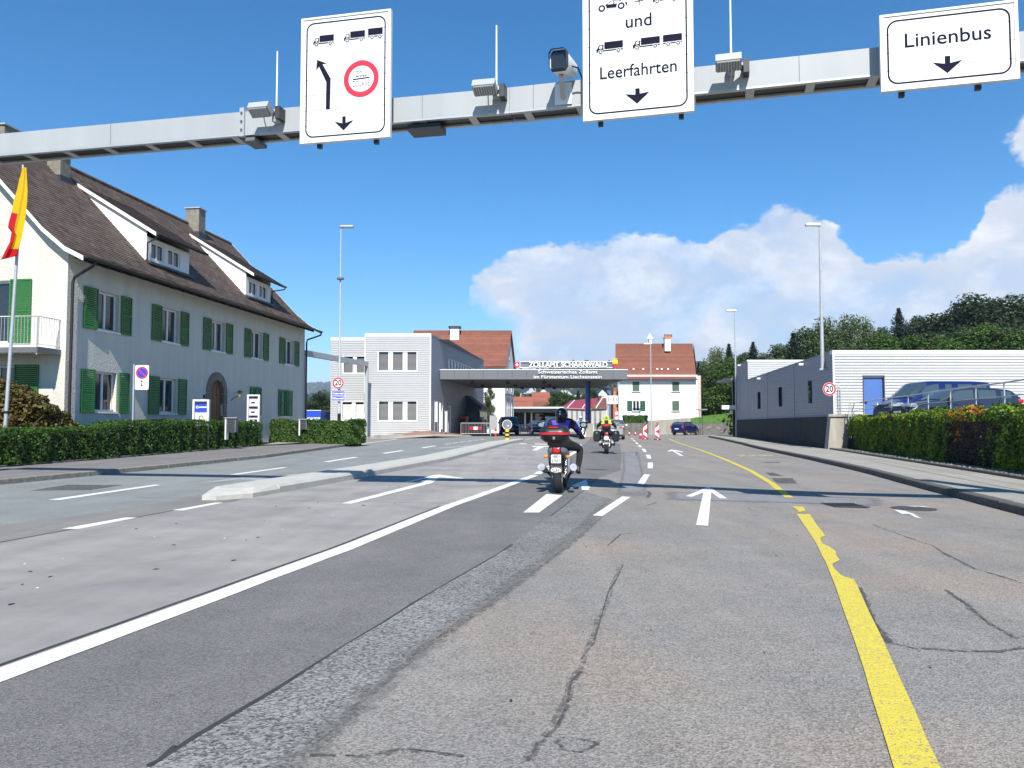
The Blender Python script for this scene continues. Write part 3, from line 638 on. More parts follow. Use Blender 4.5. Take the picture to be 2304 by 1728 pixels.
for a, b in [((803, 1001), (893, 988.5)), ((1002, 999.6), (1015, 998)), ((1019, 997.5), (1031, 995.8)), ((1034, 995.3), (1047, 993.6)), ((1052, 993), (1063, 991.6)), ((1067, 991.2), (1076, 990.2)), ((1081, 989.7), (1090, 988.6)), ((1160, 991.8), (1173, 990.4)), ((1183, 989), (1200, 986.8)), ((1206, 986), (1222, 984.4))]:
    gline('', [a, b], .16, None, HM, 0, mb=mb)
mb.build('edge_dash', m_white, kind='structure', fix=False)
mb = MB(); o = Vector(G(1151, 1031)); dr = (Vector(G(1240, 1031)) - Vector(G(1080, 1031))).normalized(); fd = Vector((.19, .98))
text(mb, 'LKW', 1.0, lambda u, v: (lambda q: (q.x, q.y, H(q.x, q.y) + HM))(o + dr * u * .62 + fd * v * 3.0), bold=.02, sp=1.5)
mb.build('road_lettering', m_faint, kind='structure', fix=False)
def markstrip(name, pairs, mat, h=HM):
    l = [G(*a) for a, b in pairs]; r = [G(*b) for a, b in pairs]; mb = MB(); LL = []; RR = []
    for i in range(len(l) - 1):
        n = max(1, int((Vector(l[i + 1]) - Vector(l[i])).length / .4))
        for k in range(n): LL.append(Vector(l[i]).lerp(Vector(l[i + 1]), k / n)); RR.append(Vector(r[i]).lerp(Vector(r[i + 1]), k / n))
    LL.append(Vector(l[-1])); RR.append(Vector(r[-1]))
    mb.loft([[(q.x, q.y, H(q.x, q.y) + h) for q in LL], [(q.x, q.y, H(q.x, q.y) + h) for q in RR]], False, False, 0, False)
    return mb.build(name, mat, kind='structure', fix=False)
markstrip('bus_lane_line', [((2040, 1840), (2165, 1860)), (ZB(1650, 1108), ZB(1850, 1108)), (ZB(1605, 960), ZB(1792, 985)), (ZB(1560, 820), ZB(1740, 860)), (ZB(1520, 680), ZB(1668, 705)), (ZB(1480, 560), ZB(1600, 550)), (ZB(1437, 440), ZB(1545, 440)), (ZB(1400, 330), ZB(1492, 320)), (ZB(1388, 300), ZB(1478, 297)), (ZB(1380, 280), ZB(1425, 280)),
    (ZB(1368, 250), ZB(1392, 248)), (ZB(1360, 230), ZB(1386, 230)), (ZB(1353, 215), ZB(1418, 213)), (ZB(1341, 195), ZB(1402, 193)), (ZB(1332, 174), ZB(1400, 175)), (ZB(1323, 155), ZB(1372, 155)), (ZB(1315, 140), ZB(1340, 140)), (ZB(1303, 122), ZB(1333, 118)), (ZB(1295, 108), ZB(1355, 107)), (ZB(1262, 60), ZB(1318, 60)), (ZB(1232, 14), ZB(1288, 14))], m_yel)
markstrip('bus_lane_line', [(Z8(610, 606), Z8(668, 600)), (Z8(618, 598), Z8(664, 592)), (Z8(572, 566), Z8(652, 568))], m_yel)
gline('bus_lane_line', [(1504, 987.5), (1545, 1003), (1590, 1018), (1636, 1036), (1690, 1060), (1735, 1087), (1776, 1120)], .165, m_yel, HM, .003)
mark('faded_lettering', [[Z8(175, 203), Z8(235, 196), Z8(250, 212), Z8(215, 215)], [Z8(245, 207), Z8(310, 198), Z8(330, 211), Z8(270, 214)], [Z8(320, 200), Z8(420, 200), Z8(455, 211), Z8(345, 212)]], m_fyel, HM)
# wear, patches and cracks -------------------------------------------------------
mark('tar_patch', [[Z6(210, 457), Z6(480, 414), Z6(880, 416), Z6(640, 452)]], m_stain, .0052)
mark('tar_patch', [[Z8(425, 365), Z8(575, 365), Z8(610, 402), Z8(470, 400)], [Z8(385, 326), Z8(440, 326), Z8(510, 348), Z8(420, 348)], [Z8(350, 249), Z8(480, 249), Z8(495, 255), Z8(400, 255)]], m_stain, .0052)
mark('tar_patch', [[ZM(880, 1125), ZM(1000, 1115), ZM(1200, 1122), ZM(1320, 1138), ZM(1180, 1146), ZM(960, 1138)]], m_stain, .0056)
for P, w in [([ZB(80, 1080), ZB(110, 1010), ZB(190, 940), ZB(240, 850), ZB(262, 740), ZB(310, 690)], .013), ([ZB(300, 640), ZB(350, 570), ZB(420, 350), ZB(460, 290), ZB(480, 230)], .010),
             ([ZB(1500, 330), ZB(1530, 400), ZB(1560, 480), ZB(1640, 570), ZB(1770, 600)], .028), ([ZB(1770, 592), ZB(1950, 605), ZB(2110, 606), ZB(2212, 590)], .025), ([ZB(1870, 340), ZB(1960, 400), ZB(2050, 480), ZB(2180, 550)], .018),
             ([ZB(1860, 180), ZB(2000, 250), ZB(2140, 290), ZB(2212, 315)], .018), ([ZA(1340, 962), ZA(1600, 962), ZA(1740, 935), ZA(1870, 945), ZA(2010, 965)], .014), ([ZB(1560, 60), ZB(1700, 110), ZB(1820, 150), ZB(1880, 190)], .015),
             ([ZB(300, 105), ZB(400, 118), ZB(440, 125)], .012), ([ZB(420, 150), ZB(470, 100), ZB(560, 95)], .015), ([Z5(1050, 700), Z5(1075, 725), Z5(1045, 770)], .05), ([Z5(1040, 855), Z5(1150, 822)], .03), ([Z5(920, 275), Z5(925, 312)], .04),
             ([Z8(560, 160 + 80), Z8(90, 238)], .02), ([Z8(350, 610), Z8(280, 590), Z8(260, 570)], .02)]:
    gline('crack', P, (lambda t, w=w: w * 1.1 * (.5 + .9 * abs(sin(t * 9 + w * 300)))), m_frag, .005, .006)
gline('crack', J1[1:7], lambda t: .008 + .012 * abs(sin(t * 23)) + .014 * max(0, sin(t * 7 + 1)), m_crack, .005, .012, world=True)
gline('crack', J1[7:10], .02, m_crack, .005, .006, world=True)
gline('crack', [ZA(640, 1012), ZA(715, 985), ZA(765, 922)], .022, m_crack, .0055, .02)
gline('slab_joint', [q - Vector((.145, 0)) for q in WL[:4]], .035, m_crack, .0052, .004, world=True)
gline('slab_joint', B2, .035, m_crack, .0052, .004, world=True)
for k, y0 in enumerate([G(0, 1221)[1], 14.3, 20, 26, 33, 41]):
    u = Vector((-7.8 + (y0 - 9) * .2, y0)); gline('slab_joint', [u, u + Vector((7.4 - min(4.4, max(0, (y0 - 9)) * .03 * 4), -1.25))] if k else [G(0, 1221), G(676, 1269)], .014, m_crack, .005, .002, world=bool(k))
for P, w in [([ZB(80, 1080), ZB(110, 1010), ZB(190, 940), ZB(240, 850), ZB(262, 740), ZB(310, 690)], .09), ([ZB(300, 700), ZB(330, 590), ZB(410, 400), ZB(470, 240)], .06), ([ZB(1505, 330), ZB(1530, 400), ZB(1570, 490), ZB(1640, 570), ZB(1770, 605)], .10), ([ZB(1770, 595), ZB(1950, 608), ZB(2110, 608), ZB(2212, 590)], .08), ([ZB(1870, 340), ZB(1960, 400), ZB(2050, 480), ZB(2180, 550)], .09), ([ZB(1860, 180), ZB(2000, 250), ZB(2140, 290)], .08), ([ZA(1340, 962), ZA(1600, 965), ZA(1740, 937), ZA(1870, 947), ZA(2010, 967)], .05), (J2p[1:8], .10)]:
    gline('tar_seam', P, (lambda t, w=w: w * .55 * (.6 + .6 * abs(sin(t * 7 + w * 90)))), m_band, .0045, .01, step=.15)
mb = MB()                                              # pot hole near the camera
c = Vector(G(*ZB(275, 1010)))
ring = lambda r, h: [(c.x + r * (1 + .18 * sin(3 * a + 1) + .1 * sin(7 * a)) * cos(a), c.y + r * .9 * (1 + .12 * sin(4 * a)) * sin(a), H(c.x, c.y) + h) for a in [2 * pi * i / 28 for i in range(28)]]
mb.loft([ring(.085, .0048), ring(.066, .0050)], True, False, 0, False); mb.build('pot_hole_rim', m_frag, kind='structure', fix=False)
rr = RNG.random
def scatter(poly0, n, sz, name, mat, tall=.004):
    a, b, c_, d_ = [Vector(p) for p in poly0]; mb = MB()
    for i in range(n):
        u, v = rr(), rr(); q = a.lerp(b, u).lerp(d_.lerp(c_, u), v); s = sz * (.5 + rr()); t = rr() * 6.28; z = H(q.x, q.y) + .006
        mb.add([(q.x + s * cos(t), q.y + s * sin(t), z), (q.x + s * .4 * cos(t + 1.7), q.y + s * .4 * sin(t + 1.7), z + tall), (q.x - s * cos(t + .4), q.y - s * sin(t + .4), z), (q.x + s * .5 * cos(t - 1.4), q.y + s * .5 * sin(t - 1.4), z + tall * 2)], [(0, 1, 2, 3)])
    o = mb.build(name, mat, kind='stuff', fix=False); return o
scatter([G(0, 1420), G(900, 1150), G(900, 1085), G(0, 1235)], 26, .032, 'leaf_litter', m_crack)
scatter([G(0, 1440), G(1150, 1075), G(1100, 1030), G(0, 1230)], 34, .010, 'glint_flecks', m_swhite, .005)  # white flecks stand in for glints of light on the concrete
scatter([G(900, 1700), G(2280, 1700), G(1800, 1180), G(1300, 1180)], 22, .012, 'twig_litter', m_crack)
t = thing('manhole_cover', 'round iron manhole cover in the bus lane right of the yellow line', 'manhole cover', tuple(G(2055, 1145)) + (-.15,))
c = G(2055, 1145); hz = H(*c)
MB().disc((c[0], c[1], hz + .003), (0, 0, 1), .36, 36, 0, .009).build('cover_plate', M('cast_iron', (.07, .068, .065), .7, var=.3, scale=30), t)
MB().ringd((c[0], c[1], hz + .0125), (0, 0, 1), .36, .385, 36).build('cover_frame', m_crack, t, fix=False)
mark('paint_remnant', [[Z8(1290, 588), Z8(1370, 598), Z8(1400, 618), Z8(1350, 620)], [Z8(1370, 598), Z8(1430, 618), Z8(1490, 654), Z8(1440, 642), Z8(1400, 618)]], m_white, HM)
mark('paint_remnant', [[Z8(1370, 566), Z8(1500, 568), Z8(1585, 583), Z8(1500, 575)]], m_white, .0145)
t = thing('drain_grate', 'square iron drain grate near the patched strip in the bus lane', 'drain', tuple(G(1900, 1139)) + (-.14,)); c = G(1901, 1138.5); hz = H(*c) + .014
mb = MB()
for k in range(7): mb.box(c[0] - .26 + k * .08, c[0] - .23 + k * .08, c[1] - .3, c[1] + .3, hz, hz + .01)
mb.box(c[0] - .3, c[0] + .3, c[1] - .33, c[1] - .3, hz, hz + .011); mb.box(c[0] - .3, c[0] + .3, c[1] + .3, c[1] + .33, hz, hz + .011); mb.build('grate_bars', MATS['cast_iron'], t)
MB().box(c[0] - .3, c[0] + .3, c[1] - .33, c[1] + .33, hz - .006, hz - .001).build('shaft', m_crack, t)

# ---------------------------------------------------------------- pavements and kerbs
def resample(P, s):
    P = [Vector(p) for p in P]; out = [P[0]]; acc = 0
    for a, b in zip(P, P[1:]):
        l = (b - a).length; t = s - acc
        while t <= l: out.append(a.lerp(b, t / l)); t += s
        acc = l - (t - s)
    return out
def kerb(P, w, hh, mat, side, parent, step=1.0, top=None, ymin=6, name='kerb_stone'):
    """granite kerb stones, one object each; side=+1 puts the body left of travel"""
    Q = resample(P, step); top = top if top is not None else hh
    for a, b in zip(Q, Q[1:]):
        if a.y < ymin: continue
        d = (b - a).normalized(); n = Vector((-d.y, d.x)) * side; a2 = a + d * .008; b2 = b - d * .008; j = random.uniform(-.008, .008); a2 += n * j; b2 += n * j
        z = random.uniform(-.004, .004); q = [a2, b2, b2 + n * w, a2 + n * w]
        bt = [(p.x, p.y, H(p.x, p.y) - .05) for p in q]; tp = [(p.x, p.y, H(p.x, p.y) + hh + z) for p in q]
        k = .018; tp2 = [(p.x + n.x * (k if i < 2 else 0), p.y + n.y * (k if i < 2 else 0), H(p.x, p.y) + hh + z) for i, p in enumerate(q)]
        md = [(p.x, p.y, H(p.x, p.y) + hh + z - k) for p in q]
        mb = MB(); mb.add(bt + md + tp2, [(0, 1, 5, 4), (1, 2, 6, 5), (2, 3, 7, 6), (3, 0, 4, 7), (4, 5, 9, 8), (5, 6, 10, 9), (6, 7, 11, 10), (7, 4, 8, 11), (8, 9, 10, 11)])
        mb.build(name, mat, parent)
PB = ext([G(0, 1052, .12), G(300, 1028, .12), G(589, 1003, .12)], 22) + [Vector((-10.2, 41.5))]
KL2 = KL[:]; KLi = [p + Vector((-.2, 0)) for p in KL2]
pv = gsheet('pavement_left', PB[:-1] + [Vector((-9.0, 42.0))], KLi[:-1] + [Vector((-8.3, 41.6))], m_pave, .122, 4)
kerb(KL2, .2, .125, m_kerb, 1, pv, 1.0)
kerb([PB[1] + Vector((0.0, 0)), PB[2], PB[3]], .08, .18, m_kerbd, 1, pv, 1.0)
yard = gsheet('yard_left', [Vector((-34, 0)), Vector((-34, 42))], [PB[0], PB[1], PB[2], PB[3], Vector((-10.4, 42))], m_soil, .14, 5)
KR = ext([G(2304, 1161), G(1937, 1062), G(1667, 1000), G(1594, 984)], 16)
BR = ext([G(2304, 1082, .12), G(2100, 1049, .12), G(1861, 1011, .12)], 14)
BR = BR + [Vector((20.6, 70)), Vector((24.4, 92))]
KRi = [p + Vector((.22, -.02)) for p in KR]
pvr = gsheet('pavement_right', KRi, BR, m_paveR, .142, 5)
kerb(KR, .22, .145, m_kerbd, -1, pvr, 1.0)
kerb(BR[:4], .09, .22, m_kerbd, -1, pvr, 1.0)
# painted-looking crack runs on the right pavement
gline('crack', [p.lerp(q, .45) for p, q in zip(KRi[1:3], [Vector(G(2304, 1082, .12)), Vector(G(1960, 1027, .12))])], .03, m_tar, .147, .008, world=True)
gline('crack', [p.lerp(q, .7) for p, q in zip(KRi[1:3], [Vector(G(2304, 1082, .12)), Vector(G(1960, 1027, .12))])], .02, m_tar, .147, .008, world=True)
# gravel strip under the ivy
GI = [p + Vector((.75, .1)) for p in BR[:4]]
gb = gsheet('gravel_strip', [p + Vector((.09, 0)) for p in BR[:4]], GI, m_grav, .19, 3)
pts = []
for i in range(5200):
    s = RNG.random() ** .8; k = 1 + int(s * 1.999); f = s * 1.999 % 1; q = BR[k].lerp(BR[k + 1], f) if k < 3 else BR[3]
    w = .12 + RNG.random() * .62; pts.append((q.x + w, q.y, H(q.x, q.y) + .195 + RNG.random() * .02))
leaves('gravel_stones', np.array(pts), np.tile([0, 0, 1.], (len(pts), 1)), RNG.uniform(.03, .07, len(pts)), m_grav, aspect=.9, kind='stuff', jit=.5)

# traffic island ------------------------------------------------------------------
t = thing('traffic_island', 'long pale concrete traffic island dividing the road', 'traffic island', (-2, 27, 0))
Q = resample(IB + [IB[-1] + Vector((.5, 2.6))], 1.5); L_ = len(Q)
for i, (a, b) in enumerate(zip(Q, Q[1:])):
    d = (b - a).normalized(); n = Vector((-d.y, d.x)); a = a + d * .006; b = b - d * .006
    def wd(k): return .98 if k < L_ - 5 else .98 - (k - L_ + 5) * .16
    wa, wb = wd(i), wd(i + 1); hh = .17
    if i == 0:
        m = a + d * .75; z = lambda p: H(p.x, p.y)
        pb = [a + n * .30, a + n * .5, m + n * .0, b, b + n * wb, m + n * 1.0]; pb = [a + n * .35 - d * .1, m - d * .25 , b, b + n * wb, m + n * .98 - d * .1, a + n * .62 - d * .1]
        pt_ = [a + n * .45 + d * .42, m + n * .12, b + n * .07, b + n * (wb - .07), m + n * .86, a + n * .56 + d * .42]
        mb = MB(); mb.loft([[(p.x, p.y, z(p)) for p in pb], [(p.x, p.y, z(p) + .08) for p in pb], [(p.x, p.y, z(p) + hh) for p in pt_]], True, True, 0, False); mb.build('nose_block', m_isl, t); continue
    q = [a, b, b + n * wb, a + n * wa]; c = .05; q2 = [a + n * c, b + n * c, b + n * (wb - c), a + n * (wa - c)]
    mb = MB(); mb.loft([[(p.x, p.y, H(p.x, p.y) - .02) for p in q], [(p.x, p.y, H(p.x, p.y) + hh - .05) for p in q], [(p.x, p.y, H(p.x, p.y) + hh + random.uniform(-.003, .003)) for p in q2]], True, True, 0, False); mb.build('kerb_block', m_isl, t)
# ---------------------------------------------------------------- left: white house with green shutters
A = Pl((-15.16, 27.35), (.127, .9919)); A0, A1 = -.22, 20.9
Bp = Pl(A.pt(A0, 0)[:2], -A.N, flip=True)
HW = 9.8
house = thing('customs_house', 'white rendered two storey house with green shutters and brown tiled roof', 'house', A.pt(0, 0))
up = [(1.37, 2.66), (5.55, 6.85), (9.62, 10.92), (13.72, 15.02), (17.95, 19.22)]
lo = [(1.34, 2.62), (5.43, 6.77), (13.68, 14.94), (17.45, 18.75)]
holes = [(a, b, 4.74, 6.15) for a, b in up] + [(a, b, 1.77, 3.22) for a, b in lo]
door_u = 10.22
mb = MB(); wall_holes(mb, A, A0, A1, -.1, 7.28, holes + [(door_u - .62, door_u + .62, -.1, 3.37)], .2)
mb.build('wall', m_plaster, house, fix=False)
bu = lambda px, py, d=0: Bp.uz(px, py, d)
s1 = bu(22, 633)[0]; s0 = s1 + 1.35; zb = bu(22, 772)[1]; zt = bu(22, 631)[1]
g1 = bu(32, 822)[0]; gz = bu(32, 822)[1]
mb = MB(); wall_holes(mb, Bp, 0, HW, -.1, 7.28, [(s1, s0, zb, zt), (g1, g1 + 1.3, gz - 1.45, gz)], .2)
mb.poly([Bp.pt(0, 7.28), Bp.pt(HW, 7.28), Bp.pt(HW - .7, 7.95), Bp.pt(HW / 2, 12.2), Bp.pt(.7, 7.95)])
p = A.pt
mb.poly([p(A1, -.1), p(A1, 7.28), p(A1, 7.95, -.7), p(A1, 12.2, -HW / 2), p(A1, 7.95, -HW + .7), p(A1, 7.28, -HW), p(A1, -.1, -HW)])
mb.poly([p(A0, -.1, -HW), p(A1, -.1, -HW), p(A1, 7.28, -HW), p(A0, 7.28, -HW)])
mb.build('gable_wall', m_plaster, house, fix=False)
prof = [(-.85, 6.93), (-.15, 7.28), (.7, 7.97), (HW / 2, 12.4)]
R0, R1 = -.62, 21.25
mb = MB(); courses(mb, lambda u, w, z: p(u, z, -w), prof, R0, R1, .165, .03, tw=.24)
rf = mb.build('roof', m_tile, house, fix=False)
mb = MB(); courses(mb, lambda u, w, z: p(u, z, -(HW - w)), prof, R0, R1, .5, .03); mb.build('rear_slope', m_tile, rf, fix=False)
mb = MB(); nr = int((R1 - R0) / .36)
for k in range(nr):
    a = R0 + k * .36; mb.tube([p(a, 12.43, -HW / 2), p(a + .4, 12.415, -HW / 2)], [.115, .095], 8)
mb.build('ridge_tiles', m_tile, rf)
mb = MB()                                             # soffit and verge boards
for u0, u1 in ((R0, A0), (A1, R1)):
    for s in (0, 1):
        f = (lambda w: -w) if not s else (lambda w: -(HW - w))
        for (w0, z0), (w1, z1) in zip(prof, prof[1:]): mb.poly([p(u0, z0 - .05, f(w0)), p(u1, z0 - .05, f(w0)), p(u1, z1 - .05, f(w1)), p(u0, z1 - .05, f(w1))])
mb.build('verge_soffit', m_trim, rf, fix=False)
mb = MB()
for u in (R0 - .02, R1):
    for s in (0, 1):
        f = (lambda w: -w) if not s else (lambda w: -(HW - w))
        for (w0, z0), (w1, z1) in zip(prof, prof[1:]):
            q = [(w0, z0 + .03), (w1, z1 + .03), (w1, z1 - .13), (w0, z0 - .13)]; mb.extr([p(u, z, f(w)) for w, z in q], tuple(c * .02 for c in (A.U.x, A.U.y)) + (0,))
mb.build('verge_board', m_trim, rf)
mb = MB()
mb.poly([p(A0, 6.88, .8), p(A1, 6.88, .8), p(A1, 7.22, 0), p(A0, 7.22, 0)]); mb.build('eave_soffit', m_dwood, rf, fix=False)
for k in range(29): u = A0 + .3 + k * .72; MB().hexa([p(u, 6.78, .78), p(u + .11, 6.78, .78), p(u + .11, 7.05, .02), p(u, 7.05, .02)], [p(u, 6.9, .78), p(u + .11, 6.9, .78), p(u + .11, 7.2, .02), p(u, 7.2, .02)]).build('rafter_tail', m_dwood, rf)
gt = MB(); n = 8
rg = lambda u: [p(u, 6.93 + .075 * sin(a) * -1, .93 + .075 * cos(a)) for a in [pi * i / n for i in range(n + 1)]]
gt.loft([rg(R0), rg(R1)], False, False, 0, True); gt.build('gutter', m_copper, rf, fix=False)
MB().tube([p(R0 + .5, 6.85, .93), p(R0 + .45, 6.7, .9), p(A0 + .12, 6.35, .16), p(A0 + .1, 6.15, .12), p(A0 + .1, .3, .12)], .05, 10).build('downpipe', m_copper, house)
MB().tube([p(R1 - .05, 6.85, .93), p(R1 - .08, 6.7, .9), p(A1 + .02, 6.4, .16), p(A1, 6.2, .12), p(A1, .3, .12)], .05, 10).build('downpipe', m_copper, house)
for a, b in up:
    window(A, a, b, 4.74, 6.15, house, .15, .07, 1)
    shutter(A, a - .76, a - .1, 4.70, 6.17, house, m_green, 20, tilt=.10 if a < 2 else 0.03); shutter(A, b + .1, b + .74, 4.70, 6.17, house, m_green, 20)
for i, (a, b) in enumerate(lo):
    window(A, a, b, 1.77, 3.22, house, .15, .07, 1, curtain=i < 2)
    if i < 2: shutter(A, a - .76, a - .1, 1.72, 3.25, house, m_green, 20, tilt=.06); shutter(A, b + .1, b + .74, 1.72, 3.25, house, m_green, 20)
    elif i == 2: shutter(A, a, (a + b) / 2 - .01, 1.76, 3.24, house, m_green, 20); shutter(A, (a + b) / 2 + .01, b, 1.76, 3.24, house, m_green, 20)
    else: shutter(A, a - .3, a + .36, 1.76, 3.24, house, m_green, 20, tilt=.2); shutter(A, b - .5, b + .14, 1.76, 3.24, house, m_green, 20, tilt=.1)
# arched stone door
zc = 2.75; ro, ri = (.98, 1.0), (.62, .62)
for s in (-1, 1):
    for k in range(5):
        z0 = .2 + k * .51; MB().pbox(A, *sorted((door_u + s * (.62 + .02 * (k % 2)), door_u + s * (.98 - .05 * (k % 2)))), z0 + .008, z0 + .502, -.22, .05 + .01 * (k % 2)).build('arch_stone', m_stone, house)
for k in range(7):
    a0 = pi * k / 7 + .012; a1 = pi * (k + 1) / 7 - .012; q = []
    for a in (a0, (a0 + a1) / 2, a1): q.append((door_u + ri[0] * cos(a), zc + ri[1] * sin(a)))
    for a in (a1, (a0 + a1) / 2, a0): q.append((door_u + ro[0] * cos(a), zc + ro[1] * sin(a)))
    MB().extr([p(u, z, -.2) for u, z in q], (A.N.x * (.25 + .01 * (k % 2)), A.N.y * .25, 0)).build('arch_stone', m_stone, house)
dr_ = MB(); q = [(door_u - .62, .2), (door_u + .62, .2), (door_u + .62, zc)] + [(door_u + .62 * cos(a), zc + .62 * sin(a)) for a in [pi * i / 12 for i in range(1, 12)]] + [(door_u - .62, zc)]
dr_.extr([p(u, z, -.15) for u, z in q], (A.N.x * .05, A.N.y * .05, 0)); dd = dr_.build('door', m_door, house)
for r in range(5):
    for c in range(3): MB().pbox(A, door_u - .52 + c * .36, door_u - .22 + c * .36, .35 + r * .56, .8 + r * .56, -.1, -.08).build('door_panel', m_door, dd)
MB().pbox(A, 9.0, 9.15, 2.5, 2.65, .0, .02).build('number_plate', m_sblack, house)
lt = thing('wall_lantern', 'small iron wall lantern with yellowish glass right of the arched door', 'lantern', p(11.8, 2.7))
MB().tube([p(11.65, 2.45, 0), p(11.65, 2.6, .15), p(11.75, 2.68, .3), p(11.8, 2.66, .36)], .015, 6).build('bracket', m_black, lt)
MB().lathe(p(11.8, 2.6, .38), [(.05, 0), (.07, .05), (.085, .26)], 6).build('lamp_glass', M('amber_glass', (.4, .3, .1), .2), lt)
MB().lathe(p(11.8, 2.86, .38), [(.17, 0), (.14, .03), (.03, .09), (.01, .13)], 8).build('lamp_hood', m_black, lt)
# dormers
roofz = lambda w: 7.97 + (w - .7) * (12.4 - 7.97) / (HW / 2 - .7)
for (a, b, rb, wtop) in ((5.62, 9.0, 9.62, 3.95), (14.70, 17.75, 18.6, 3.95)):
    dm = MB(); fz0, fz1 = roofz(.8) - .1, 9.15; zw = lambda w: 9.27 + (w - .35) * (roofz(wtop) + .05 - 9.27) / (wtop - .35)
    w1, w2 = a + .35, b - .45; wins = [(w1, w1 + 1.0, 8.28, 9.0), (w1 + 1.28, w1 + 2.28, 8.28, 9.0)]
    wall_holes(dm, A, a, b, fz0, fz1, wins, .1, d=-.8)
    for u in (a, b): dm.poly([p(u, fz0, -.8), p(u, zw(.8) - .04, -.8), p(u, zw(wtop) - .04, -wtop)])
    d_ = dm.build('dormer', m_plaster2, house, fix=False)
    P2 = Pl(A.pt(0, 0, -.8)[:2], A.U)
    for w in wins: window(P2, *w, d_, .07, .06, 1, sill=False)
    mb = MB(); courses(mb, lambda u, w, z: p(u, z, -w), [(.3, zw(.3)), (wtop + .1, zw(wtop + .1))], a - .12, rb, .165, .03, tw=.24)
    mb.poly([p(a - .12, zw(.3) - .1, -.3), p(rb, zw(.3) - .1, -.3), p(rb, zw(wtop) - .08, -wtop), p(a - .12, zw(wtop) - .08, -wtop)]); mb.build('dormer_roof', m_tile, house, fix=False)
    MB().hexa([p(a - .15, zw(.3) - .13, -.3), p(a - .12, zw(.3) - .13, -.3), p(a - .12, zw(wtop) - .1, -wtop), p(a - .15, zw(wtop) - .1, -wtop)], [p(a - .15, zw(.3) + .03, -.3), p(a - .12, zw(.3) + .03, -.3), p(a - .12, zw(wtop) + .05, -wtop), p(a - .15, zw(wtop) + .05, -wtop)]).build('dormer_verge', m_trim, house)
    MB().tube([p(a - .1, zw(.3) - .04, -.24), p(rb, zw(.3) - .04, -.24)], .055, 8).build('dormer_gutter', m_copper, house)
    e = a - .05 if a < 10 else rb - .1
    MB().tube([p(e, zw(.3) - .08, -.24), p(e, 9.05, -.3), p(a - .06 if a < 10 else b + .05, 8.85, -.72), p(a - .06 if a < 10 else b + .05, 8.15, -.72)], .035, 8).build('dormer_downpipe', m_copper, house)
    MB().hexa([p(a - .05, fz0 + .0, -.55), p(b + .05, fz0, -.55), p(b + .05, fz0 + .1, -.82), p(a - .05, fz0 + .1, -.82)], [p(a - .05, fz0 + .1, -.55), p(b + .05, fz0 + .1, -.55), p(b + .05, fz0 + .2, -.82), p(a - .05, fz0 + .2, -.82)]).build('flashing', m_lead, house)
# chimneys on and below the ridge
def chimney(u0, u1, w0, w1, z0, z1, par):
    c = MB().pbox(A, u0, u1, z0, z1, -w1, -w0).build('chimney', m_chim, par)
    MB().pbox(A, u0 - .06, u1 + .06, z1, z1 + .06, -w1 - .06, -w0 + .06).build('chimney_cap', m_gal, c)
    MB().pbox(A, u0 - .05, u1 + .05, z0, z0 + .45, -w1 - .05, -w0 + .05).build('chimney_flashing', m_lead, c)
chimney(15.95, 16.65, 4.2, 5.0, 11.5, 13.25, house)
uc = A.uz(142, 390, -3.9)[0]; chimney(uc - .3, uc + .3, 3.8, 4.4, 11.0, 12.4, house)
uc = A.uz(20, 330, -4.9)[0]; chimney(uc - .6, uc + .7, 4.6, 5.6, 11.8, A.uz(20, 299, -5.1)[1], house)
# gable side: balcony, french window, shutters
window(Bp, s1, s0, zb, zt, house, .12, .08, 1, sill=False)
shutter(Bp, s1 - .86, s1 - .06, zb, zt + .03, house, m_green, 30, tilt=.0)
window(Bp, g1, g1 + 1.3, gz - 1.45, gz, house, .12, .07, 1)
shutter(Bp, g1 - .95, g1 - .05, gz - 1.5, gz + .02, house, m_green, 20)
b0 = bu(84, 785, 1.1)[0]; bzt = bu(84, 779, 1.1)[1]; bz0 = bu(84, 794, 1.1)[1]; b1 = b0 + 4.2
bal = MB().pbox(Bp, b0, b1, bz0 + .06, bzt, 0, 1.1).build('balcony', m_plaster2, house)
MB().pbox(Bp, b0 - .02, b1, bz0 + .02, bz0 + .2, 1.1, 1.13).build('balcony_fascia', m_under, bal)
MB().pbox(Bp, b0 - .03, b0 - .003, bz0 + .02, bz0 + .2, 0, 1.13).build('balcony_fascia', m_under, bal)
mb = MB(); rz = bzt + 1.0
mb.tube([Bp.pt(b0 + .03, rz, 0), Bp.pt(b0 + .03, rz, 1.07), Bp.pt(b1, rz, 1.07)], .02, 6); mb.tube([Bp.pt(b0 + .03, bzt + .08, 0), Bp.pt(b0 + .03, bzt + .08, 1.07), Bp.pt(b1, bzt + .08, 1.07)], .014, 6)
for k in range(9): mb.tube([Bp.pt(b0 + .03, bzt + .08, .06 + k * .12), Bp.pt(b0 + .03, rz, .06 + k * .12)], .008, 5)
for k in range(1, 34): mb.tube([Bp.pt(b0 + .03 + k * .12, bzt + .08, 1.07), Bp.pt(b0 + .03 + k * .12, rz, 1.07)], .008, 5)
mb.tube([Bp.pt(b0 + .03, bz0 - .05, 1.09), Bp.pt(b0 + .03, rz, 1.09)], .028, 6); mb.build('balcony_railing', m_gal, bal)

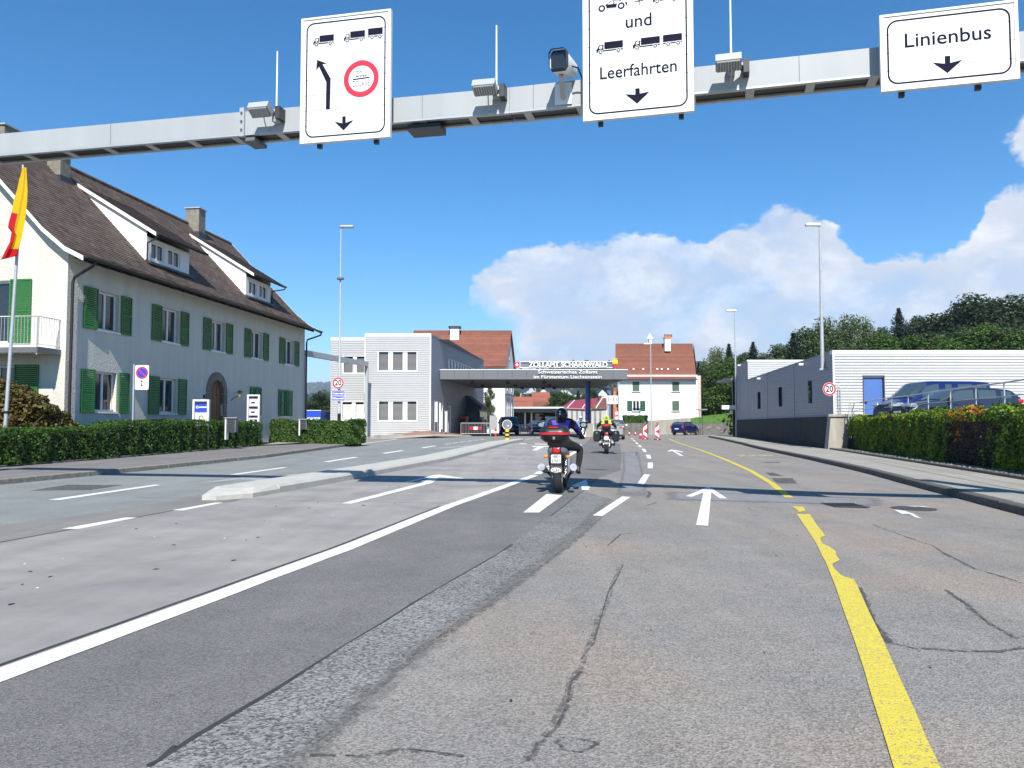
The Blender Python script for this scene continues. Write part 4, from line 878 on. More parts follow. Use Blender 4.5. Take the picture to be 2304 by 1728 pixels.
# ---------------------------------------------------------------- hedges and bush
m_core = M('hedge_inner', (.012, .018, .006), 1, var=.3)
def hedge(name, label, P, thick, hf, n, size=.075, base=.14, mat=m_hedge, group=None, cat='hedge', side=1):
    P = [Vector(q) for q in P]; c = P[len(P) // 2]; t = thing(name, label, cat, (c.x, c.y, H(c.x, c.y)), group)
    seg = [(b - a).length for a, b in zip(P, P[1:])]; tot = sum(seg)
    def pos(s):
        for a, b, l in zip(P, P[1:], seg):
            if s <= l + 1e-6: d = (b - a).normalized(); return a + d * min(s, l), d
            s -= l
        return P[-1], (P[-1] - P[-2]).normalized()
    rings = []; ns = max(4, int(tot / .5))
    for i in range(ns + 1):
        q, d = pos(.14 + (tot - .28) * i / ns); nn = Vector((-d.y, d.x)) * side; h = hf(q); z = H(q.x, q.y) + base - .1; e = .10
        rings.append([tuple(q + nn * e) + (z,), tuple(q + nn * e) + (z + h - e,), tuple(q + nn * (thick - e)) + (z + h - e,), tuple(q + nn * (thick - e)) + (z,)])
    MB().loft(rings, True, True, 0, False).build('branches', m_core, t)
    pts = []; nrm = []; 
    for i in range(n):
        s = rr() * tot; q, d = pos(s); nn = Vector((-d.y, d.x)) * side; h = hf(q); r = rr() * (h * 2 + thick); 
        bulge = .06 * sin(s * 3.7 + 1 + sin(s)) * cos(s * 1.9) + .05 * sin(s * 8.3 + r * 5) * sin(r * 6.1 + s * 1.3) + .03 * sin(s * 17 + r * 13)
        j = (rr() ** 2) * .12
        if r < h: w = -bulge + j; z = r; no = (-nn.x, -nn.y, .35)
        elif r < h + thick: w = r - h; z = h + bulge - j; no = (0, 0, 1)
        else: w = thick + bulge - j; z = r - h - thick; no = (nn.x, nn.y, .35)
        z = min(z, h + .03)
        if rr() < .03: w += (rr() - .5) * .12; z += rr() * .07
        if z > h - .12 and not (h <= r <= h + thick): w += (.12 - (h - z)) * .6 * (1 if w < thick / 2 else -1)
        x = q + nn * w; pts.append((x.x, x.y, H(x.x, x.y) + base + z)); nrm.append(no)
    for e0, sg in ((0.0, -1), (tot, 1)):
        q, d = pos(e0); nn = Vector((-d.y, d.x)) * side; h = hf(q)
        for i in range(int(n * thick / (tot * 1.6))):
            w = rr() * thick; z = rr() * h; x = q + nn * w + d * sg * (.02 + .06 * sin(z * 9 + w * 5)); pts.append((x.x, x.y, H(x.x, x.y) + base + z)); nrm.append((d.x * sg, d.y * sg, .35))
    leaves('foliage', np.array(pts), np.array(nrm), RNG.uniform(size * .6, size * 1.3, len(pts)), mat, t); return t
hedge('trimmed_hedge', 'long clipped green hedge in front of the white house', [PB[0].lerp(PB[1], .86), PB[1], PB[2], PB[3]], 1.15, lambda q: 1.0 + .2 * sst(q.y, 25.8, 27.2) - .10 * sst(q.y, 31, 36), 52000)
h2 = [Vector(G(608, 996, .15)), Vector(G(700, 997, .15)), Vector(G(792, 1000, .12))]
hedge('trimmed_hedge', 'short clipped hedge beside the side road, right of the black bollard', h2, 1.1, lambda q: 1.12 + .05 * sin(q.x * 3), 15000, .085)
mp = thing('maple_bush', 'round brownish japanese maple bush behind the hedge', 'bush', (-15.8, 24.8, .1)); P_ = []; N_ = []
for c, r, n in (((-16.9, 25.3, 1.35), (2.1, 1.3, 1.45), 12000), ((-15.25, 26.1, 1.0), (1.0, .8, .95), 6500), ((-15.9, 25.4, 1.5), (1.3, 1.0, 1.05), 6500)):
    v = RNG.normal(0, 1, (n, 3)); v /= np.linalg.norm(v, axis=1)[:, None]; k = 1 - (RNG.random(n) ** 2) * .4; k = k * (1 + .10 * np.sin(v[:, 0] * 9 + c[0]) * np.cos(v[:, 2] * 11))
    P_.append(np.array(c) + v * np.array(r) * k[:, None]); N_.append(v * .5 + np.array([0, 0, .8]))
leaves('foliage', np.concatenate(P_), np.concatenate(N_), RNG.uniform(.09, .17, 25000), m_maple, mp, aspect=.7)
mb = MB()
for k in range(6): a = k * 1.05; mb.tube([(-15.8, 24.8, .1), (-15.8 + cos(a) * .5, 24.8 + sin(a) * .3, .8), (-15.8 + cos(a) * 1.3, 24.8 + sin(a) * .7, 1.6)], [.06, .04, .015], 6)
mb.build('stems', m_bark, mp)

# ---------------------------------------------------------------- flag, signs, boxes on the left
fb = G(6, 1046, .12); fp = thing('flagpole', 'leaning grey flagpole at the left edge of the photo', 'flagpole', (fb[0], fb[1], H(*fb)))
b = Vector((fb[0], fb[1], H(*fb) + .1)); tp = at(52, 371, fb[1] + .1)
MB().tube([b, b.lerp(tp, .55), tp], [.055, .045, .03], 10).build('pole', m_gal, fp); MB().tube([b, b + Vector((0, 0, .3))], .09, 10).build('base', m_kerbd, fp)
MB().tube([b.lerp(tp, .17), b.lerp(tp, .172 + .006)], .065, 10).build('clamp', m_black, fp)
fl = thing('flag', 'yellow and red flag hanging furled from the leaning flagpole', 'flag', tuple(tp)); rows = []
outl = [((50, 378), (59, 378)), ((45, 405), (61, 430)), ((38, 440), (61, 480)), ((33, 475), (59, 520)), ((25, 500), (56, 555)), ((19, 525), (53, 590)), ((17, 546), (50, 630)), ((25, 568), (47, 660)), ((22, 590), (45, 690)), ((17, 620), (43, 712)), ((12, 655), (42, 728)), ((0, 700), (40, 745))]
outl = [((50, 378), (59, 376)), ((44, 400), (61, 405)), ((38, 428), (62, 430)), ((31, 450), (61, 455)), ((26, 478), (58, 485)), ((19, 503), (54, 510)), ((18, 512), (51, 525)), ((26, 522), (49, 536)), ((22, 545), (45, 547)), ((14, 560), (42, 560)), ((3, 582), (40, 573)), ((0, 585), (38, 576))]
for i, (l, r) in enumerate(outl):
    row = []
    for j in range(15):
        s = j / 14; q = at(l[0] + (r[0] - l[0]) * s, l[1] + (r[1] - l[1]) * s, tp.y - .22 + .05 * sin(s * 9 + i * .35) * (.4 + i / 14)); row.append(tuple(q))
    rows.append(row)
mb = MB(); nF = len(rows[0])
for i in range(len(rows) - 1):
    for j in range(nF - 1):
        x = j / (nF - 1); y = i / (len(rows) - 1)
        c = 0 if x > .42 - .1 * y else 1
        if y < .28: c = 0
        if y > .74: c = 1
        if .45 < x < .75 and .5 < y < .8: c = 0
        mb.add([rows[i][j], rows[i][j + 1], rows[i + 1][j + 1], rows[i + 1][j]], [(0, 1, 2, 3)], c, True)
mb.build('cloth', [leafmat('flag_yellow', (.82, .55, .01), (.8, .5, .01), 1, 0, .35), leafmat('flag_red', (.62, .012, .02), (.6, .01, .02), 1, 0, .35)], fl, fix=False)

def roundsign(name, pl, u, z, r, parent, kind='limit', d=.0):
    c = pl.pt(u, z, d); n = (pl.N.x, pl.N.y, 0)
    f = MB().disc(c, n, r, 36, 0, .02).build('sign_plate', m_swhite, parent)
    def P(dd): return lambda a, b: pl.pt(u + a, z + b, d + dd)
    MB().ringd(pl.pt(u, z, d + .0225), n, r * .72, r * .97).build('sign_ring', m_sred, f, fix=False)
    return f, P(.024)
front = lambda x, y: Pl((x, y), (1, 0))         # faces the camera: N=(0,-1)
# street lamp with speed limit and border sign
Yl = 44.0; lx = at(763, 900, Yl).x
sl_ = thing('street_lamp', 'tall grey street lamp behind the short hedge carrying the left 20 sign', 'street lamp', (lx, Yl, .3))
tpz = at(763, 512, Yl).z
MB().tube([(lx, Yl, .3), (lx, Yl, 2.2), (lx, Yl, 2.25), (lx, Yl, tpz)], [.085, .08, .062, .035], 12).build('pole', m_gal, sl_)
MB().rbox(lx - .05, lx + .7, Yl - .12, Yl + .12, tpz - .02, tpz + .12, .06).build('lamp_head', m_galp, sl_)
MB().tube([(lx, Yl, at(763, 629, Yl).z), (lx, Yl, at(763, 625, Yl).z)], .2, 12).build('collar', m_under, sl_)
MB().box(lx - .06, lx + .12, Yl - .1, Yl - .04, 1.3, 1.9).build('clamp', m_black, sl_)
pl = front(lx, Yl - .14); sg = thing('speed_limit_sign', 'round 20 sign on the left lamp post above the blue border sign', 'road sign', (lx, Yl - .14, 3.5), 'twenty speed limit signs')
zz = at(761, 862, Yl).z; f, P = roundsign('s', pl, -.03, zz, .315, sg); mb = MB(); text(mb, '20', .42, P, 0, .010, .85); mb.build('numerals', m_sblack, f, fix=False)
bs = thing('place_name_sign', 'blue sign reading Oesterreich and Schaanwald with a red strike', 'road sign', (lx, Yl - .14, 2.8)); zc_ = at(761, 891, Yl).z
bk = MB().pbox(pl, -.40, .36, zc_ - .28, zc_ + .27, 0, .03).build('sign_plate', m_swhite, bs)
MB().pbox(pl, -.375, .335, zc_ + .02, zc_ + .25, .03, .033).build('blue_field', m_sblue, bk); MB().pbox(pl, -.375, .335, zc_ - .25, zc_ - .02, .03, .033).build('blue_field', m_sblue, bk)
mb = MB(); text(mb, 'Oesterreich', .17, lambda u, v: pl.pt(u - .02, zc_ + .135 + v, .036), 0, .006, width=.64); text(mb, 'Schaanwald', .17, lambda u, v: pl.pt(u - .02, zc_ - .135 + v, .036), 0, .006, width=.64); mb.build('lettering', m_swhite, bk, fix=False)
MB().add([pl.pt(-.36, zc_ - .24, .038), pl.pt(-.33, zc_ - .24, .038), pl.pt(.32, zc_ - .03, .038), pl.pt(.29, zc_ - .03, .038)], [(0, 1, 2, 3)]).build('red_strike', m_sred, bk, fix=False)
# no parking sign
Yn = 28.2; q = at(301, 850, Yn); npk = thing('no_parking_sign', 'white no parking sign with a double arrow on a thin post behind the hedge', 'road sign', (q.x, Yn, .1)); pl = front(q.x, Yn - .04)
MB().tube([(q.x, Yn, .1), (q.x, Yn, at(301, 820, Yn).z)], .03, 10).build('post', m_gal, npk)
a, b2 = at(305, 877, Yn), at(337, 822, Yn); w = b2.x - a.x; cx = (a.x + b2.x) / 2 - q.x; x0, x1 = a.x - q.x, b2.x - q.x
def rrect(pl, x0, x1, z0, z1, r, d, n=5):
    o = []
    for cx_, cz, a0 in ((x1 - r, z1 - r, 0), (x0 + r, z1 - r, 90), (x0 + r, z0 + r, 180), (x1 - r, z0 + r, 270)):
        for k in range(n + 1): t_ = radians(a0 + 90 * k / n); o.append(pl.pt(cx_ + r * cos(t_), cz + r * sin(t_), d))
    return o
MB().loft([rrect(pl, x0, x1, a.z, b2.z, .05, 0), rrect(pl, x0, x1, a.z, b2.z, .05, .02)], True, True, 0, False).build('sign_plate', m_swhite, npk)
zc_ = b2.z - .27; n = (0, -1, 0)
MB().disc(pl.pt(cx, zc_, .023), n, .19, 32).build('blue_disc', m_sblue, npk, fix=False); MB().ringd(pl.pt(cx, zc_, .025), n, .165, .215).build('red_ring', m_sred, npk, fix=False)
MB().add([pl.pt(cx - .12, zc_ + .14, .027), pl.pt(cx - .145, zc_ + .11, .027), pl.pt(cx + .12, zc_ - .14, .027), pl.pt(cx + .145, zc_ - .11, .027)], [(0, 1, 2, 3)]).build('diagonal_bar', m_sred, npk, fix=False)
mb = MB(); z0 = a.z + .1; z1 = a.z + .36
mb.poly([pl.pt(cx - .012, z0 + .05, .024), pl.pt(cx + .012, z0 + .05, .024), pl.pt(cx + .012, z1 - .05, .024), pl.pt(cx - .012, z1 - .05, .024)])
for zt_, s in ((z1, 1), (z0, -1)): mb.poly([pl.pt(cx - .045, zt_ - s * .08, .0245), pl.pt(cx, zt_ - s * .06, .0245), pl.pt(cx + .045, zt_ - s * .08, .0245), pl.pt(cx, zt_, .0245)])
mb.build('double_arrow', m_sblack, npk, fix=False)
# two illuminated company signs
def lightbox(px0, px1, py, Y, label, panels, rot):
    a = at(px0, py, Y); b = at(px1, py, Y); t = thing('company_sign', label, 'sign', (a.x, Y, .3)); pl = Pl((a.x, Y), (cos(rot), sin(rot))); w = (b.x - a.x) / cos(rot); zt = a.z
    mb = MB(); mb.pbox(pl, 0, .07, .2, zt, -.12, .1); mb.pbox(pl, w - .07, w, .2, zt, -.12, .1); mb.pbox(pl, .07, w - .07, zt - .07, zt, -.12, .1); mb.pbox(pl, .07, w - .07, .2, zt - .07, -.1, -.05); mb.build('frame', m_trim, t)
    for z1, z0, m, fn in panels:
        pn = MB().pbox(pl, .09, w - .09, zt - z0, zt - z1, -.05, .0).build('sign_panel', m, t)
        if fn: fn(pl, w, zt - (z0 + z1) / 2, pn)
    return t
def p1(pl, w, z, pn): MB().ringd(pl.pt(w * .25, z, .003), (pl.N.x, pl.N.y, 0), .03, .055, 20).build('emblem', m_swhite, pn, fix=False); mb = MB(); mb.pbox(pl, w * .36, w * .84, z - .025, z + .025, .001, .003); mb.build('emblem', m_swhite, pn)
def p2(pl, w, z, pn): MB().ringd(pl.pt(w * .5, z, .003), (pl.N.x, pl.N.y, 0), .06, .1, 20).build('emblem', m_sblue, pn, fix=False); MB().disc(pl.pt(w * .6, z - .05, .005), (pl.N.x, pl.N.y, 0), .05, 16, sx=1.6).build('emblem', m_cyel, pn, fix=False)
def p3(pl, w, z, pn): MB().pbox(pl, w * .3, w * .6, z - .03, z + .04, .001, .003).build('emblem', m_sblack, pn)
def p4(pl, w, z, pn): MB().pbox(pl, w * .2, w * .8, z - .12, z + .12, .001, .003).build('emblem', m_sblack, pn); MB().ringd(pl.pt(w * .5, z, .005), (pl.N.x, pl.N.y, 0), .04, .075, 16).build('emblem', m_swhite, pn, fix=False)
lightbox(435, 470, 899, 32.6, 'white framed company sign with a blue panel left of the arched door', [(.12, .5, m_sblue, p1), (.54, .95, m_swhite, p2), (1.0, 1.4, m_swhite, None)], .12)
lightbox(557, 584, 888, 38.6, 'tall white framed company sign with stacked grey panels before the closed shutters', [(.12, .16, m_sblack, None), (.22, .56, m_blindw, p3), (.6, .66, m_sblack, None), (.70, 1.0, m_blindw, p3), (1.04, 1.1, m_sblack, None), (1.12, 1.5, m_swhite, p4)], .12)
def letterbox(px, py, Y, s, label):
    a = at(px, py, Y); t = thing('letterbox', label, 'letterbox', (a.x, Y, .3), 'letterbox units in the hedges'); w, h = .42 * s, .62 * s
    MB().box(a.x, a.x + .05, Y - .3, Y, a.z - h - .3, a.z).build('side_panel', m_trim, t)
    bd = MB().box(a.x + .052, a.x + .05 + w, Y - .28, Y, a.z - h, a.z).build('body', M('grey_blue_metal', (.14, .155, .17), .4), t)
    MB().box(a.x - .03, a.x + w + .1, Y - .34, Y + .03, a.z, a.z + .03).build('lid', m_gal, t)
    for r in range(3): MB().box(a.x + .09, a.x + w - .0, Y - .295, Y - .281, a.z - .03 - (r + 1) * h / 3.3, a.z - .05 - r * h / 3.3).build('letter_flap', m_lead, bd)
    return t
letterbox(512, 941, 33.6, .95, 'grey letterbox unit with white side set into the long hedge')
letterbox(676, 944, Vector(G(690, 997, .14)).y - .1, .8, 'grey letterbox unit with white side set into the short hedge'); 
bq = G(631, 992, .16); zt = at(631, 942, bq[1]).z; bo = thing('black_bollard', 'black cylindrical bollard lamp between the two hedges', 'bollard', (bq[0], bq[1], .3))
MB().lathe((bq[0], bq[1], H(*bq)), [(.17, .1), (.17, .16), (.13, .2), (.13, zt - H(*bq) - .16)], 16).build('post', m_black, bo)
MB().lathe((bq[0], bq[1], zt - .16), [(.19, 0), (.19, .06), (.16, .08), (.19, .1), (.17, .14), (.05, .18)], 16).build('cap', m_black, bo)
pv2 = gsheet('yard_entrance', [PB[3], Vector((-12.2, 44.5))], [Vector((-11.2, 38.0)), Vector((-9.6, 43.5))], m_paveR, .17, 3)
# slim steel portal behind the house
YP = 58.5; q = at(825, 814, YP); pt2 = Vector((-12.85, 49.3, 0)); g2 = thing('steel_portal', 'slim pale steel portal between the house and the corrugated customs building', 'portal', (q.x, YP, .3))
MB().box(q.x - .11, q.x + .11, YP - .15, YP + .15, .2, q.z - .35).build('post', m_galp, g2)
MB().beam((q.x, YP, q.z - .17), (pt2.x, pt2.y, q.z - .17), .3, .34).build('beam', m_galp, g2)
MB().box(pt2.x - .11, pt2.x + .11, pt2.y - .15, pt2.y + .15, .2, q.z - .36).build('post', m_galp, g2)
# blue lorry body and distant sheds between house and customs building
lv = thing('lorry', 'blue lorry box body with white lettering seen past the house corner', 'lorry', (-14, 68, .3)); a, b = at(684, 924, 68), at(722, 924, 68)
MB().box(a.x, b.x, 68, 74, a.z - 2.0, a.z).build('cargo_box', m_sblue, lv); fr = front(0, 67.99); mb = MB(); text(mb, 'SCHNEIDER', .4, lambda u, v: fr.pt(u + (a.x + b.x) / 2 + .12, a.z - .72 + v, .004), 0, .01, width=(b.x - a.x) * .8); mb.build('lettering', m_swhite, lv, fix=False)
MB().box(a.x - .02, b.x + .02, 67.97, 74.02, a.z, a.z + .05).build('roof_rail', m_trim, lv)
for k in (69, 72.6): MB().disc((b.x + .01, k, .75), (1, 0, 0), .48, 20, 0, -.3).build('wheel', m_rub, lv)
MB().box(a.x + .1, b.x - .1, 68.1, 73.9, .75, a.z - 2.0).build('chassis', m_black, lv)
tr2 = thing('lorry_trailer', 'dark blue tarpaulin trailer parked right of the lettered lorry', 'trailer', (-12, 72, .3)); c = at(762, 925, 72)
MB().box(b.x + .2, c.x, 72, 80, c.z - 1.6, c.z).build('cargo_box', M('navy_tarpaulin', (.02, .035, .08), .7), tr2); MB().box(b.x + .3, c.x - .1, 72.1, 79.9, .6, c.z - 1.6).build('chassis', m_black, tr2)
for k in (74, 78): MB().disc((b.x + .25, k, .75), (1, 0, 0), .48, 20, 0, .3).build('wheel', m_rub, tr2)
# ---------------------------------------------------------------- corrugated customs building
cb = thing('customs_building', 'two storey customs building clad in silver corrugated siding with grey blinds', 'building', (-6.13, 60, .3))
S = Pl((-6.13, 60), (.127, .992)); Fr = Pl((-6.13, 60), (-1, 0), flip=True); Fs = Pl((-11.0, 62.8), (-1, 0), flip=True)
TOPZ = 8.12; LS = 24.6
def wz(pl, px, py): return pl.uz(px, py)
Zc = lambda x, y: (720 + x * .19286, 700 + y * .19286)
def blinds(pl, xs, y0, y1, parent, mat, dx):
    """a row of windows with venetian blinds between white mullion panels; returns hole list"""
    z1 = pl.uz(*dx(xs[0][0], y0))[1]; z0 = pl.uz(*dx(xs[0][0], y1))[1]; hs = []
    us = [sorted((pl.uz(*dx(a, y0))[0], pl.uz(*dx(b, y0))[0])) for a, b in xs]; lo_, hi_ = min(u[0] for u in us), max(u[1] for u in us)
    fr = MB(); e = .08
    fr.pbox(pl, lo_ - e, hi_ + e, z0 - e, z0, -.12, .05); fr.pbox(pl, lo_ - e, hi_ + e, z1, z1 + e * .6, -.12, .05); fr.pbox(pl, lo_ - e, lo_, z0, z1, -.12, .05); fr.pbox(pl, hi_, hi_ + e, z0, z1, -.12, .05)
    us = sorted(us)
    for (a, b), (c, d_) in zip(us, us[1:]): fr.pbox(pl, b, c, z0, z1, -.1, .0)
    f = fr.build('window_band', m_trim, parent)
    for a, b in us:
        MB().pbox(pl, a, b, z0, z1, -.2, -.16).build('pane', m_glass, f)
        mb = MB(); nb = int((z1 - z0 - .16) / .085)
        for k in range(nb): z = z0 + .05 + k * .085; mb.hexa([pl.pt(a + .02, z, -.09), pl.pt(b - .02, z, -.09), pl.pt(b - .02, z - .012, -.11), pl.pt(a + .02, z - .012, -.11)], [pl.pt(a + .02, z + .05, -.115), pl.pt(b - .02, z + .05, -.115), pl.pt(b - .02, z + .045, -.125), pl.pt(a + .02, z + .045, -.125)])
        mb.build('blind', mat, f)
    return (lo_ - e, hi_ + e, z0 - e, z1 + e * .6)
fx = [(688, 798), (852, 966), (1020, 1128)]
h1 = blinds(Fr, fx, 476, 692, cb, m_blind, Zc); h2_ = blinds(Fr, fx, 1052, 1272, cb, m_blind, Zc)
sx_ = [(278, 385), (430, 524)]
h3 = blinds(Fs, sx_, 530, 718, cb, m_blind, Zc); h4 = blinds(Fs, [(262, 372), (415, 512)], 1060, 1268, cb, m_blindw, Zc)
Ur = Fr.uz(822, 800)[0]; Us = Fs.uz(745, 800)[0]
baseF = lambda u: .86 + (.36 - .86) * u / Ur
mb = MB(); siding(mb, Fr, 0, Ur, .2, TOPZ - .2, [h1, h2_], .137, .04, base=baseF); mb.build('front_siding', m_side, cb, fix=False)
mb = MB(); siding(mb, Fs, -.2, Us, .2, TOPZ - .2, [h3, h4], .137, .04); mb.build('rear_siding', m_side, cb, fix=False)
# window strip in the long side
us = sorted([S.uz(1008, 806)[0], S.uz(1065, 826)[0]]); zs1 = S.uz(1008, 806)[1]; zs0 = zs1 - 1.35
doors = [(3.2, 4.1, .9, 2.9), (6.5, 7.4, .7, 2.8)]
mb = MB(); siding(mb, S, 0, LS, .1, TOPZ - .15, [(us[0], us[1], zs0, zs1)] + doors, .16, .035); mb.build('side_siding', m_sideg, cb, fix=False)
f = MB(); f.pbox(S, us[0], us[1], zs0, zs0 + .07, -.05, .06); f.pbox(S, us[0], us[1], zs1 - .07, zs1, -.05, .06); nn = 9
for k in range(nn + 1): u = us[0] + (us[1] - us[0]) * k / nn; f.pbox(S, u - .06, u + .06, zs0 + .07, zs1 - .07, -.05, .06)
f = f.build('window_strip', m_trim, cb)
for k in range(nn): a = us[0] + (us[1] - us[0]) * k / nn; MB().pbox(S, a + .06, a + (us[1] - us[0]) / nn - .06, zs0 + .07, zs1 - .07, -.04, -.02).build('pane', m_glass, f)
for a, b, c, d_ in doors:
    MB().pbox(S, a, b, c - .3, d_, -.12, -.06).build('door', M('grey_door', (.30, .31, .33), .5), cb); mb = MB(); mb.pbox(S, a - .06, a, c - .3, d_ + .06, -.1, .05); mb.pbox(S, b, b + .06, c - .3, d_ + .06, -.1, .05); mb.pbox(S, a, b, d_, d_ + .06, -.1, .05); mb.build('door_frame', m_trim, cb)
mb = MB(); mb.pbox(Fr, -.04, Ur + .03, TOPZ - .2, TOPZ + .02, -.3, .06); mb.build('coping', m_trim, cb)
MB().pbox(Fs, 0, Us + .05, TOPZ - .2, TOPZ + .02, -.3, .06).build('coping', m_trim, cb)
MB().pbox(S, .3, LS, TOPZ - .15, TOPZ + .01, -.3, .05).build('coping', m_fasc, cb)
mb = MB(); mb.poly([S.pt(0, TOPZ - .1, -.1), S.pt(LS, TOPZ - .1, -.1), S.pt(LS, TOPZ - .1, -4.8), S.pt(0, TOPZ - .1, -4.8)]); mb.poly([Fr.pt(Ur, .2), Fr.pt(Ur, TOPZ - .1), Fs.pt(0, TOPZ - .1), Fs.pt(0, .2)])
q = Fs.pt(Us, 0); mb.poly([(q[0], 62.8, .2), (q[0], 62.8, TOPZ - .1), (q[0] + 2.5, 84, TOPZ - .1), (q[0] + 2.5, 84, .2)]); mb.poly([S.pt(LS, .2), S.pt(LS, TOPZ - .1), (q[0] + 2.5, 84, TOPZ - .1), (q[0] + 2.5, 84, .2)]); mb.poly([(q[0], 62.9, TOPZ - .12), (-5, 62.9, TOPZ - .12), (-3, 84, TOPZ - .12), (q[0] + 2.5, 84, TOPZ - .12)]); mb.build('roof_and_rear', m_sideg, cb, fix=False)
MB().pbox(Fr, -.05, .03, .8, TOPZ - .2, -.02, .06).build('corner_trim', m_trim, cb); MB().pbox(Fr, Ur - .02, Ur + .05, .3, TOPZ - .2, -.02, .05).build('corner_trim', m_trim, cb)
mb = MB(); mb.add([Fr.pt(0, .1, .01), Fr.pt(Ur, .1, .01), Fr.pt(Ur, .40, .01), Fr.pt(0, .9, .01)], [(0, 1, 2, 3)]); mb.build('plinth', m_kerbd, cb, fix=False)
# dark entrance with blue awning under the canopy
an = thing('blue_awning', 'dark blue awning on the customs wall over the booth entrance', 'awning', S.pt(14.3, 2.5)); a0, a1 = 14.2, 17.4
mb = MB(); mb.extr([S.pt(a0, 4.0, .05), S.pt(a0, 2.95, 1.5), S.pt(a0, 2.75, 1.5), S.pt(a0, 2.75, .05)], (S.U.x * (a1 - a0), S.U.y * (a1 - a0), 0)); mb.build('cloth', m_bdoor if False else M('awning_navy', (.025, .045, .16), .6), an)
bt = thing('control_booth', 'dark glazed control booth under the canopy by the customs wall', 'booth', S.pt(15, .3)); MB().pbox(S, 13.8, 18.2, .25, 2.7, .05, 1.4).build('booth_wall', M('booth_dark', (.03, .033, .04), .4), bt)
for k in range(4): MB().pbox(S, 14.0 + k * 1.05, 14.9 + k * 1.05, 1.2, 2.5, 1.4, 1.43).build('pane', m_glassb, bt)
MB().pbox(S, 13.6, 18.5, 2.7, 2.76, .02, 1.6).build('roof_slab', m_canu, bt); MB().pbox(S, 13.77, 13.8, 1.0, 2.4, .3, 1.1).build('pane', m_glassb, bt)
vm = thing('vending_machine', 'red machine against the shaded customs wall', 'machine', S.pt(11, .3)); MB().pbox(S, 10.9, 12.2, .35, 2.0, .05, .7).build('cabinet', m_red, vm); MB().pbox(S, 10.88, 10.9, 1.1, 1.8, .15, .6).build('front_panel', m_black, vm)
for k, (px0, px1, y0, y1) in enumerate([(978.5, 984, 904.5, 949), (988.5, 992, 907, 973), (1001.5, 1006, 926, 972)]):
    Yb = 60.8 + k * 1.2; a, b = at(px0, y1, Yb), at(px1, y0, Yb); t = thing('information_board', ['short white notice board beside the customs building corner', 'tall thin white board second from the customs building corner', 'white narrow board nearest the barrier fence'][k], 'board', (a.x, Yb, .4), 'boards by the customs wall')
    MB().box(a.x, b.x, Yb - .03, Yb + .03, max(a.z, .7), b.z).build('board', m_trim, t); MB().box(a.x - .03, a.x, Yb - .03, Yb + .03, .3, b.z + .1).build('post', m_gal, t)
    if k != 1: MB().box(b.x, b.x + .03, Yb - .03, Yb + .03, .3, b.z + .1).build('post', m_gal, t)
# sloping brick forecourt
Zf = lambda x, y: (720 + x * .19286, 700 + y * .19286)
rowB = [(-14.3, 62.7, .3), (-11.0, 59.95, .36), (-8.5, 59.95, .62), (-6.13, 59.95, .86), (-4.9, 67, .55), (-3.6, 78, .34)]
rowF = [(-13, 55, .33), (-9.7, 55.6, .42), (-7.6, 57.2, .50), (-5.9, 58.0, .60), (-3.9, 64.5, .45), (-2.6, 77, .34)]
mb = MB(); mb.loft([rowF, rowB], False, False, 0, False); mb.loft([[(x + .3, y - .5, z - .14) for x, y, z in rowF], rowF], False, False, 1, False); mb.build('forecourt_paving', [m_brick, m_paveR], kind='structure', fix=False)
mb = MB(); mb.loft([[(x, y, z + .006) for x, y, z in rowF[:3]], [(x, y, z + .006) for x, y, z in rowB[:3]]], False, False, 0, False); mb.build('forecourt_slab', m_paveR, kind='structure', fix=False)

# ---------------------------------------------------------------- canopy over the road
YC = 63.0; CX0, CX1 = at(990, 850, YC).x, at(1412, 850, YC).x; CZ0, CZ1 = 4.86, 5.60; YB = 78.6
cp = thing('customs_canopy', 'wide flat grey canopy spanning the road between the buildings', 'canopy', ((CX0 + CX1) / 2, YC, CZ0)); fz = front(0, YC)
nb = 13
for k in range(nb):
    a = CX0 + (CX1 - CX0) * k / nb; b = CX0 + (CX1 - CX0) * (k + 1) / nb; MB().box(a + .008, b - .008, YC, YC + .06, CZ0, CZ1).build('fascia_panel', m_fasc, cp)
MB().box(CX0 - .03, CX1 + .03, YC - .02, YC + .1, CZ1, CZ1 + .05).build('top_trim', m_trim, cp)
MB().box(CX0, CX1, YC + .061, YB, CZ1 - .12, CZ1 - .02).build('roof_slab', m_fasc, cp)
mb = MB(); nr = 15
for k in range(nr + 1):
    y = YC + .2 + (YB - YC - .4) * k / nr; MB().box(CX0 + .1, CX1 - .1, y, y + .14, CZ0 + .02, CZ0 + .14).build('soffit_rib', M('rib_grey', (.24, .245, .25), .5, metal=.2), cp)
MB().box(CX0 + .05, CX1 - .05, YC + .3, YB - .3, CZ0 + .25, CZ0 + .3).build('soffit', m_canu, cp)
MB().box(CX0, CX0 + .06, YC + .07, YB, CZ0, CZ1 - .13).build('end_fascia', m_fasc, cp); MB().box(CX0, CX1, YB, YB + .06, CZ0, CZ1 - .13).build('rear_fascia', m_fasc, cp)
for k in range(6): z = at(1400, 857 + k * 3.6, YC + 6).z; MB().box(at(1390, 860, YC).x, CX1 + .2 - k * .04, YC + 6, YC + 6.06, CZ0 - .02 - k * .13, CZ0 + .05 - k * .13).build('louvre', m_gal, cp)
for k in range(3): MB().box(at(1392 + k * 9, 860, YC).x, at(1392 + k * 9, 860, YC).x + .05, YC + 6.06, YC + 6.1, CZ0 - .75, CZ0 + .1).build('louvre_bracket', m_gal, cp)
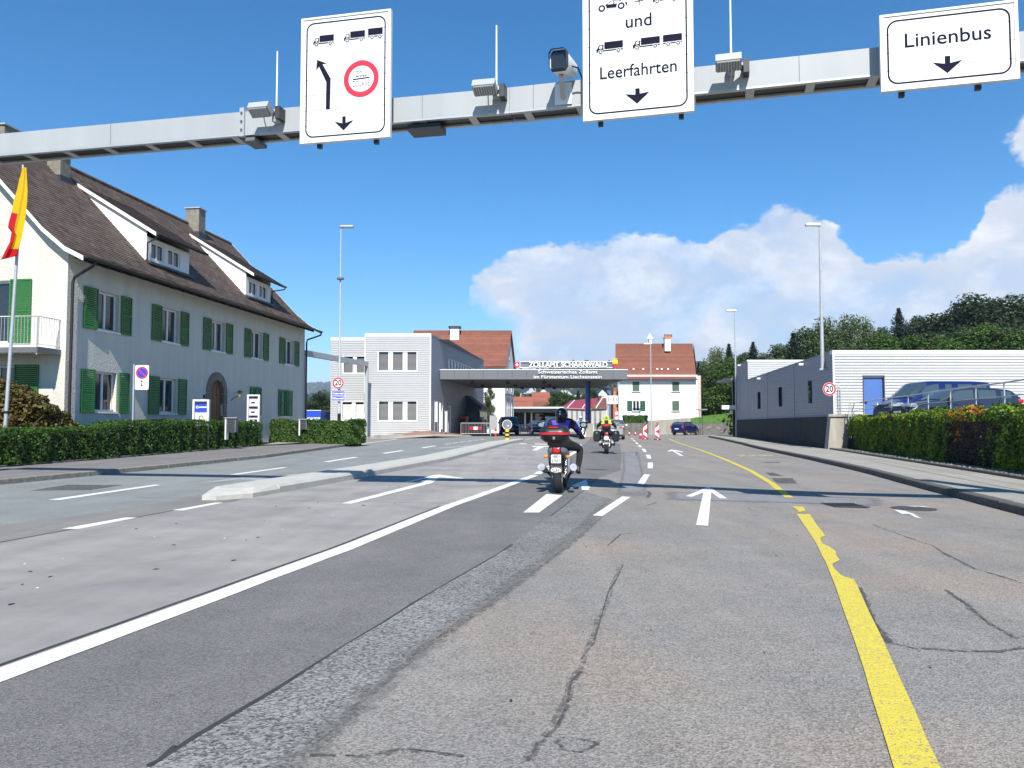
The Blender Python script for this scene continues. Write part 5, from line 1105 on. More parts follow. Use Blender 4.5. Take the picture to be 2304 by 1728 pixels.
for i, (px, py) in enumerate([(1063, 860), (1086, 866), (1142, 860), (1160, 866), (1175, 871), (1225, 860), (1236, 866), (1247, 871), (1222, 872)]):
    q = at(px, py, YC + 2 + (py - 860) * .9); l_ = thing('canopy_spotlight', ['black spotlight under the canopy nearest the customs wall', 'black spotlight under the canopy, second from the customs wall', 'black spotlight at the canopy front left of the border column', 'black middle spotlight of the left diagonal row', 'black rear spotlight of the left diagonal row', 'black spotlight at the canopy front above the near rider', 'black middle spotlight of the right diagonal row', 'black rear spotlight of the right diagonal row', 'black lamp low at the rear edge of the canopy'][i], 'spotlight', (q.x, q.y, CZ0), 'spotlights under the canopy')
    MB().box(q.x - .16, q.x + .16, q.y - .1, q.y + .12, CZ0 - .26, CZ0 - .06).build('housing', m_black, l_); MB().box(q.x - .02, q.x + .02, q.y - .02, q.y + .02, CZ0 - .06, CZ0 + .1).build('stem', m_black, l_)
# lettering
mb = MB(); text(mb, 'Schweizerisches Zollamt', .36, lambda u, v: (at(1274, 0, YC).x + u, YC - .06, 5.42 + v), 0, .004, width=4.7); text(mb, 'im Fürstentum Liechtenstein', .36, lambda u, v: (at(1274, 0, YC).x + u, YC - .06, 5.03 + v), 0, .004, width=5.35)
dl = MB(); dl.v = list(mb.v); dl.f = mb.f; dl.m = mb.m; dl.s = mb.s
mb.v = [(x, y - .07, z) for x, y, z in mb.v]; mb.build('raised_lettering', m_swhite, cp, kind='stuff', fix=False); dl.build('lettering_shadow', M('letter_shadow', (.05, .06, .22), .5), cp, kind='stuff', fix=False)  # dark blue copy behind the white letters stands in for their shadow
rs = thing('roof_lettering', 'white roof letters ZOLLAMT SCHAANWALD on a thin rail above the canopy', 'sign', (at(1277, 0, YC).x, YC, CZ1)); xm = at(1276, 0, YC).x
mb = MB(); text(mb, 'ZOLLAMT SCHAANWALD', .60, lambda u, v: (xm + u, YC + .16, 6.02 + v), 0, .022, width=6.25)
dl = MB(); dl.v = [(x + .02, y + .05, z - .02) for x, y, z in mb.v]; dl.f = mb.f; dl.m = mb.m; dl.s = mb.s; mb.build('letters', m_swhite, rs, kind='stuff', fix=False); dl.build('letter_shadow_edge', m_sil, rs, kind='stuff', fix=False)
x0, x1 = at(1169, 0, YC).x, at(1376, 0, YC).x; MB().box(x0 + .1, x1 - .1, YC + .35, YC + .38, 5.84, 6.24).build('backing_panel', M('backing_blue_grey', (.16, .18, .25), .5), rs); MB().box(x0, x1, YC + .24, YC + .28, 6.25, 6.30).build('rail', m_trim, rs); MB().box(x0, x1, YC + .24, YC + .28, 5.78, 5.83).build('rail', m_trim, rs)
for k in range(9): x = x0 + (x1 - x0) * k / 8; MB().box(x, x + .04, YC + .29, YC + .33, 5.62, 6.28).build('rail_post', m_gal, rs)
ch = thing('swiss_shield', 'red shield with a white cross at the left end of the roof letters', 'emblem', (at(1163, 0, YC).x, YC, 5.75)); cx = at(1163, 0, YC).x
sh = lambda w, t, b: [(cx - w, YC + .1, t), (cx + w, YC + .1, t), (cx + w, YC + .1, b + .1), (cx + w * .6, YC + .1, b + .02), (cx, YC + .1, b - .02), (cx - w * .6, YC + .1, b + .02), (cx - w, YC + .1, b + .1)]
MB().extr(sh(.2, 6.22, 5.79), (0, .05, 0)).build('shield', m_sred, ch); MB().box(cx - .12, cx + .12, YC + .08, YC + .095, 5.98, 6.06).build('cross_bar', m_swhite, ch); MB().box(cx - .04, cx + .04, YC + .075, YC + .09, 5.9, 6.14).build('cross_bar', m_swhite, ch); MB().box(cx - .02, cx + .02, YC + .16, YC + .2, 5.6, 6.1).build('post', m_gal, ch)
fl_ = thing('crowned_shield', 'yellow and red shield with a crown at the right end of the roof letters', 'emblem', (at(1379, 0, YC).x, YC, 5.75)); cx = at(1379, 0, YC).x
MB().box(cx - .21, cx + .21, YC + .1, YC + .15, 6.1, 6.38).build('yellow_field', m_cyel, fl_); MB().extr([(cx - .21, YC + .1, 6.1), (cx + .21, YC + .1, 6.1), (cx + .19, YC + .1, 5.92), (cx, YC + .1, 5.8), (cx - .19, YC + .1, 5.92)], (0, .05, 0)).build('red_field', m_sred, fl_)
mb = MB(); mb.box(cx - .17, cx + .17, YC + .08, YC + .13, 6.4, 6.44)
for k in (-1, 0, 1): mb.ball((cx + k * .11, YC + .1, 6.49), .055, n=8, m=6)
mb.build('crown', m_cyel, fl_); MB().box(cx - .02, cx + .02, YC + .16, YC + .2, 5.6, 6.1).build('post', m_gal, fl_)
# blue column with concrete foot and cabinet
cq = at(1323, 953, 66.5); bc = thing('canopy_column', 'bright blue steel column with a concrete foot holding the canopy', 'column', (cq.x, 66.5, .28)); x0, x1 = at(1317.5, 950, 66.5).x, at(1324, 950, 66.5).x
MB().box(x0, x1, 66.5, 66.8, 1.3, CZ0 + .1).build('blue_face', m_bcol, bc); MB().box(x1 + .005, x1 + .20, 66.6, 66.9, 1.3, CZ0 + .1).build('dark_side', m_black, bc)  # right side of the column is a separate black box
MB().box(at(1319.5, 960, 66.5).x, at(1334, 960, 66.5).x, 66.4, 67.3, .2, 1.38).build('foot', m_concw, bc)
cbx = thing('white_cabinet', 'white switch cabinet left of the blue column foot', 'cabinet', (at(1316, 960, 66).x, 66, .28)); MB().box(at(1312.5, 960, 66).x, at(1319, 960, 66).x, 66, 66.4, .28, 1.5).build('cabinet_body', m_trim, cbx); MB().box(at(1313, 960, 66).x, at(1318.5, 960, 66).x, 65.98, 65.995, .45, 1.4).build('door', m_trim, cbx)

# ---------------------------------------------------------------- houses behind the canopy
def gable_house(name, label, x0, x1, y0, y1, zb, ze, zr, mw, mr, axis='x', over=.5, cat='house', group=None, wins=(), rz=0, chim=(), parent=None, steps=True, shut=None, winw=1.0, winh=1.4, roofname='roof', skew=0.0):
    cx, cy = (x0 + x1) / 2, (y0 + y1) / 2; t = thing(name, label, cat, (cx, cy, zb), group); c, s = cos(rz), sin(rz)
    def P(x, y, z): x += (y - y0) * skew; dx, dy = x - cx, y - cy; return (cx + dx * c - dy * s, cy + dx * s + dy * c, z)
    mb = MB(); v = lambda *a: P(*a)
    for a, b in (((x0, y0), (x1, y0)), ((x1, y0), (x1, y1)), ((x1, y1), (x0, y1)), ((x0, y1), (x0, y0))): mb.poly([v(*a, zb), v(*b, zb), v(*b, ze), v(*a, ze)])
    if axis == 'x':
        for x in (x0, x1): mb.poly([v(x, y0, ze), v(x, y1, ze), v(x, cy, zr)])
    else:
        for y in (y0, y1): mb.poly([v(x0, y, ze), v(x1, y, ze), v(cx, y, zr)])
    mb.build('wall', mw, t, fix=False)
    sl = (zr - ze) / ((y1 - y0) / 2 if axis == 'x' else (x1 - x0) / 2); mb = MB(); eo = over; step = .5 if steps else 50
    for sgn in (-1, 1):
        if axis == 'x': half = (y1 - y0) / 2; fn = lambda u, w, z: v(u, cy + sgn * (half - w), z); u0_, u1_ = x0 - over * .6, x1 + over * .6
        else: half = (x1 - x0) / 2; fn = lambda u, w, z: v(cx + sgn * (half - w), u, z); u0_, u1_ = y0 - over * .6, y1 + over * .6
        courses(mb, fn, [(-eo, ze - sl * eo + .12), (half, zr + .12)], u0_, u1_, step if steps else 3.0, .04)
        mb.poly([fn(u0_, -eo, ze - sl * eo), fn(u1_, -eo, ze - sl * eo), fn(u1_, half, zr), fn(u0_, half, zr)])
    r = mb.build(roofname, mr, t, fix=False)
    for (a, b, hh) in chim: q = P(a, b, 0); MB().box(q[0] - .35, q[0] + .35, q[1] - .35, q[1] + .35, zr - 1.2, zr + hh).build('chimney', m_plaster2, r)
    for (x, z, side) in wins:
        pl = Pl((P(x, y0 - .01, 0)[:2] if side == 'f' else P(x1 + .01, x, 0)[:2]), (c, s) if side == 'f' else (-s, c))
        fr_ = MB().pbox(pl, -winw / 2, winw / 2, z, z + winh, .0, .04).build('window', m_trim, t); MB().pbox(pl, -winw / 2 + .1, winw / 2 - .1, z + .1, z + winh - .1, .04, .05).build('pane', m_glass, fr_)
        if shut: MB().pbox(pl, -winw / 2 - .6, -winw / 2 - .02, z - .02, z + winh, .01, .06).build('shutter', shut, t); MB().pbox(pl, winw / 2 + .02, winw / 2 + .6, z - .02, z + winh, .01, .06).build('shutter', shut, t)
    return t
m_pale = M('pale_render', (.62, .60, .56), .9, var=.04, scale=.5)
rh = gable_house('red_roof_house', 'white house with large red tiled roof behind the customs building', -12.5, -.86, 95, 103.6, .2, 8.5, 12.9, m_plaster2, m_tiler, 'x', .45, skew=.128, wins=[])
cq = at(1024, 745, 99); mb = MB(); mb.box(cq.x - .55, cq.x + .55, 98, 99.2, 10.8, 13.2); c_ = mb.build('chimney', m_plaster2, rh); MB().box(cq.x - .75, cq.x + .75, 97.8, 99.4, 13.2, 13.4).build('chimney_cap', m_lead, c_)
Rs = Pl((-.86 + .0, 95), (.127, .992)); 
for u, z0, z1, w in ((2.2, 1.6, 4.6, .7), (4.0, 1.6, 4.6, .7), (6.6, 1.6, 4.6, .8), (2.4, 5.4, 8.0, .9), (6.4, 5.4, 7.8, .8), (4.2, 9.3, 10.6, .7)):
    f = MB().pbox(Rs, u - w / 2, u + w / 2, z0, z1, .02, .07).build('window', m_trim, rh); MB().pbox(Rs, u - w / 2 + .1, u + w / 2 - .1, z0 + .1, z1 - .1, .07, .08).build('pane', m_glass, f)
MB().pbox(Rs, -.1, 8.9, 4.9, 5.05, .02, .2).build('string_course', m_kerb, rh)

# right-hand white house with red roof
Y0 = 108.0; hx0, hx1 = at(1391, 900, Y0).x, at(1563, 900, Y0).x + .4
wh = thing('white_house', 'plain white house with dark green closed shutters and steep red roof', 'house', (hx0, Y0, .5)); Wf = front(0, Y0)
g = lambda x, y: (1380 + x * .18079, 720 + y * .18079)
def uw(x, y): return Wf.uz(*g(x, y))
ops = [(238, 325, 768, 888), (732, 820, 768, 888), (732, 820, 1008, 1130), (240, 328, 1006, 1130)]; hs_ = []
for a, b, c, d_ in ops: (ua, z1), (ub, z0) = uw(a, c), uw(b, d_); hs_.append((ua, ub, z0, z1))
ZE, ZR = 8.0, 12.75
mb = MB(); wall_holes(mb, Wf, hx0, hx1, 0, ZE, hs_, .12)
for x in (hx0, hx1): mb.poly([(x, Y0, 0), (x + 1.4, Y0 + 10, 0), (x + 1.4, Y0 + 10, ZE), (x + .7, Y0 + 5, ZR), (x, Y0, ZE)])
mb.build('wall', m_plaster2, wh, fix=False)
for i, (a, b, c, d_) in enumerate(hs_):
    if i < 3: s_ = MB().pbox(Wf, a + .03, b - .03, c, d_, -.08, -.03).build('closed_shutter', M('green_roller', (.03, .10, .07), .6, col2=(.10, .12, .08), scale=2), wh)
    else:
        window(Wf, a, b, c, d_, wh, .08, .09, 1, curtain=True); MB().pbox(Wf, a - .75, a - .06, c, d_, .02, .07).build('shutter', m_dgreen, wh); MB().pbox(Wf, b + .06, b + .75, c, d_, .02, .07).build('shutter', m_dgreen, wh)
    MB().pbox(Wf, a - .15, b + .15, c - .16, c - .06, 0, .1).build('sill', m_kerb, wh)
MB().box(hx1 - .02, hx1 + .45, Y0 - .02, Y0 + 1, 0, ZE - .1).build('corner_pillar', M('pinkish_render', (.62, .50, .46), .9), wh)
mb = MB(); pr = [(-.55, 7.35), (.25, 7.95), (1.2, 9.1), (5, ZR)]
rx0, rx1 = at(1384, 800, Y0).x, at(1568, 838, Y0).x - .1
for sg_ in (0, 1):
    courses(mb, (lambda u, w, z: (u + .14 * w, Y0 + w, z)) if not sg_ else (lambda u, w, z: (u + .14 * (10 - w), Y0 + 10 - w, z)), pr, rx0, rx1, .3, .04)
r_ = mb.build('roof', m_tiler, wh, fix=False)
MB().box(rx0, rx1, Y0 - .62, Y0 - .5, 7.28, 7.42).build('gutter', m_lead, r_); MB().box(rx0 + .3, rx0 + .4, Y0 - .2, Y0 - .1, .9, 7.3).build('downpipe', m_copper, wh)
MB().poly([(rx0, Y0 - .5, 7.3), (rx1, Y0 - .5, 7.3), (rx1, Y0, 7.7), (rx0, Y0, 7.7)]).build('soffit', m_fasc, r_, fix=False)
mb = MB()
for x in (250, 370, 545, 600, 680, 800): q = at(*g(x, 603), Y0 + .9); MB().box(q.x - .12, q.x + .12, Y0 + .75, Y0 + .85, 8.75, 8.95).build('snow_guard', m_trim, r_)
q0, q1 = at(*g(637, 345), Y0 + 3.5), at(*g(708, 240), Y0 + 3.5); c_ = MB().box(q0.x, q1.x, Y0 + 3.2, Y0 + 4.2, q0.z - .5, q1.z + .1).build('chimney', m_plaster2, wh)
MB().box(q0.x - .08, q1.x + .08, Y0 + 3.1, Y0 + 4.3, q1.z + .12, q1.z + .3).build('chimney_slab', m_orange, c_); 
for k in range(4): MB().tube([(q0.x + .1 + k * .3, Y0 + 3.7, q1.z + .3), (q0.x + .1 + k * .3, Y0 + 3.7, q1.z + .72)], .12, 8).build('chimney_pot', m_tileo, c_)
q0, q1 = at(*g(435, 300), Y0 + 7), at(*g(478, 200), Y0 + 7); c_ = MB().box(q0.x + .1, q1.x - .1, Y0 + 6.6, Y0 + 7.4, q0.z - 1, q1.z - .4).build('roof_turret', m_plaster2, wh); MB().lathe(((q0.x + q1.x) / 2, Y0 + 7, q1.z - .4), [(.6, 0), (.3, .35), (.03, .8)], 4).build('turret_cap', m_trim, c_)
# garden walls, ramp, hedge, grass bank
def wallpoly(name, label, pts, y, th, mat, cat='wall'):
    t = thing(name, label, cat, tuple(at(*pts[0], y))); MB().extr([tuple(at(a, b, y)) for a, b in pts], (0, th, 0)).build('masonry', mat, t); return t
Zg = g
wallpoly('garden_wall', 'dark grey garden wall below the small clipped hedge', [Zg(132, 1420), Zg(380, 1420), Zg(380, 1283), Zg(132, 1283)], 103.2, .5, m_gwall)
wallpoly('wall_pier', 'grey masonry pier where the two garden walls meet', [Zg(378, 1422), Zg(432, 1422), Zg(424, 1262), Zg(378, 1262)], 103.0, .6, m_gwall, 'pier')
wallpoly('ramp_wall', 'tan stained retaining wall rising to the right beneath the white house', [Zg(436, 1418), Zg(965, 1420), Zg(965, 1217), Zg(700, 1236), Zg(436, 1256)], 104.0, .5, m_concw)
wallpoly('retaining_wall', 'long grey retaining wall with scratched white marks below the grass bank', [Zg(966, 1422), Zg(1445, 1424), Zg(1445, 1284), Zg(966, 1283)], 103.6, .5, m_gwall)
mb = MB()
for a, b, w in [((1095, 1382), (1130, 1360), .05), ((1160, 1345), (1200, 1332), .1), ((1200, 1332), (1222, 1325), .08), ((1285, 1340), (1330, 1345), .08), ((1300, 1365), (1340, 1350), .05), ((1340, 1388), (1358, 1384), .09), ((1050, 1335), (1082, 1333), .07), ((305, 1320), (335, 1315), .05), ((300, 1340), (330, 1342), .04)]:
    Yw = 103.58 if a[0] > 900 else 103.18; mb.beam(tuple(at(*Zg(*a), Yw)), tuple(at(*Zg(*b), Yw)), .02, w)
MARKS = mb.build('wall_scratches', m_faint, bpy.data.objects['retaining_wall']); MARKS['kind'] = 'stuff'
mb = MB(); q = [Zg(965, 1282), Zg(1445, 1282)]; a, b = at(*q[0], 103.9), at(*q[1], 103.9); c, d_ = at(*Zg(1445, 1165), 109), at(*Zg(1070, 1200), 109)
mb.poly([tuple(a), tuple(b), tuple(c), tuple(d_)]); mb.poly([tuple(a), tuple(d_), tuple(at(*Zg(965, 1220), 106))]); mb.build('grass_bank', m_grass, kind='structure', fix=False)
pts = []; 
for i in range(7000): u, v = rr(), rr(); q = a.lerp(b, u).lerp(d_.lerp(c, u), v); pts.append(tuple(q))
leaves('bank_grass', np.array(pts), np.tile([0, -1, .5], (7000, 1)), RNG.uniform(.12, .28, 7000), leafmat('grass_blade', (.10, .26, .03), (.07, .18, .02), .5), kind='stuff', aspect=.25)
a, b = at(*Zg(135, 1284), 103.6), at(*Zg(420, 1284), 103.6); hgt = at(*Zg(135, 1190), 103.6).z - a.z
hedge('clipped_hedge', 'small square clipped hedge on the dark garden wall by the white house', [(a.x, 103.4), ((a.x + b.x) / 2, 103.4), (b.x, 103.4)], 1.3, lambda q: hgt, 4200, .16, base=a.z)
rl = thing('ramp_railing', 'thin steel railing on the tan wall below the white house', 'railing', tuple(at(*Zg(436, 1256), 104.2))); P3 = [at(*Zg(x, y), 104.2) for x, y in ((440, 1205), (665, 1175), (840, 1150), (985, 1135))]; mb = MB(); mb.tube([tuple(p_) for p_ in P3], .025, 5); mb.tube([tuple(p_ - Vector((0, 0, .45))) for p_ in P3], .018, 5); mb.build('rails', m_gal, rl)
for p_ in P3: MB().tube([tuple(p_), tuple(p_ - Vector((0, 0, 1.0)))], .03, 6).build('post', m_gal, rl)
# warehouse with red metal roof beyond the column
Zq = lambda x, y: (980 + x * .20796, 780 + y * .20796)
def ridgeshed(name, label, P, Y, dy, mw, mr, seams=0, slits=0, cat='building'):
    """P: pixels of eave left, eave right, ridge right, ridge left; wall to the ground"""
    el_, er, rr_, rl_ = [at(*Zq(*p_), Y if i < 2 else Y + dy) for i, p_ in enumerate(P)]; t = thing(name, label, cat, (el_.x, Y, .2))
    mb = MB(); mb.poly([(el_.x, Y, 0), (er.x, Y, 0), tuple(er), tuple(el_)]); mb.poly([(er.x, Y, 0), (er.x, Y + 2 * dy, 0), (er.x, Y + 2 * dy, er.z), tuple(rr_), tuple(er)]); mb.poly([(el_.x, Y, 0), (el_.x, Y + 2 * dy, 0), (el_.x, Y + 2 * dy, er.z), tuple(rl_), tuple(el_)]); mb.build('wall', mw, t, fix=False)
    mb = MB(); o = Vector((0, -.3, -.12)); mb.extr([tuple(el_ + o), tuple(er + o), tuple(rr_ + Vector((0, 0, .1))), tuple(rl_ + Vector((0, 0, .1)))], (0, .05, .12)); mb.extr([(el_.x, Y + 2 * dy, el_.z), (er.x, Y + 2 * dy, er.z), tuple(rr_), tuple(rl_)], (0, 0, .1)); r = mb.build('roof', mr, t)
    for k in range(seams): f_ = (k + .3) / seams; a, b = (el_ + o).lerp(er + o, f_), rl_.lerp(rr_, f_); MB().beam(tuple(a + Vector((0, 0, .15))), tuple(b + Vector((0, 0, .2))), .14, .1).build('roof_seam', m_trim, r)
    if slits:
        n = int((er.x - el_.x) / .75)
        for k in range(n): x = el_.x + .4 + k * .75; MB().box(x, x + .3, Y - .03, Y - .01, el_.z - 1.7, el_.z - .35).build('wall_fin', M('fin_grey', (.20, .205, .20), .6), t)
        for k in range(n): x = el_.x + .4 + k * .75; MB().box(x, x + .3, Y - .03, Y - .01, .6, 2.0).build('wall_fin', MATS['fin_grey'], t)
    return t
m_rmetal = M('red_metal_roof', (.30, .045, .06), .5, var=.1, scale=.4); m_pwall = M('pale_fin_wall', (.45, .45, .43), .8, var=.08, scale=.5)
ridgeshed('warehouse', 'low warehouse with raspberry red metal roof and slotted pale walls', [(1380, 660), (1700, 672), (1760, 570), (1460, 598)], 118, 7, m_pwall, m_rmetal, 2, 1)
ridgeshed('warehouse', 'weathered red roofed shed joined right of the raspberry roofed warehouse', [(1685, 668), (1850, 660), (1850, 575), (1790, 560)], 116.5, 6, m_pwall, M('weathered_red_roof', (.22, .085, .07), .8, var=.3, scale=1), 1, 1)
# orange roofs and village on the slope
gable_house('village_house', 'orange roofed house with dark front left of the tall orange roof', *[at(x, 0, 165).x for x in (1150, 1193)], 165, 175, 0, at(1170, 915, 165).z, at(1170, 899, 170).z + .5, m_dwood, m_tileo, 'x', .8, group='village houses beyond the border', wins=[])
hm = gable_house('village_house', 'tall village house with bright orange hipped upper roof and skylights', *[at(x, 0, 175).x for x in (1201, 1232)], 175, 185, 0, at(1210, 902, 175).z, at(1210, 893.5, 180).z + 1, m_plaster2, m_tileo, 'x', .8, group='village houses beyond the border')
gable_house('village_house', 'wide low orange roof in front of the tall orange roofed house', *[at(x, 0, 170).x for x in (1188, 1231)], 169, 174.5, 0, at(1210, 916, 168).z, at(1210, 905, 171).z, m_dwood, m_tiler, 'x', .6, group='village houses beyond the border')
gable_house('village_house', 'small white gabled house with dark roof above the red warehouse', *[at(x, 0, 240).x for x in (1340, 1361)], 240, 252, 2, at(1350, 885, 240).z, at(1350, 876, 246).z, m_plaster2, m_lead, 'y', .8, group='village houses beyond the border')
gable_house('village_house', 'blue grey house with an orange front beside the white gable', *[at(x, 0, 260).x for x in (1361, 1376)], 260, 272, 2, at(1368, 874, 260).z, at(1368, 871, 266).z, M('blue_grey_render', (.12, .16, .30), .8), m_lead, 'x', .5, group='village houses beyond the border')
MB().box(at(1374, 0, 255).x, at(1381, 0, 255).x, 255, 270, 2, at(1370, 872, 255).z).build('orange_front', M('orange_render', (.55, .17, .06), .8), None); tag(bpy.data.objects['orange_front'], 'narrow orange building between blue grey house and white house', 'building'); bpy.data.objects['orange_front'].name = 'apartment_block'
ag = thing('destination_board', 'white overhead direction board with four arrows beyond the canopy', 'road sign', tuple(at(1378, 905, 135))); fr = front(0, 135); a, b = at(1365, 909, 135), at(1391, 890, 135)
MB().pbox(fr, a.x, b.x, a.z, b.z, 0, .1).build('board', m_swhite, ag); MB().box(a.x + .2, a.x + .4, 135.1, 135.3, 0, b.z - .1).build('post', m_gal, ag)
for k in range(4): x = a.x + (b.x - a.x) * (k + .6) / 4.4; MB().pbox(fr, x - .05, x + .05, a.z + .5, b.z - .3, .1, .11).build('arrow', m_sblack, ag)
for z_, r_px, lbl in ((930, 5.5, 'upper round red ringed sign at the left edge of the white house'), (941, 4.5, 'lower round red ringed sign at the left edge of the white house')):
    q = at(1388 - .5, z_, 100); t = thing('round_sign', lbl, 'road sign', tuple(q)); pl = front(q.x, 100); MB().disc(pl.pt(0, q.z), (0, -1, 0), .32, 24, 0, .02).build('sign_plate', m_swhite, t); MB().ringd(pl.pt(0, q.z, .03), (0, -1, 0), .22, .31).build('sign_ring', m_sred, t, fix=False); MB().tube([(q.x, 100.05, 0), (q.x, 100.05, q.z)], .04, 6).build('post', m_gal, t)
# second canopy (far border post)
c2 = thing('far_canopy', 'low flat white edged canopy of the far border post', 'canopy', (0, 122, .2)); a, b = at(1148, 919, 122), at(1287, 915.5, 122)
MB().box(a.x - 3, b.x, 122, 140, a.z, b.z).build('roof_slab', m_trim, c2); MB().box(a.x - 3, b.x - .1, 122.1, 140, a.z - .6, a.z - .02).build('dark_underside', m_black, c2)  # solid black block gives the far canopy its dark underside
for px0, px1 in ((1165, 1178), (1192, 1203)): MB().box(at(px0, 0, 126).x, at(px1, 0, 126).x, 126, 128, 0, a.z - .6).build('booth', m_black, c2)
for px0 in (1179, 1193, 1150): MB().box(at(px0, 0, 124).x, at(px0, 0, 124).x + .25, 124, 124.3, 0, a.z - .6).build('post', m_trim, c2)
# ---------------------------------------------------------------- right: white corrugated hall on a retaining wall
Zr = lambda x, y: (1620 + x * .30922, 660 + y * .30922)
PR = (17.46, 43.4); U2 = (.128, .9918); S2 = Pl(PR, U2, flip=True); F2 = Pl(PR, (1, 0))
TZ = 5.33
hall = thing('corrugated_hall', 'long single storey hall with white corrugated front and blue door above the ivy wall', 'building', (PR[0], PR[1], 1.7))
L2 = 28.2; L3 = 35.3; fx1 = 30.0
dh = (F2.uz(*Zr(1040, 603))[0], F2.uz(*Zr(1186, 603))[0], 1.3, F2.uz(*Zr(1040, 603))[1])
mb = MB(); siding(mb, F2, 0, fx1, 1.5, TZ - .22, [dh], .157, .04); mb.build('front_siding', m_side, hall, fix=False)
wh_ = []
for x0, x1, y0, y1 in ((645, 672, 640, 768), (430, 455, 690, 800), (277, 297, 725, 820), (158, 172, 755, 838)):
    a, z1 = S2.uz(*Zr(x1, y0)); b, z0 = S2.uz(*Zr(x0, y1)); wh_.append((min(a, b), max(a, b), 2.55, 3.95))
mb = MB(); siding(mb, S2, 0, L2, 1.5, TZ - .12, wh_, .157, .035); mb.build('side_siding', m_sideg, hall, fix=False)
for i, h in enumerate(wh_): window(S2, *h, hall, .1, .07, 0, mf=m_lead, mg=m_glassb, sill=False)
for k in (9.4, 18.8): MB().pbox(S2, k, k + .05, 1.6, TZ - .12, .03, .045).build('panel_joint', m_lead, hall)
MB().pbox(F2, -.05, fx1, TZ - .22, TZ, -.3, .06).build('coping', m_trim, hall); MB().pbox(S2, .31, L2, TZ - .12, TZ - .01, -.3, .05).build('coping', m_fasc, hall)
MB().pbox(F2, -.04, .05, 1.6, TZ - .22, -.02, .06).build('corner_trim', m_trim, hall)
d = MB().pbox(F2, dh[0], dh[1], dh[2], dh[3], -.16, -.1).build('door', m_bdoor, hall); MB().pbox(F2, dh[0] + .06, dh[0] + .22, 2.5, 2.56, -.1, .0).build('handle', m_chr, d)
mb = MB(); mb.pbox(F2, dh[0] - .04, dh[0], dh[2], dh[3] + .04, -.16, .06); mb.pbox(F2, dh[1], dh[1] + .06, dh[2], dh[3] + .04, -.16, .06); mb.pbox(F2, dh[0], dh[1], dh[3], dh[3] + .04, -.16, .06); mb.build('door_frame', m_lead, hall)
mb = MB(); mb.poly([F2.pt(0, TZ - .1), F2.pt(fx1, TZ - .1), F2.pt(fx1, TZ - .1, -30), S2.pt(30, TZ - .1)]); mb.poly([F2.pt(fx1, 1.3), F2.pt(fx1, TZ - .1), F2.pt(fx1, TZ - .1, -30), F2.pt(fx1, 1.3, -30)]); mb.build('flat_roof', m_fasc, hall, fix=False)
for px, py in ((1713, 852), (1810, 820)):
    u, z = S2.uz(px, py); l_ = thing('wall_lamp', 'small white wall lamp high on the shaded hall side, %s' % ('nearer the tall block' if px < 1750 else 'nearer the front corner'), 'lamp', S2.pt(u, z), 'wall lamps on the hall'); MB().pbox(S2, u - .12, u + .12, z - .06, z + .08, .04, .35).build('lamp_body', m_trim, l_); MB().pbox(S2, u - .1, u + .1, z - .08, z - .061, .1, .33).build('lens', m_glassb, l_)
# taller rear block
blk = thing('tall_block', 'taller corrugated block behind the low hall', 'building', S2.pt(L2, 1.7)); TB = 7.05; q = S2.pt(L2 + .02, 0); F3 = Pl((q[0], q[1]), (1, 0))
w3 = F3.uz(1813, 810)[0]
mb = MB(); siding(mb, F3, 0, w3, 4.8, TB - .1, [], .17, .04); mb.build('front_siding', m_side, blk, fix=False)
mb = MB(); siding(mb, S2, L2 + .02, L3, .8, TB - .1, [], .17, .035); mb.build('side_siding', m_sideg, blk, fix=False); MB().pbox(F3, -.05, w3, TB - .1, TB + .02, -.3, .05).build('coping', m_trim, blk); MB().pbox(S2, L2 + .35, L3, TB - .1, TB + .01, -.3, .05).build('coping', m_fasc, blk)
mb = MB(); e = S2.pt(L3, 0); mb.poly([(e[0], e[1], 0), (e[0], e[1], TB - .1), (e[0] + 6, e[1], TB - .1), (e[0] + 6, e[1], 0)]); mb.poly([(q[0], q[1], TB - .12), (q[0] + w3, q[1], TB - .12), (e[0] + 6, e[1], TB - .12), (e[0], e[1], TB - .12)]); mb.poly([(q[0] + w3, q[1], 1), (q[0] + w3, q[1], TB - .1), (e[0] + 6, e[1], TB - .1), (e[0] + 6, e[1], 1)]); mb.build('rear_wall', m_sideg, blk, fix=False)
l_ = thing('wall_lamp', 'small white wall lamp on the taller shaded block', 'lamp', S2.pt(33, 6), 'wall lamps on the hall'); u, z = S2.uz(1668, 822); MB().pbox(S2, u - .12, u + .12, z - .06, z + .08, .04, .35).build('lamp_body', m_trim, l_)
# gate structure with blue glazing at the far end
gt_ = thing('glazed_gateway', 'dark framed blue glazed gateway at the far end of the tall block', 'gateway', (20.9, 79, 0)); xg0, xg1 = at(1637, 0, 79).x, at(1657, 0, 79).x; zg = at(1640, 856, 79).z
for k in range(4): x = xg0 + (xg1 - xg0) * k / 3; MB().box(x - .07, x + .07, 78.9 + k * .02, 79.1 + k * .02, 0, zg).build('post', m_black, gt_)
for k in range(3):
    a = xg0 + (xg1 - xg0) * k / 3 + .07; b = xg0 + (xg1 - xg0) * (k + 1) / 3 - .07; MB().box(a, b, 79.0, 79.04, 3.3, zg - .1).build('pane', m_glassb, gt_); MB().box(a, b, 79.0, 79.04, .2, 2.6).build('pane', m_glass, gt_)
MB().box(xg0 - .3, xg1 + .2, 78.8, 84, zg, zg + .25).build('roof_slab', m_fasc, gt_); MB().box(at(1612, 0, 78.5).x, xg1 + .15, 78.4, 78.8, at(1640, 921, 78.5).z, at(1640, 912, 78.5).z).build('white_beam', m_trim, gt_)
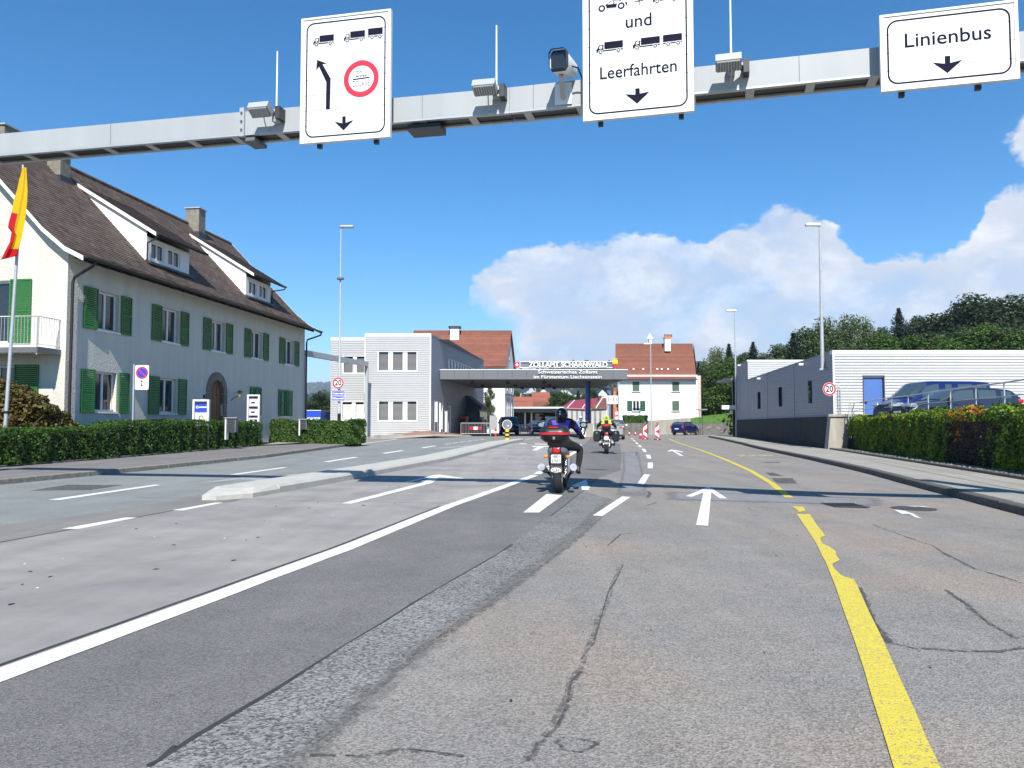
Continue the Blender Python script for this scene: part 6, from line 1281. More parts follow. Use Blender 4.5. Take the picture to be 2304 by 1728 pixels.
fc_ = thing('far_walkway_roof', 'thin flat walkway roof between the white house and the glazed gateway', 'roof', (24, 96, 0)); a, b = at(1569, 923, 98), at(1633, 914, 92)
MB().box(a.x, b.x - .9, 97, 99, a.z, a.z + .14).build('roof_slab', m_sil, fc_); MB().box(a.x + .4, a.x + .46, 98.5, 98.56, 0, a.z).build('post', m_lead, fc_); MB().box(b.x - 1.2, b.x - 1.14, 98.5, 98.56, 0, a.z).build('post', m_lead, fc_)
# retaining wall, buttress, terrace
P3w = Pl(S2.pt(0, 0, .18)[:2], U2, flip=True)
rw = thing('retaining_wall', 'dark stained concrete retaining wall beneath the shaded side of the hall', 'wall', P3w.pt(0, 0)); top_ = lambda u: 1.74
mb = MB()
for k in range(12):
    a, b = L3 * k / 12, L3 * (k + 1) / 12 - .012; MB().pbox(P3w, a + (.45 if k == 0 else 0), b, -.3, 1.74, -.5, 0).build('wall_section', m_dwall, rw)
bt_ = thing('wall_buttress', 'sunlit tapered concrete end of the retaining wall beside the ivy', 'wall', (17.2, 43.0, 0)); xb0 = at(1861, 1011, 43.0).x; xb1 = at(1904, 1011, 43.0).x; xt0 = at(1866, 937, 43.2).x; xt1 = at(1912, 937, 43.2).x
MB().hexa([(xb0, 42.95, -.3), (xb1, 42.95, -.3), (xb1, 43.7, -.3), (xb0 + .1, 43.7, -.3)], [(xt0 + .05, 43.15, 1.72), (xt1, 43.15, 1.72), (xt1, 43.7, 1.72), (xt0 + .1, 43.7, 1.72)]).build('concrete_body', m_concw, bt_); MB().box(xt0 - .1, xt1 + 1.2, 43.05, 43.38, 1.72, 1.86).build('cap_slab', m_concw, bt_)
WLn = [p_ + Vector((.86, .1)) for p_ in BR[:4]]; WLn[3] = Vector((18.25, 43.0)) + Vector((0, 0)); WLn = [WLn[0], WLn[1], WLn[2], Vector((18.1, 42.9))]
iv = thing('ivy_wall', 'low terrace wall smothered in green and rust coloured ivy along the right pavement', 'wall', (15, 31, 0), None)
r0 = []; TW = 1.54
for q_ in WLn: r0.append([(q_.x + .08, q_.y, -.2), (q_.x + .08, q_.y, TW), (q_.x + .5, q_.y, TW), (q_.x + .5, q_.y, -.2)])
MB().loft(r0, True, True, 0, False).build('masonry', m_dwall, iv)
terr = MB(); terr.loft([[(q_.x + .45, q_.y, 1.3) for q_ in WLn], [(60, q_.y, 1.3) for q_ in WLn]], False, False, 0, False); terr.poly([(18.5, 42.9, 1.3), (60, 42.9, 1.3), (60, 43.4, 1.3), (18.5, 43.4, 1.3)]); terr.build('parking_terrace', m_paveR, kind='structure', fix=False)
n = 34000; pts = np.zeros((n, 3)); nr_ = np.zeros((n, 3)); mi = np.zeros(n, int); szs = np.zeros(n); seg = [(b - a).length for a, b in zip(WLn, WLn[1:])]; cnt = 0
seg0 = [0, seg[0], seg[0] + seg[1], sum(seg)]
k = 0
while k < n:
    s = rr() * sum(seg); i = 0 if s < seg0[1] else (1 if s < seg0[2] else 2); q_ = WLn[i].lerp(WLn[i + 1], (s - seg0[i]) / seg[i]); d_ = (WLn[i + 1] - WLn[i]).normalized(); no = Vector((-d_.y, d_.x))
    if q_.y < 13: 
        if rr() < .9: continue
    t_ = rr() * 2.25; z = t_ if t_ < 1.78 else 1.78
    gz_ = H(q_.x, q_.y) + .17; f_ = (q_.y - 19) / 24
    nz_ = sin(q_.y * 1.9) * cos(z * 2.1 + q_.y) + .6 * sin(q_.y * 5.3 + z * 4.7)
    bulge = .10 + .05 * sin(q_.y * 2.3 + z * 3.7 + sin(q_.y * .9)) * cos(q_.y * 1.1 - z * 2.9) + .04 * sin(q_.y * 5.3 - z * 6) * sin(z * 4.1 + q_.y) + .03 * nz_
    bare = .50 if (23.3 < q_.y + (z - 1) * .8 < 26.2 and z < 1.45) else (.6 if (q_.y > 41.2 and z < .75) else (0.15 if nz_ < -.7 else 0))
    if rr() < bare * .8: continue
    if t_ >= 1.78: w = -(t_ - 1.78) * 1.0; zz_ = 1.70 - .12 * sst(q_.y, 30, 42) + .08 * sin(q_.y * 2.3) + .05 * sin(q_.y * 6.1) + rr() * .1
    else: w = bulge - rr() ** 2 * .1; zz_ = z * (1.72 - .12 * sst(q_.y, 30, 42) - gz_) / 1.78 + gz_
    x = q_ + no * w; pts[k] = (x.x, x.y, zz_); nr_[k] = (no.x, no.y, .45) if t_ < 1.78 else (no.x * .2, no.y * .2, 1)
    m_ = 0
    au = (23.4 < q_.y < 26.6 and z > 1.55 + .15 * sin(q_.y * 4)) or (25.3 < q_.y < 25.8 and .7 < z and rr() < .6) or (18.2 < q_.y < 19.0 and z > 1.2) or (33.5 < q_.y < 35.5 and z > 1.6 and rr() < .5)
    if au and rr() < .6: m_ = 1
    elif bare >= .5 or (22.4 < q_.y < 26.6 and z < 1.4 and rr() < .75): m_ = 2
    elif rr() < .012: m_ = 1
    elif nz_ > .15 and rr() < .7: m_ = 3
    mi[k] = m_; szs[k] = (.055 + .075 * rr()) * (.75 if m_ == 2 else 1); k += 1
m_ivyl = leafmat('ivy_leaf_light', (.27, .34, .02), (.15, .23, .018), 1.9, .7)
lv_ = leaves('ivy_foliage', pts, nr_, szs, [m_ivy, m_ivyo, m_ivyb, m_ivyl], iv, mi=mi, aspect=.85, jit=.95)
# railing on the terrace edge
RL = Pl((WLn[1].x + .35, WLn[1].y), (WLn[3].x - WLn[1].x, WLn[3].y - WLn[1].y)); tr_ = thing('terrace_railing', 'galvanised tube railing along the terrace above the ivy wall', 'railing', (WLn[2].x, WLn[2].y, 1.3))
tops_ = [(1917, 908), (1944, 903.5), (1974, 899), (2006, 895), (2043, 891), (2088, 883.5), (2138, 877), (2195, 869), (2259, 861), (2330, 850)]
tp_ = [RL.uz(*q_) for q_ in tops_]; P3 = [RL.pt(u, z) for u, z in tp_]
MB().tube(P3, .024, 8).build('top_rail', m_gal, tr_); MB().tube([(x, y, z - .40) for x, y, z in P3], .016, 6).build('middle_rail', m_gal, tr_)
for x, y, z in P3: MB().tube([(x, y, 1.25), (x, y, z)], .022, 8).build('post', m_gal, tr_)
ld = thing('wall_ladder', 'slim fixed steel ladder at the sunlit corner of the hall', 'ladder', (17.8, 43.2, 1.7)); a = F2.uz(*Zr(850, 690)); b = F2.uz(*Zr(866, 690))
for u in (a[0], b[0]): MB().pbox(F2, u, u + .03, 1.8, a[1], .12, .15).build('stile', m_gal, ld)
for k in range(8): MB().pbox(F2, a[0] + .03, b[0], 1.95 + k * .24, 1.97 + k * .24, .125, .145).build('rung', m_gal, ld)
st_ = thing('step_stand', 'small grey folding stand on the terrace left of the parked van', 'stand', (19, 42.6, 1.3)); a = at(1913, 930, 42.6)
for dx_ in (-.12, .12): MB().tube([(a.x + dx_, 42.6, 1.3), (a.x + dx_ * .3, 42.6, 2.45)], .02, 6).build('leg', m_gal, st_)
for z in (1.8, 2.1): MB().tube([(a.x - .1, 42.6, z), (a.x + .1, 42.6, z)], .015, 6).build('rung', m_gal, st_)
# right 20 sign on a bracket and lamp column on the wall
yS = 42.4; c = at(1866, 875.5, yS); s2 = thing('speed_limit_sign', 'round 20 sign at the corner of the white corrugated hall', 'road sign', (c.x, yS, c.z), 'twenty speed limit signs'); pl = front(c.x, yS)
f, P = roundsign('s', pl, 0, c.z, .355, s2); mb = MB(); text(mb, '20', .47, P, 0, .012, .85); mb.build('numerals', m_sblack, f, fix=False)
for z in (.1, -.1): MB().beam((c.x, yS + .03, c.z + z), (17.5, 43.36, c.z + z), .04, .04).build('bracket', m_gal, s2)
u, z0 = S2.uz(1859, 831); lp = thing('street_lamp', 'tall lamp column fixed high on the corner of the corrugated hall', 'street lamp', S2.pt(u, z0, .2)); b = Vector(S2.pt(u, z0, .2)); zt = at(1858, 508, b.y).z
MB().tube([b, (b.x, b.y, z0 + 3), (b.x, b.y, zt)], [.11, .09, .055], 12).build('pole', m_gal, lp); MB().pbox(S2, u - .15, u + .15, z0 - .05, z0 + .05, .03, .38).build('bracket', m_gal, lp)
MB().rbox(b.x - .82, b.x + .05, b.y - .14, b.y + .14, zt - .02, zt + .14, .07).build('lamp_head', m_trim, lp)
for px, Y, yt, lab in ((1656, 77, 699, 'slender distant street lamp rising beside the tall grey block'), (1465, 100, 773, 'thin street lamp standing in front of the plain white house')):
    b = at(px, 900, Y); zt = at(px, yt + 2, Y).z; l_ = thing('street_lamp', lab, 'street lamp', (b.x, Y, 0)); MB().tube([(b.x, Y, 0), (b.x, Y, 2), (b.x, Y, zt)], [.11, .09, .06], 10).build('pole', m_gal, l_); MB().rbox(b.x - .85, b.x + .15, Y - .15, Y + .15, zt, zt + .16, .07).build('lamp_head', m_trim, l_)
# ---------------------------------------------------------------- overhead gantry
ZG = 6.1
def gy(px, py): r = ray(px, py); t = (ZG - HC) / r[2]; return Vector((r[0] * t, r[1] * t))
g0, g1_, g2_ = gy(0, 347), gy(1146, 250), gy(2295, 133)
gl = g0 + (g0 - g1_) * .42; gr = g2_ + (g2_ - g1_) * .50
gan = thing('gantry', 'pale grey steel gantry beam spanning the road carrying the lane signs', 'gantry', (gl.x, gl.y, 0))
HB = .37; DB = .42
def gseg(a, b, na):
    d = (b - a).normalized(); n = Vector((d.y, -d.x)); n = n if n.y < 0 else -n; return d, n
def gbeam(a, b, name='beam'):
    d, n = gseg(a, b, 0); bk = -n * DB
    mb = MB(); q = [a, b, b + bk, a + bk]
    mb.add([(p_.x, p_.y, ZG) for p_ in q] + [(p_.x, p_.y, ZG + HB) for p_ in q], [(4, 5, 6, 7), (0, 1, 5, 4), (1, 2, 6, 5), (2, 3, 7, 6), (3, 0, 4, 7)]); o = mb.build(name, m_galp, gan)
    mb = MB(); e = .07; L_ = (b - a).length                       # underside: flanges with ladder cut-outs
    fl = lambda s, w, z: tuple(a + d * s - n * w) + (z,)
    for w0, w1 in ((0, e), (DB - e, DB)): mb.hexa([fl(0, w0, ZG - .03), fl(L_, w0, ZG - .03), fl(L_, w1, ZG - .03), fl(0, w1, ZG - .03)], [fl(0, w0, ZG - .001), fl(L_, w0, ZG - .001), fl(L_, w1, ZG - .001), fl(0, w1, ZG - .001)])
    s = .2
    while s < L_ - .1: mb.hexa([fl(s, e, ZG - .028), fl(s + .12, e, ZG - .028), fl(s + .12, DB - e, ZG - .028), fl(s, DB - e, ZG - .028)], [fl(s, e, ZG - .002), fl(s + .12, e, ZG - .002), fl(s + .12, DB - e, ZG - .002), fl(s, DB - e, ZG - .002)]); s += .82
    mb.build('bottom_flange', m_gal, gan, kind='stuff')
    MB().hexa([fl(0, e, ZG + .002), fl(L_, e, ZG + .002), fl(L_, DB - e, ZG + .002), fl(0, DB - e, ZG + .002)], [fl(0, e, ZG + .01), fl(L_, e, ZG + .01), fl(L_, DB - e, ZG + .01), fl(0, DB - e, ZG + .01)]).build('cable_tray', m_black, gan)
gbeam(gl, g1_); gbeam(g1_ + (g1_ - gl).normalized() * .004, gr)
GP = [Pl(g0, g1_ - g0), Pl(g1_, gr - g1_)]
for pl in GP:
    if pl.N.y > 0: pl.N = -pl.N
def gpl(px): return GP[0] if px < 1146 else GP[1]
for e_, lab in ((gl, 'l'), (gr, 'r')):
    MB().box(e_.x - .2, e_.x + .2, e_.y + .02, e_.y + .4, -.05, ZG - .04 if e_ is gl else 9.4).build('post', m_galp, gan)
    MB().box(e_.x - .35, e_.x + .35, e_.y - .15, e_.y + .55, -.05, .25).build('post_foot', m_concw, gan)
u = GP[0].uz(547, 290)[0]; MB().pbox(GP[0], u - .04, u + .04, ZG - .06, ZG + HB + .05, -DB - .04, .05).build('flange_joint', m_gal, gan); MB().pbox(GP[0], u - .02, u + .2, ZG - .12, ZG - .061, -DB, -.02).build('joint_plate', m_under, gan)
u = GP[0].uz(950, 280)[0]; MB().pbox(GP[0], u - .27, u + .27, ZG - .15, ZG - .05, -DB + .02, -.08).build('junction_box', m_black, gan)
for pl, a_, b_ in ((GP[0], -2.5, (g1_ - g0).length - .1), (GP[1], .1, (gr - g1_).length)):
    P3 = [pl.pt(a_ + (b_ - a_) * k / 30, ZG + HB + .018 + .008 * sin(k * 2.1), -.12) for k in range(31)]; MB().tube(P3, .014, 6).build('cable', m_black, gan); MB().tube([(x, y - .03, z) for x, y, z in P3], .010, 6).build('cable', m_gal, gan)
for dz_ in (.05, .19, .33):
    u = GP[0].uz(547, 290)[0]; MB().tube([GP[0].pt(u, ZG + dz_, .05), GP[0].pt(u, ZG + dz_, .075)], .018, 6).build('bolt', m_under, gan)
for px_ in (250, 950, 1200, 1800):
    b__ = gpl(px_); u = b__.uz(px_, 250)[0]; MB().pbox(b__, u - .004, u + .004, ZG + .002, ZG + HB - .002, .0, .003).build('weld_seam', m_under, gan)
# overhead signs ---------------------------------------------------------------
class SP:
    def __init__(s, px, off=.28): b = gpl(px); s.pl = Pl(b.pt(0, 0, off)[:2], b.U); s.pl.N = b.N
    def uz(s, px, py): return s.pl.uz(px, py)
def circ(cx, cz, r, n=18, ry=None): return [(cx + r * cos(2 * pi * k / n), cz + (ry or r) * sin(2 * pi * k / n)) for k in range(n)]
def sign(name, label, pxs, pxr, u0, u1, z0, z1, tabs):
    s = SP(pxs); pl = s.pl; t = thing(name, label, 'road sign', pl.pt((u0 + u1) / 2, z0), None); n = max(1, round((z1 - z0) / .262)); h = (z1 - z0) / n
    for k in range(n): MB().pbox(pl, u0 + .012, u1 - .012, z0 + k * h + .004, z0 + (k + 1) * h - .004, -.03, 0).build('sign_board', m_swhite, t)
    mb = MB(); e = .03
    mb.pbox(pl, u0 - e, u0 + .012, z0 - e, z1 + e, -.06, .015); mb.pbox(pl, u1 - .012, u1 + e, z0 - e, z1 + e, -.06, .015); mb.pbox(pl, u0 + .012, u1 - .012, z0 - e, z0 + .0, -.06, .014); mb.pbox(pl, u0 + .012, u1 - .012, z1, z1 + e, -.06, .014); mb.build('sign_frame', m_trim, t)
    for f in tabs: u = u0 + (u1 - u0) * f; MB().pbox(pl, u - .035, u + .035, z0 - .09, min(z1 - .1, ZG + HB + .3), -.13, -.065).build('rear_bracket', m_black, t); MB().pbox(pl, u - .03, u + .03, ZG + .05, ZG + .3, -.29, -.131).build('clamp', m_gal, t)
    i = .055; mb = MB(); oo = rrect(pl, u0 + i, u1 - i, z0 + i, z1 - i, .13, .003, 6); ii = rrect(pl, u0 + i + .022, u1 - i - .022, z0 + i + .022, z1 - i - .022, .11, .003, 6); mb.loft([oo, ii], True, False, 0, False); mb.build('border_line', m_sblack, t, fix=False)
    return s, t
def shape(s, t, px_poly, d=.004, name='symbol', mat=None):
    MB().poly([s.pl.pt(*s.uz(*q), d) for q in px_poly]).build(name, mat or m_sblack, t, fix=False)
def truck(s, t, c0, c1, wheels=(.16, .83), cab=True, x0=.30):
    """c0 = pixel of lower left wheel line, c1 = pixel of upper right corner"""
    (a, b), (c, d_) = s.uz(*c0), s.uz(*c1); w = c - a; h = (d_ - b); P = lambda x, y, q: s.pl.pt(a + x * w, b + y * h, q); mb = MB()
    mb.poly([P(x, y, .004) for x, y in ((x0, .36), (1, .36), (1, 1), (x0, 1))]); mb.poly([P(x, y, .004) for x, y in ((x0 * .2, .17), (1, .17), (1, .27), (x0 * .2, .27))])
    if cab:
        mb.poly([P(x, y, .0042) for x, y in ((0, .12), (.27, .12), (.27, .78), (.11, .78), (.05, .5), (0, .42))]); 
    mb.build('truck_symbol', m_sblack, t, fix=False); mb = MB(); mw = MB(); r = h * .17
    if cab: mw.poly([P(x, y, .005) for x, y in ((.10, .46), (.22, .46), (.22, .70), (.14, .70))])
    for k in wheels:
        cx, cz = a + k * w, b + h * .13; mw.poly([s.pl.pt(u, z, .0055) for u, z in circ(cx, cz, r * 1.3)]); mb.poly([s.pl.pt(u, z, .0065) for u, z in circ(cx, cz, r)]); mw.poly([s.pl.pt(u, z, .0075) for u, z in circ(cx, cz, r * .5)])
    mw.build('truck_symbol_detail', m_swhite, t, kind='stuff', fix=False); mb.build('wheel_symbols', m_sblack, t, kind='stuff', fix=False)
def stext(s, t, txt, x0, x1, yc, size, bold=0.0, mat=None):
    (a, z), (b, _) = s.uz(x0, yc[0]), s.uz(x1, yc[1]); z = (z + _) / 2; mb = MB(); text(mb, txt, size, lambda u, v: s.pl.pt((a + b) / 2 + u, z + v, .004), 0, bold, width=b - a); mb.build('lettering', mat or m_sblack, t, kind='stuff', fix=False)
s = SP(778); (u0, z1), (u1, _a), (_b, z0) = s.uz(683, 49), s.uz(876, 23), s.uz(775, 312); z1 = (z1 + _a) / 2
s, t = sign('lane_sign', 'overhead lane sign with lorries, bent arrow and red ringed ZOLL DOUANE disc', 778, 0, u0, u1, z0, z1, (.18, .84))
Q1 = lambda x, y: (480 + x * .28933, y * .28933)
truck(s, t, Q1(778, 362), Q1(938, 266)); truck(s, t, Q1(1016, 330), Q1(1180, 234)); truck(s, t, Q1(1203, 305), Q1(1318, 212), (.28, .82), False, 0)
shape(s, t, [Q1(875, 850), Q1(907, 850), Q1(913, 610), Q1(850, 500), Q1(880, 493), Q1(808, 466), Q1(800, 550), Q1(822, 518), Q1(879, 638)], name='bent_arrow')
shape(s, t, [Q1(1003, 906), Q1(1030, 904), Q1(1030, 955), Q1(1092, 932), Q1(1013, 1015), Q1(943, 946), Q1(1003, 959)], name='down_arrow')
cu_, cz_ = s.uz(*Q1(1150, 612)); r_ = (s.uz(*Q1(1150, 470))[1] - s.uz(*Q1(1150, 755))[1]) / 2
mb = MB(); mb.loft([[s.pl.pt(u, z, .004) for u, z in circ(cu_, cz_, r_, 40)], [s.pl.pt(u, z, .004) for u, z in circ(cu_, cz_, r_ * .72, 40)]], True, False, 0, False); mb.build('red_ring', m_sred, t, fix=False)
stext(s, t, 'ZOLL', *[Q1(1110, 575)[0], Q1(1192, 575)[0]], [Q1(0, 582)[1], Q1(0, 570)[1]], .14, 0, m_under); stext(s, t, 'DOUANE', Q1(1083, 0)[0], Q1(1214, 0)[0], [Q1(0, 658)[1], Q1(0, 642)[1]], .14, 0, m_under)
shape(s, t, [Q1(1085, 615), Q1(1215, 597), Q1(1215, 605), Q1(1085, 624)], name='bar')
s = SP(1430); (u0, z0), (u1, z0b) = s.uz(1317, 269), s.uz(1557, 245); z0 = (z0 + z0b) / 2
s, t = sign('lane_sign', 'largest overhead lane sign reading und Leerfahrten, cut by the top of the photo', 1430, 0, u0, u1, z0, s.uz(1440, -110)[1], (.14, .90))
Q2 = lambda x, y: (1180 + x * .25316, y * .25316)
stext(s, t, 'und', Q2(900, 0)[0], Q2(1130, 0)[0], [Q2(0, 205)[1], Q2(0, 168)[1]], .27, .002); stext(s, t, 'Leerfahrten', Q2(672, 0)[0], Q2(1353, 0)[0], [Q2(0, 666)[1], Q2(0, 578)[1]], .26, .002)
truck(s, t, Q2(640, 482), Q2(875, 356)); truck(s, t, Q2(964, 443), Q2(1203, 319)); truck(s, t, Q2(1232, 410), Q2(1400, 293), (.27, .80), False, 0)
shape(s, t, [Q2(985, 787), Q2(1024, 784), Q2(1026, 832), Q2(1112, 814), Q2(1002, 922), Q2(897, 838), Q2(986, 842)], name='down_arrow')
shape(s, t, [Q2(648, 80), Q2(655, 60), Q2(720, 45), Q2(775, 5), Q2(850, 0), Q2(880, 22), Q2(912, 18), Q2(914, 45), Q2(890, 55), Q2(700, 78)], name='car_symbol')
shape(s, t, [Q2(735, 42), Q2(778, 12), Q2(790, 11), Q2(790, 36)], .0055, 'car_window', m_swhite); shape(s, t, [Q2(800, 35), Q2(800, 10), Q2(842, 6), Q2(862, 24)], .0055, 'car_window', m_swhite)
for x in (688, 860):
    y = 78 if x < 700 else 53; cu_, cz_ = s.uz(*Q2(x, y)); rr_ = .052
    for k, (m_, f) in enumerate(((m_swhite, 1.3), (m_sblack, 1), (m_swhite, .5))): MB().poly([s.pl.pt(u, z, .006 + k * .001) for u, z in circ(cu_, cz_, rr_ * f)]).build('wheel_symbol', m_, t, fix=False)
shape(s, t, [Q2(982, 8), Q2(1056, 0), Q2(1056, 8), Q2(982, 16)], name='plus'); shape(s, t, [Q2(1014, -30), Q2(1022, -30), Q2(1024, 42), Q2(1016, 42)], .0045, 'plus')
truck(s, t, Q2(1142, 30), Q2(1352, -90), (.18, .9))
s = SP(2135); (u0, za), (u1, zb_) = s.uz(1984, 40), s.uz(2283, 5); z1 = (za + zb_) / 2; za, zb_ = s.uz(1984, 203)[1], s.uz(2285, 172)[1]; z0 = (za + zb_) / 2
s, t = sign('lane_sign', 'wide overhead lane sign reading Linienbus at the right end of the gantry', 2135, 0, u0, u1, z0, z1, (.15, .73))
Q3 = lambda x, y: (1900 + x * .18264, y * .18264)
stext(s, t, 'Linienbus', Q3(738, 0)[0], Q3(1803, 0)[0], [Q3(0, 500)[1], Q3(0, 412)[1]], .27, .002)
shape(s, t, [Q3(1236, 692), Q3(1303, 686), Q3(1303, 775), Q3(1455, 735), Q3(1270, 900), Q3(1085, 770), Q3(1237, 785)], name='down_arrow')
# floodlights, antennas, camera on the beam
def flood(px, py, label, wpx, tilt):
    b = gpl(px); u, z = b.uz(px, py, .3); t = thing('floodlight', label, 'floodlight', b.pt(u, z, .3), 'floodlights on the gantry'); w = .175
    P = lambda a, d_, h: b.pt(u + a, z + h, .3 + d_); c, s_ = cos(tilt), sin(tilt)
    bx = lambda a0, a1, d0, d1, h0, h1: MB().hexa([P(a, dd * c - hh * s_, dd * s_ + hh * c) for a, dd, hh in ((a0, d0, h0), (a1, d0, h0), (a1, d1, h0), (a0, d1, h0))], [P(a, dd * c - hh * s_, dd * s_ + hh * c) for a, dd, hh in ((a0, d0, h1), (a1, d0, h1), (a1, d1, h1), (a0, d1, h1))])
    bx(-w, w, -.1, .1, -.03, .09).build('housing', m_galp, t); g_ = bx(-w * .9, w * .9, -.088, .088, -.06, -.031).build('lamp_lens', M('lamp_grille', (.23, .24, .24), .5), t)
    for k in range(9): bx(-w * .85 + k * w * .21, -w * .82 + k * w * .21, -.08, .08, -.066, -.061).build('grille_bar', m_trim, t)
    MB().pbox(b, u + w + .03, u + w + .11, z - .1, z + .1, -.02, .2).build('mount', m_lead, t); MB().beam(b.pt(u + w * .4, z + .02, .25), b.pt(u + w + .07, z - .02, .05), .05, .05).build('arm', m_lead, t)
    MB().tube([b.pt(u + .05, z - .08, .28), b.pt(u + .02, z - .25, .12), b.pt(u, ZG + .03, .02)], .01, 6).build('cable', m_gal, t)
flood(585, 249, 'leftmost floodlight on the gantry left of the lorry lane sign', 50, .5); flood(1090, 199, 'middle floodlight on the gantry between the two tall signs', 50, .45); flood(1639, 143, 'rightmost floodlight on the gantry right of the largest sign', 45, .4)
for px0, py0, px1, py1, lab in ((622, 262, 628, 115, 'thin white antenna rod left of the lorry lane sign'), (1117, 205, 1118, 57, 'thin white antenna rod above the middle floodlight'), (1645, 150, 1648, -60, 'longest white antenna rod right of the largest sign')):
    b = gpl(px0); u, z = b.uz(px0, py0, .1); u2, z2 = b.uz(px1, py1, .1); t = thing('antenna_rod', lab, 'antenna', b.pt(u, z, .1), 'antenna rods on the gantry'); MB().tube([b.pt(u, z, .1), b.pt(u, z2, .1)], [.017, .012], 8).build('rod', m_trim, t); MB().pbox(b, u - .05, u + .05, z - .1, z + .06, .01, .15).build('base', m_gal, t)
b = GP[1]; t = thing('surveillance_camera', 'white surveillance camera with dark hood on the gantry left of the largest sign', 'camera', b.pt(b.uz(1262, 200)[0], ZG)); u, z = b.uz(1262, 146, .35); u0 = b.uz(1268, 200, 0)[0]
MB().pbox(b, u0 - .13, u0 + .13, ZG + .01, ZG + .34, .01, .025).build('back_plate', m_trim, t); MB().beam(b.pt(u0, ZG + .1, .05), b.pt(u, z - .14, .33), .07, .06).build('arm', m_gal, t)
def rbx(u, z, d0, d1, w, h, sc=1): return [b.pt(u + a * w, z + c_ * h, d0) for a, c_ in ((-.7, -1), (.7, -1), (1, -.6), (1, .6), (.7, 1), (-.7, 1), (-1, .6), (-1, -.6))]
MB().loft([rbx(u + .08, z + .06, .0, 0, .10, .12), rbx(u + .02, z + .02, .3, 0, .13, .15), rbx(u, z, .5, 0, .13, .155)], True, True, 0, True).build('housing', m_trim, t)
MB().loft([rbx(u, z, .501, 0, .14, .165), rbx(u - .005, z - .01, .6, 0, .13, .15)], True, False, 0, False).build('hood', m_black, t, fix=False); MB().poly(rbx(u, z, .53, 0, .11, .13)).build('lens_window', m_glass, t, fix=False)
MB().tube([b.pt(u + .12, z, .3), b.pt(u + .24, z - .03, .25), b.pt(u + .3, z - .2, .1), b.pt(u + .28, ZG + HB, .03)], .012, 6).build('cable', m_black, t)
# ---------------------------------------------------------------- vehicles
def interp(P, x):
    if x <= P[0][0]: return P[0][1]
    for (a, b), (c, d_) in zip(P, P[1:]):
        if x <= c: t_ = (x - a) / (c - a); return b + (d_ - b) * t_
    return P[-1][1]
def wheel(par, x, y, r, w, sd):
    """car wheel at (x side, y along); sd=+1 right side"""
    mb = MB(); prof = [(r * .62, -w / 2), (r * .9, -w / 2), (r, -w * .32), (r, w * .32), (r * .9, w / 2), (r * .62, w / 2)]
    n = 24; mb.loft([[(x + d_, y + q * cos(2 * pi * k / n), r + q * sin(2 * pi * k / n)) for k in range(n)] for q, d_ in prof], True, False, 0, True); wh = mb.build('wheel', m_rub, par, fix=True)
    mb = MB(); mb.loft([[(x + d_, y + q * cos(2 * pi * k / n), r + q * sin(2 * pi * k / n)) for k in range(n)] for q, d_ in ((r * .64, sd * w * .42), (r * .56, sd * w * .30))], True, False, 0, False)
    for k in range(5):
        a = 2 * pi * k / 5 + .3; c, s_ = cos(a), sin(a); q = [(.1, -.09), (.58, -.05), (.58, .05), (.1, .09)]
        mb.extr([(x + sd * w * .34, y + r * (u * c - v * s_), r + r * (u * s_ + v * c)) for u, v in q], (sd * .02, 0, 0))
    mb.disc((x + sd * w * .35, y, r), (sd, 0, 0), r * .16, 12, 0, .02); mb.build('rim', m_sil, wh)
    MB().disc((x + sd * w * .1, y, r), (sd, 0, 0), r * .6, 20).build('brake_disc', m_black, wh, fix=False)
    return wh
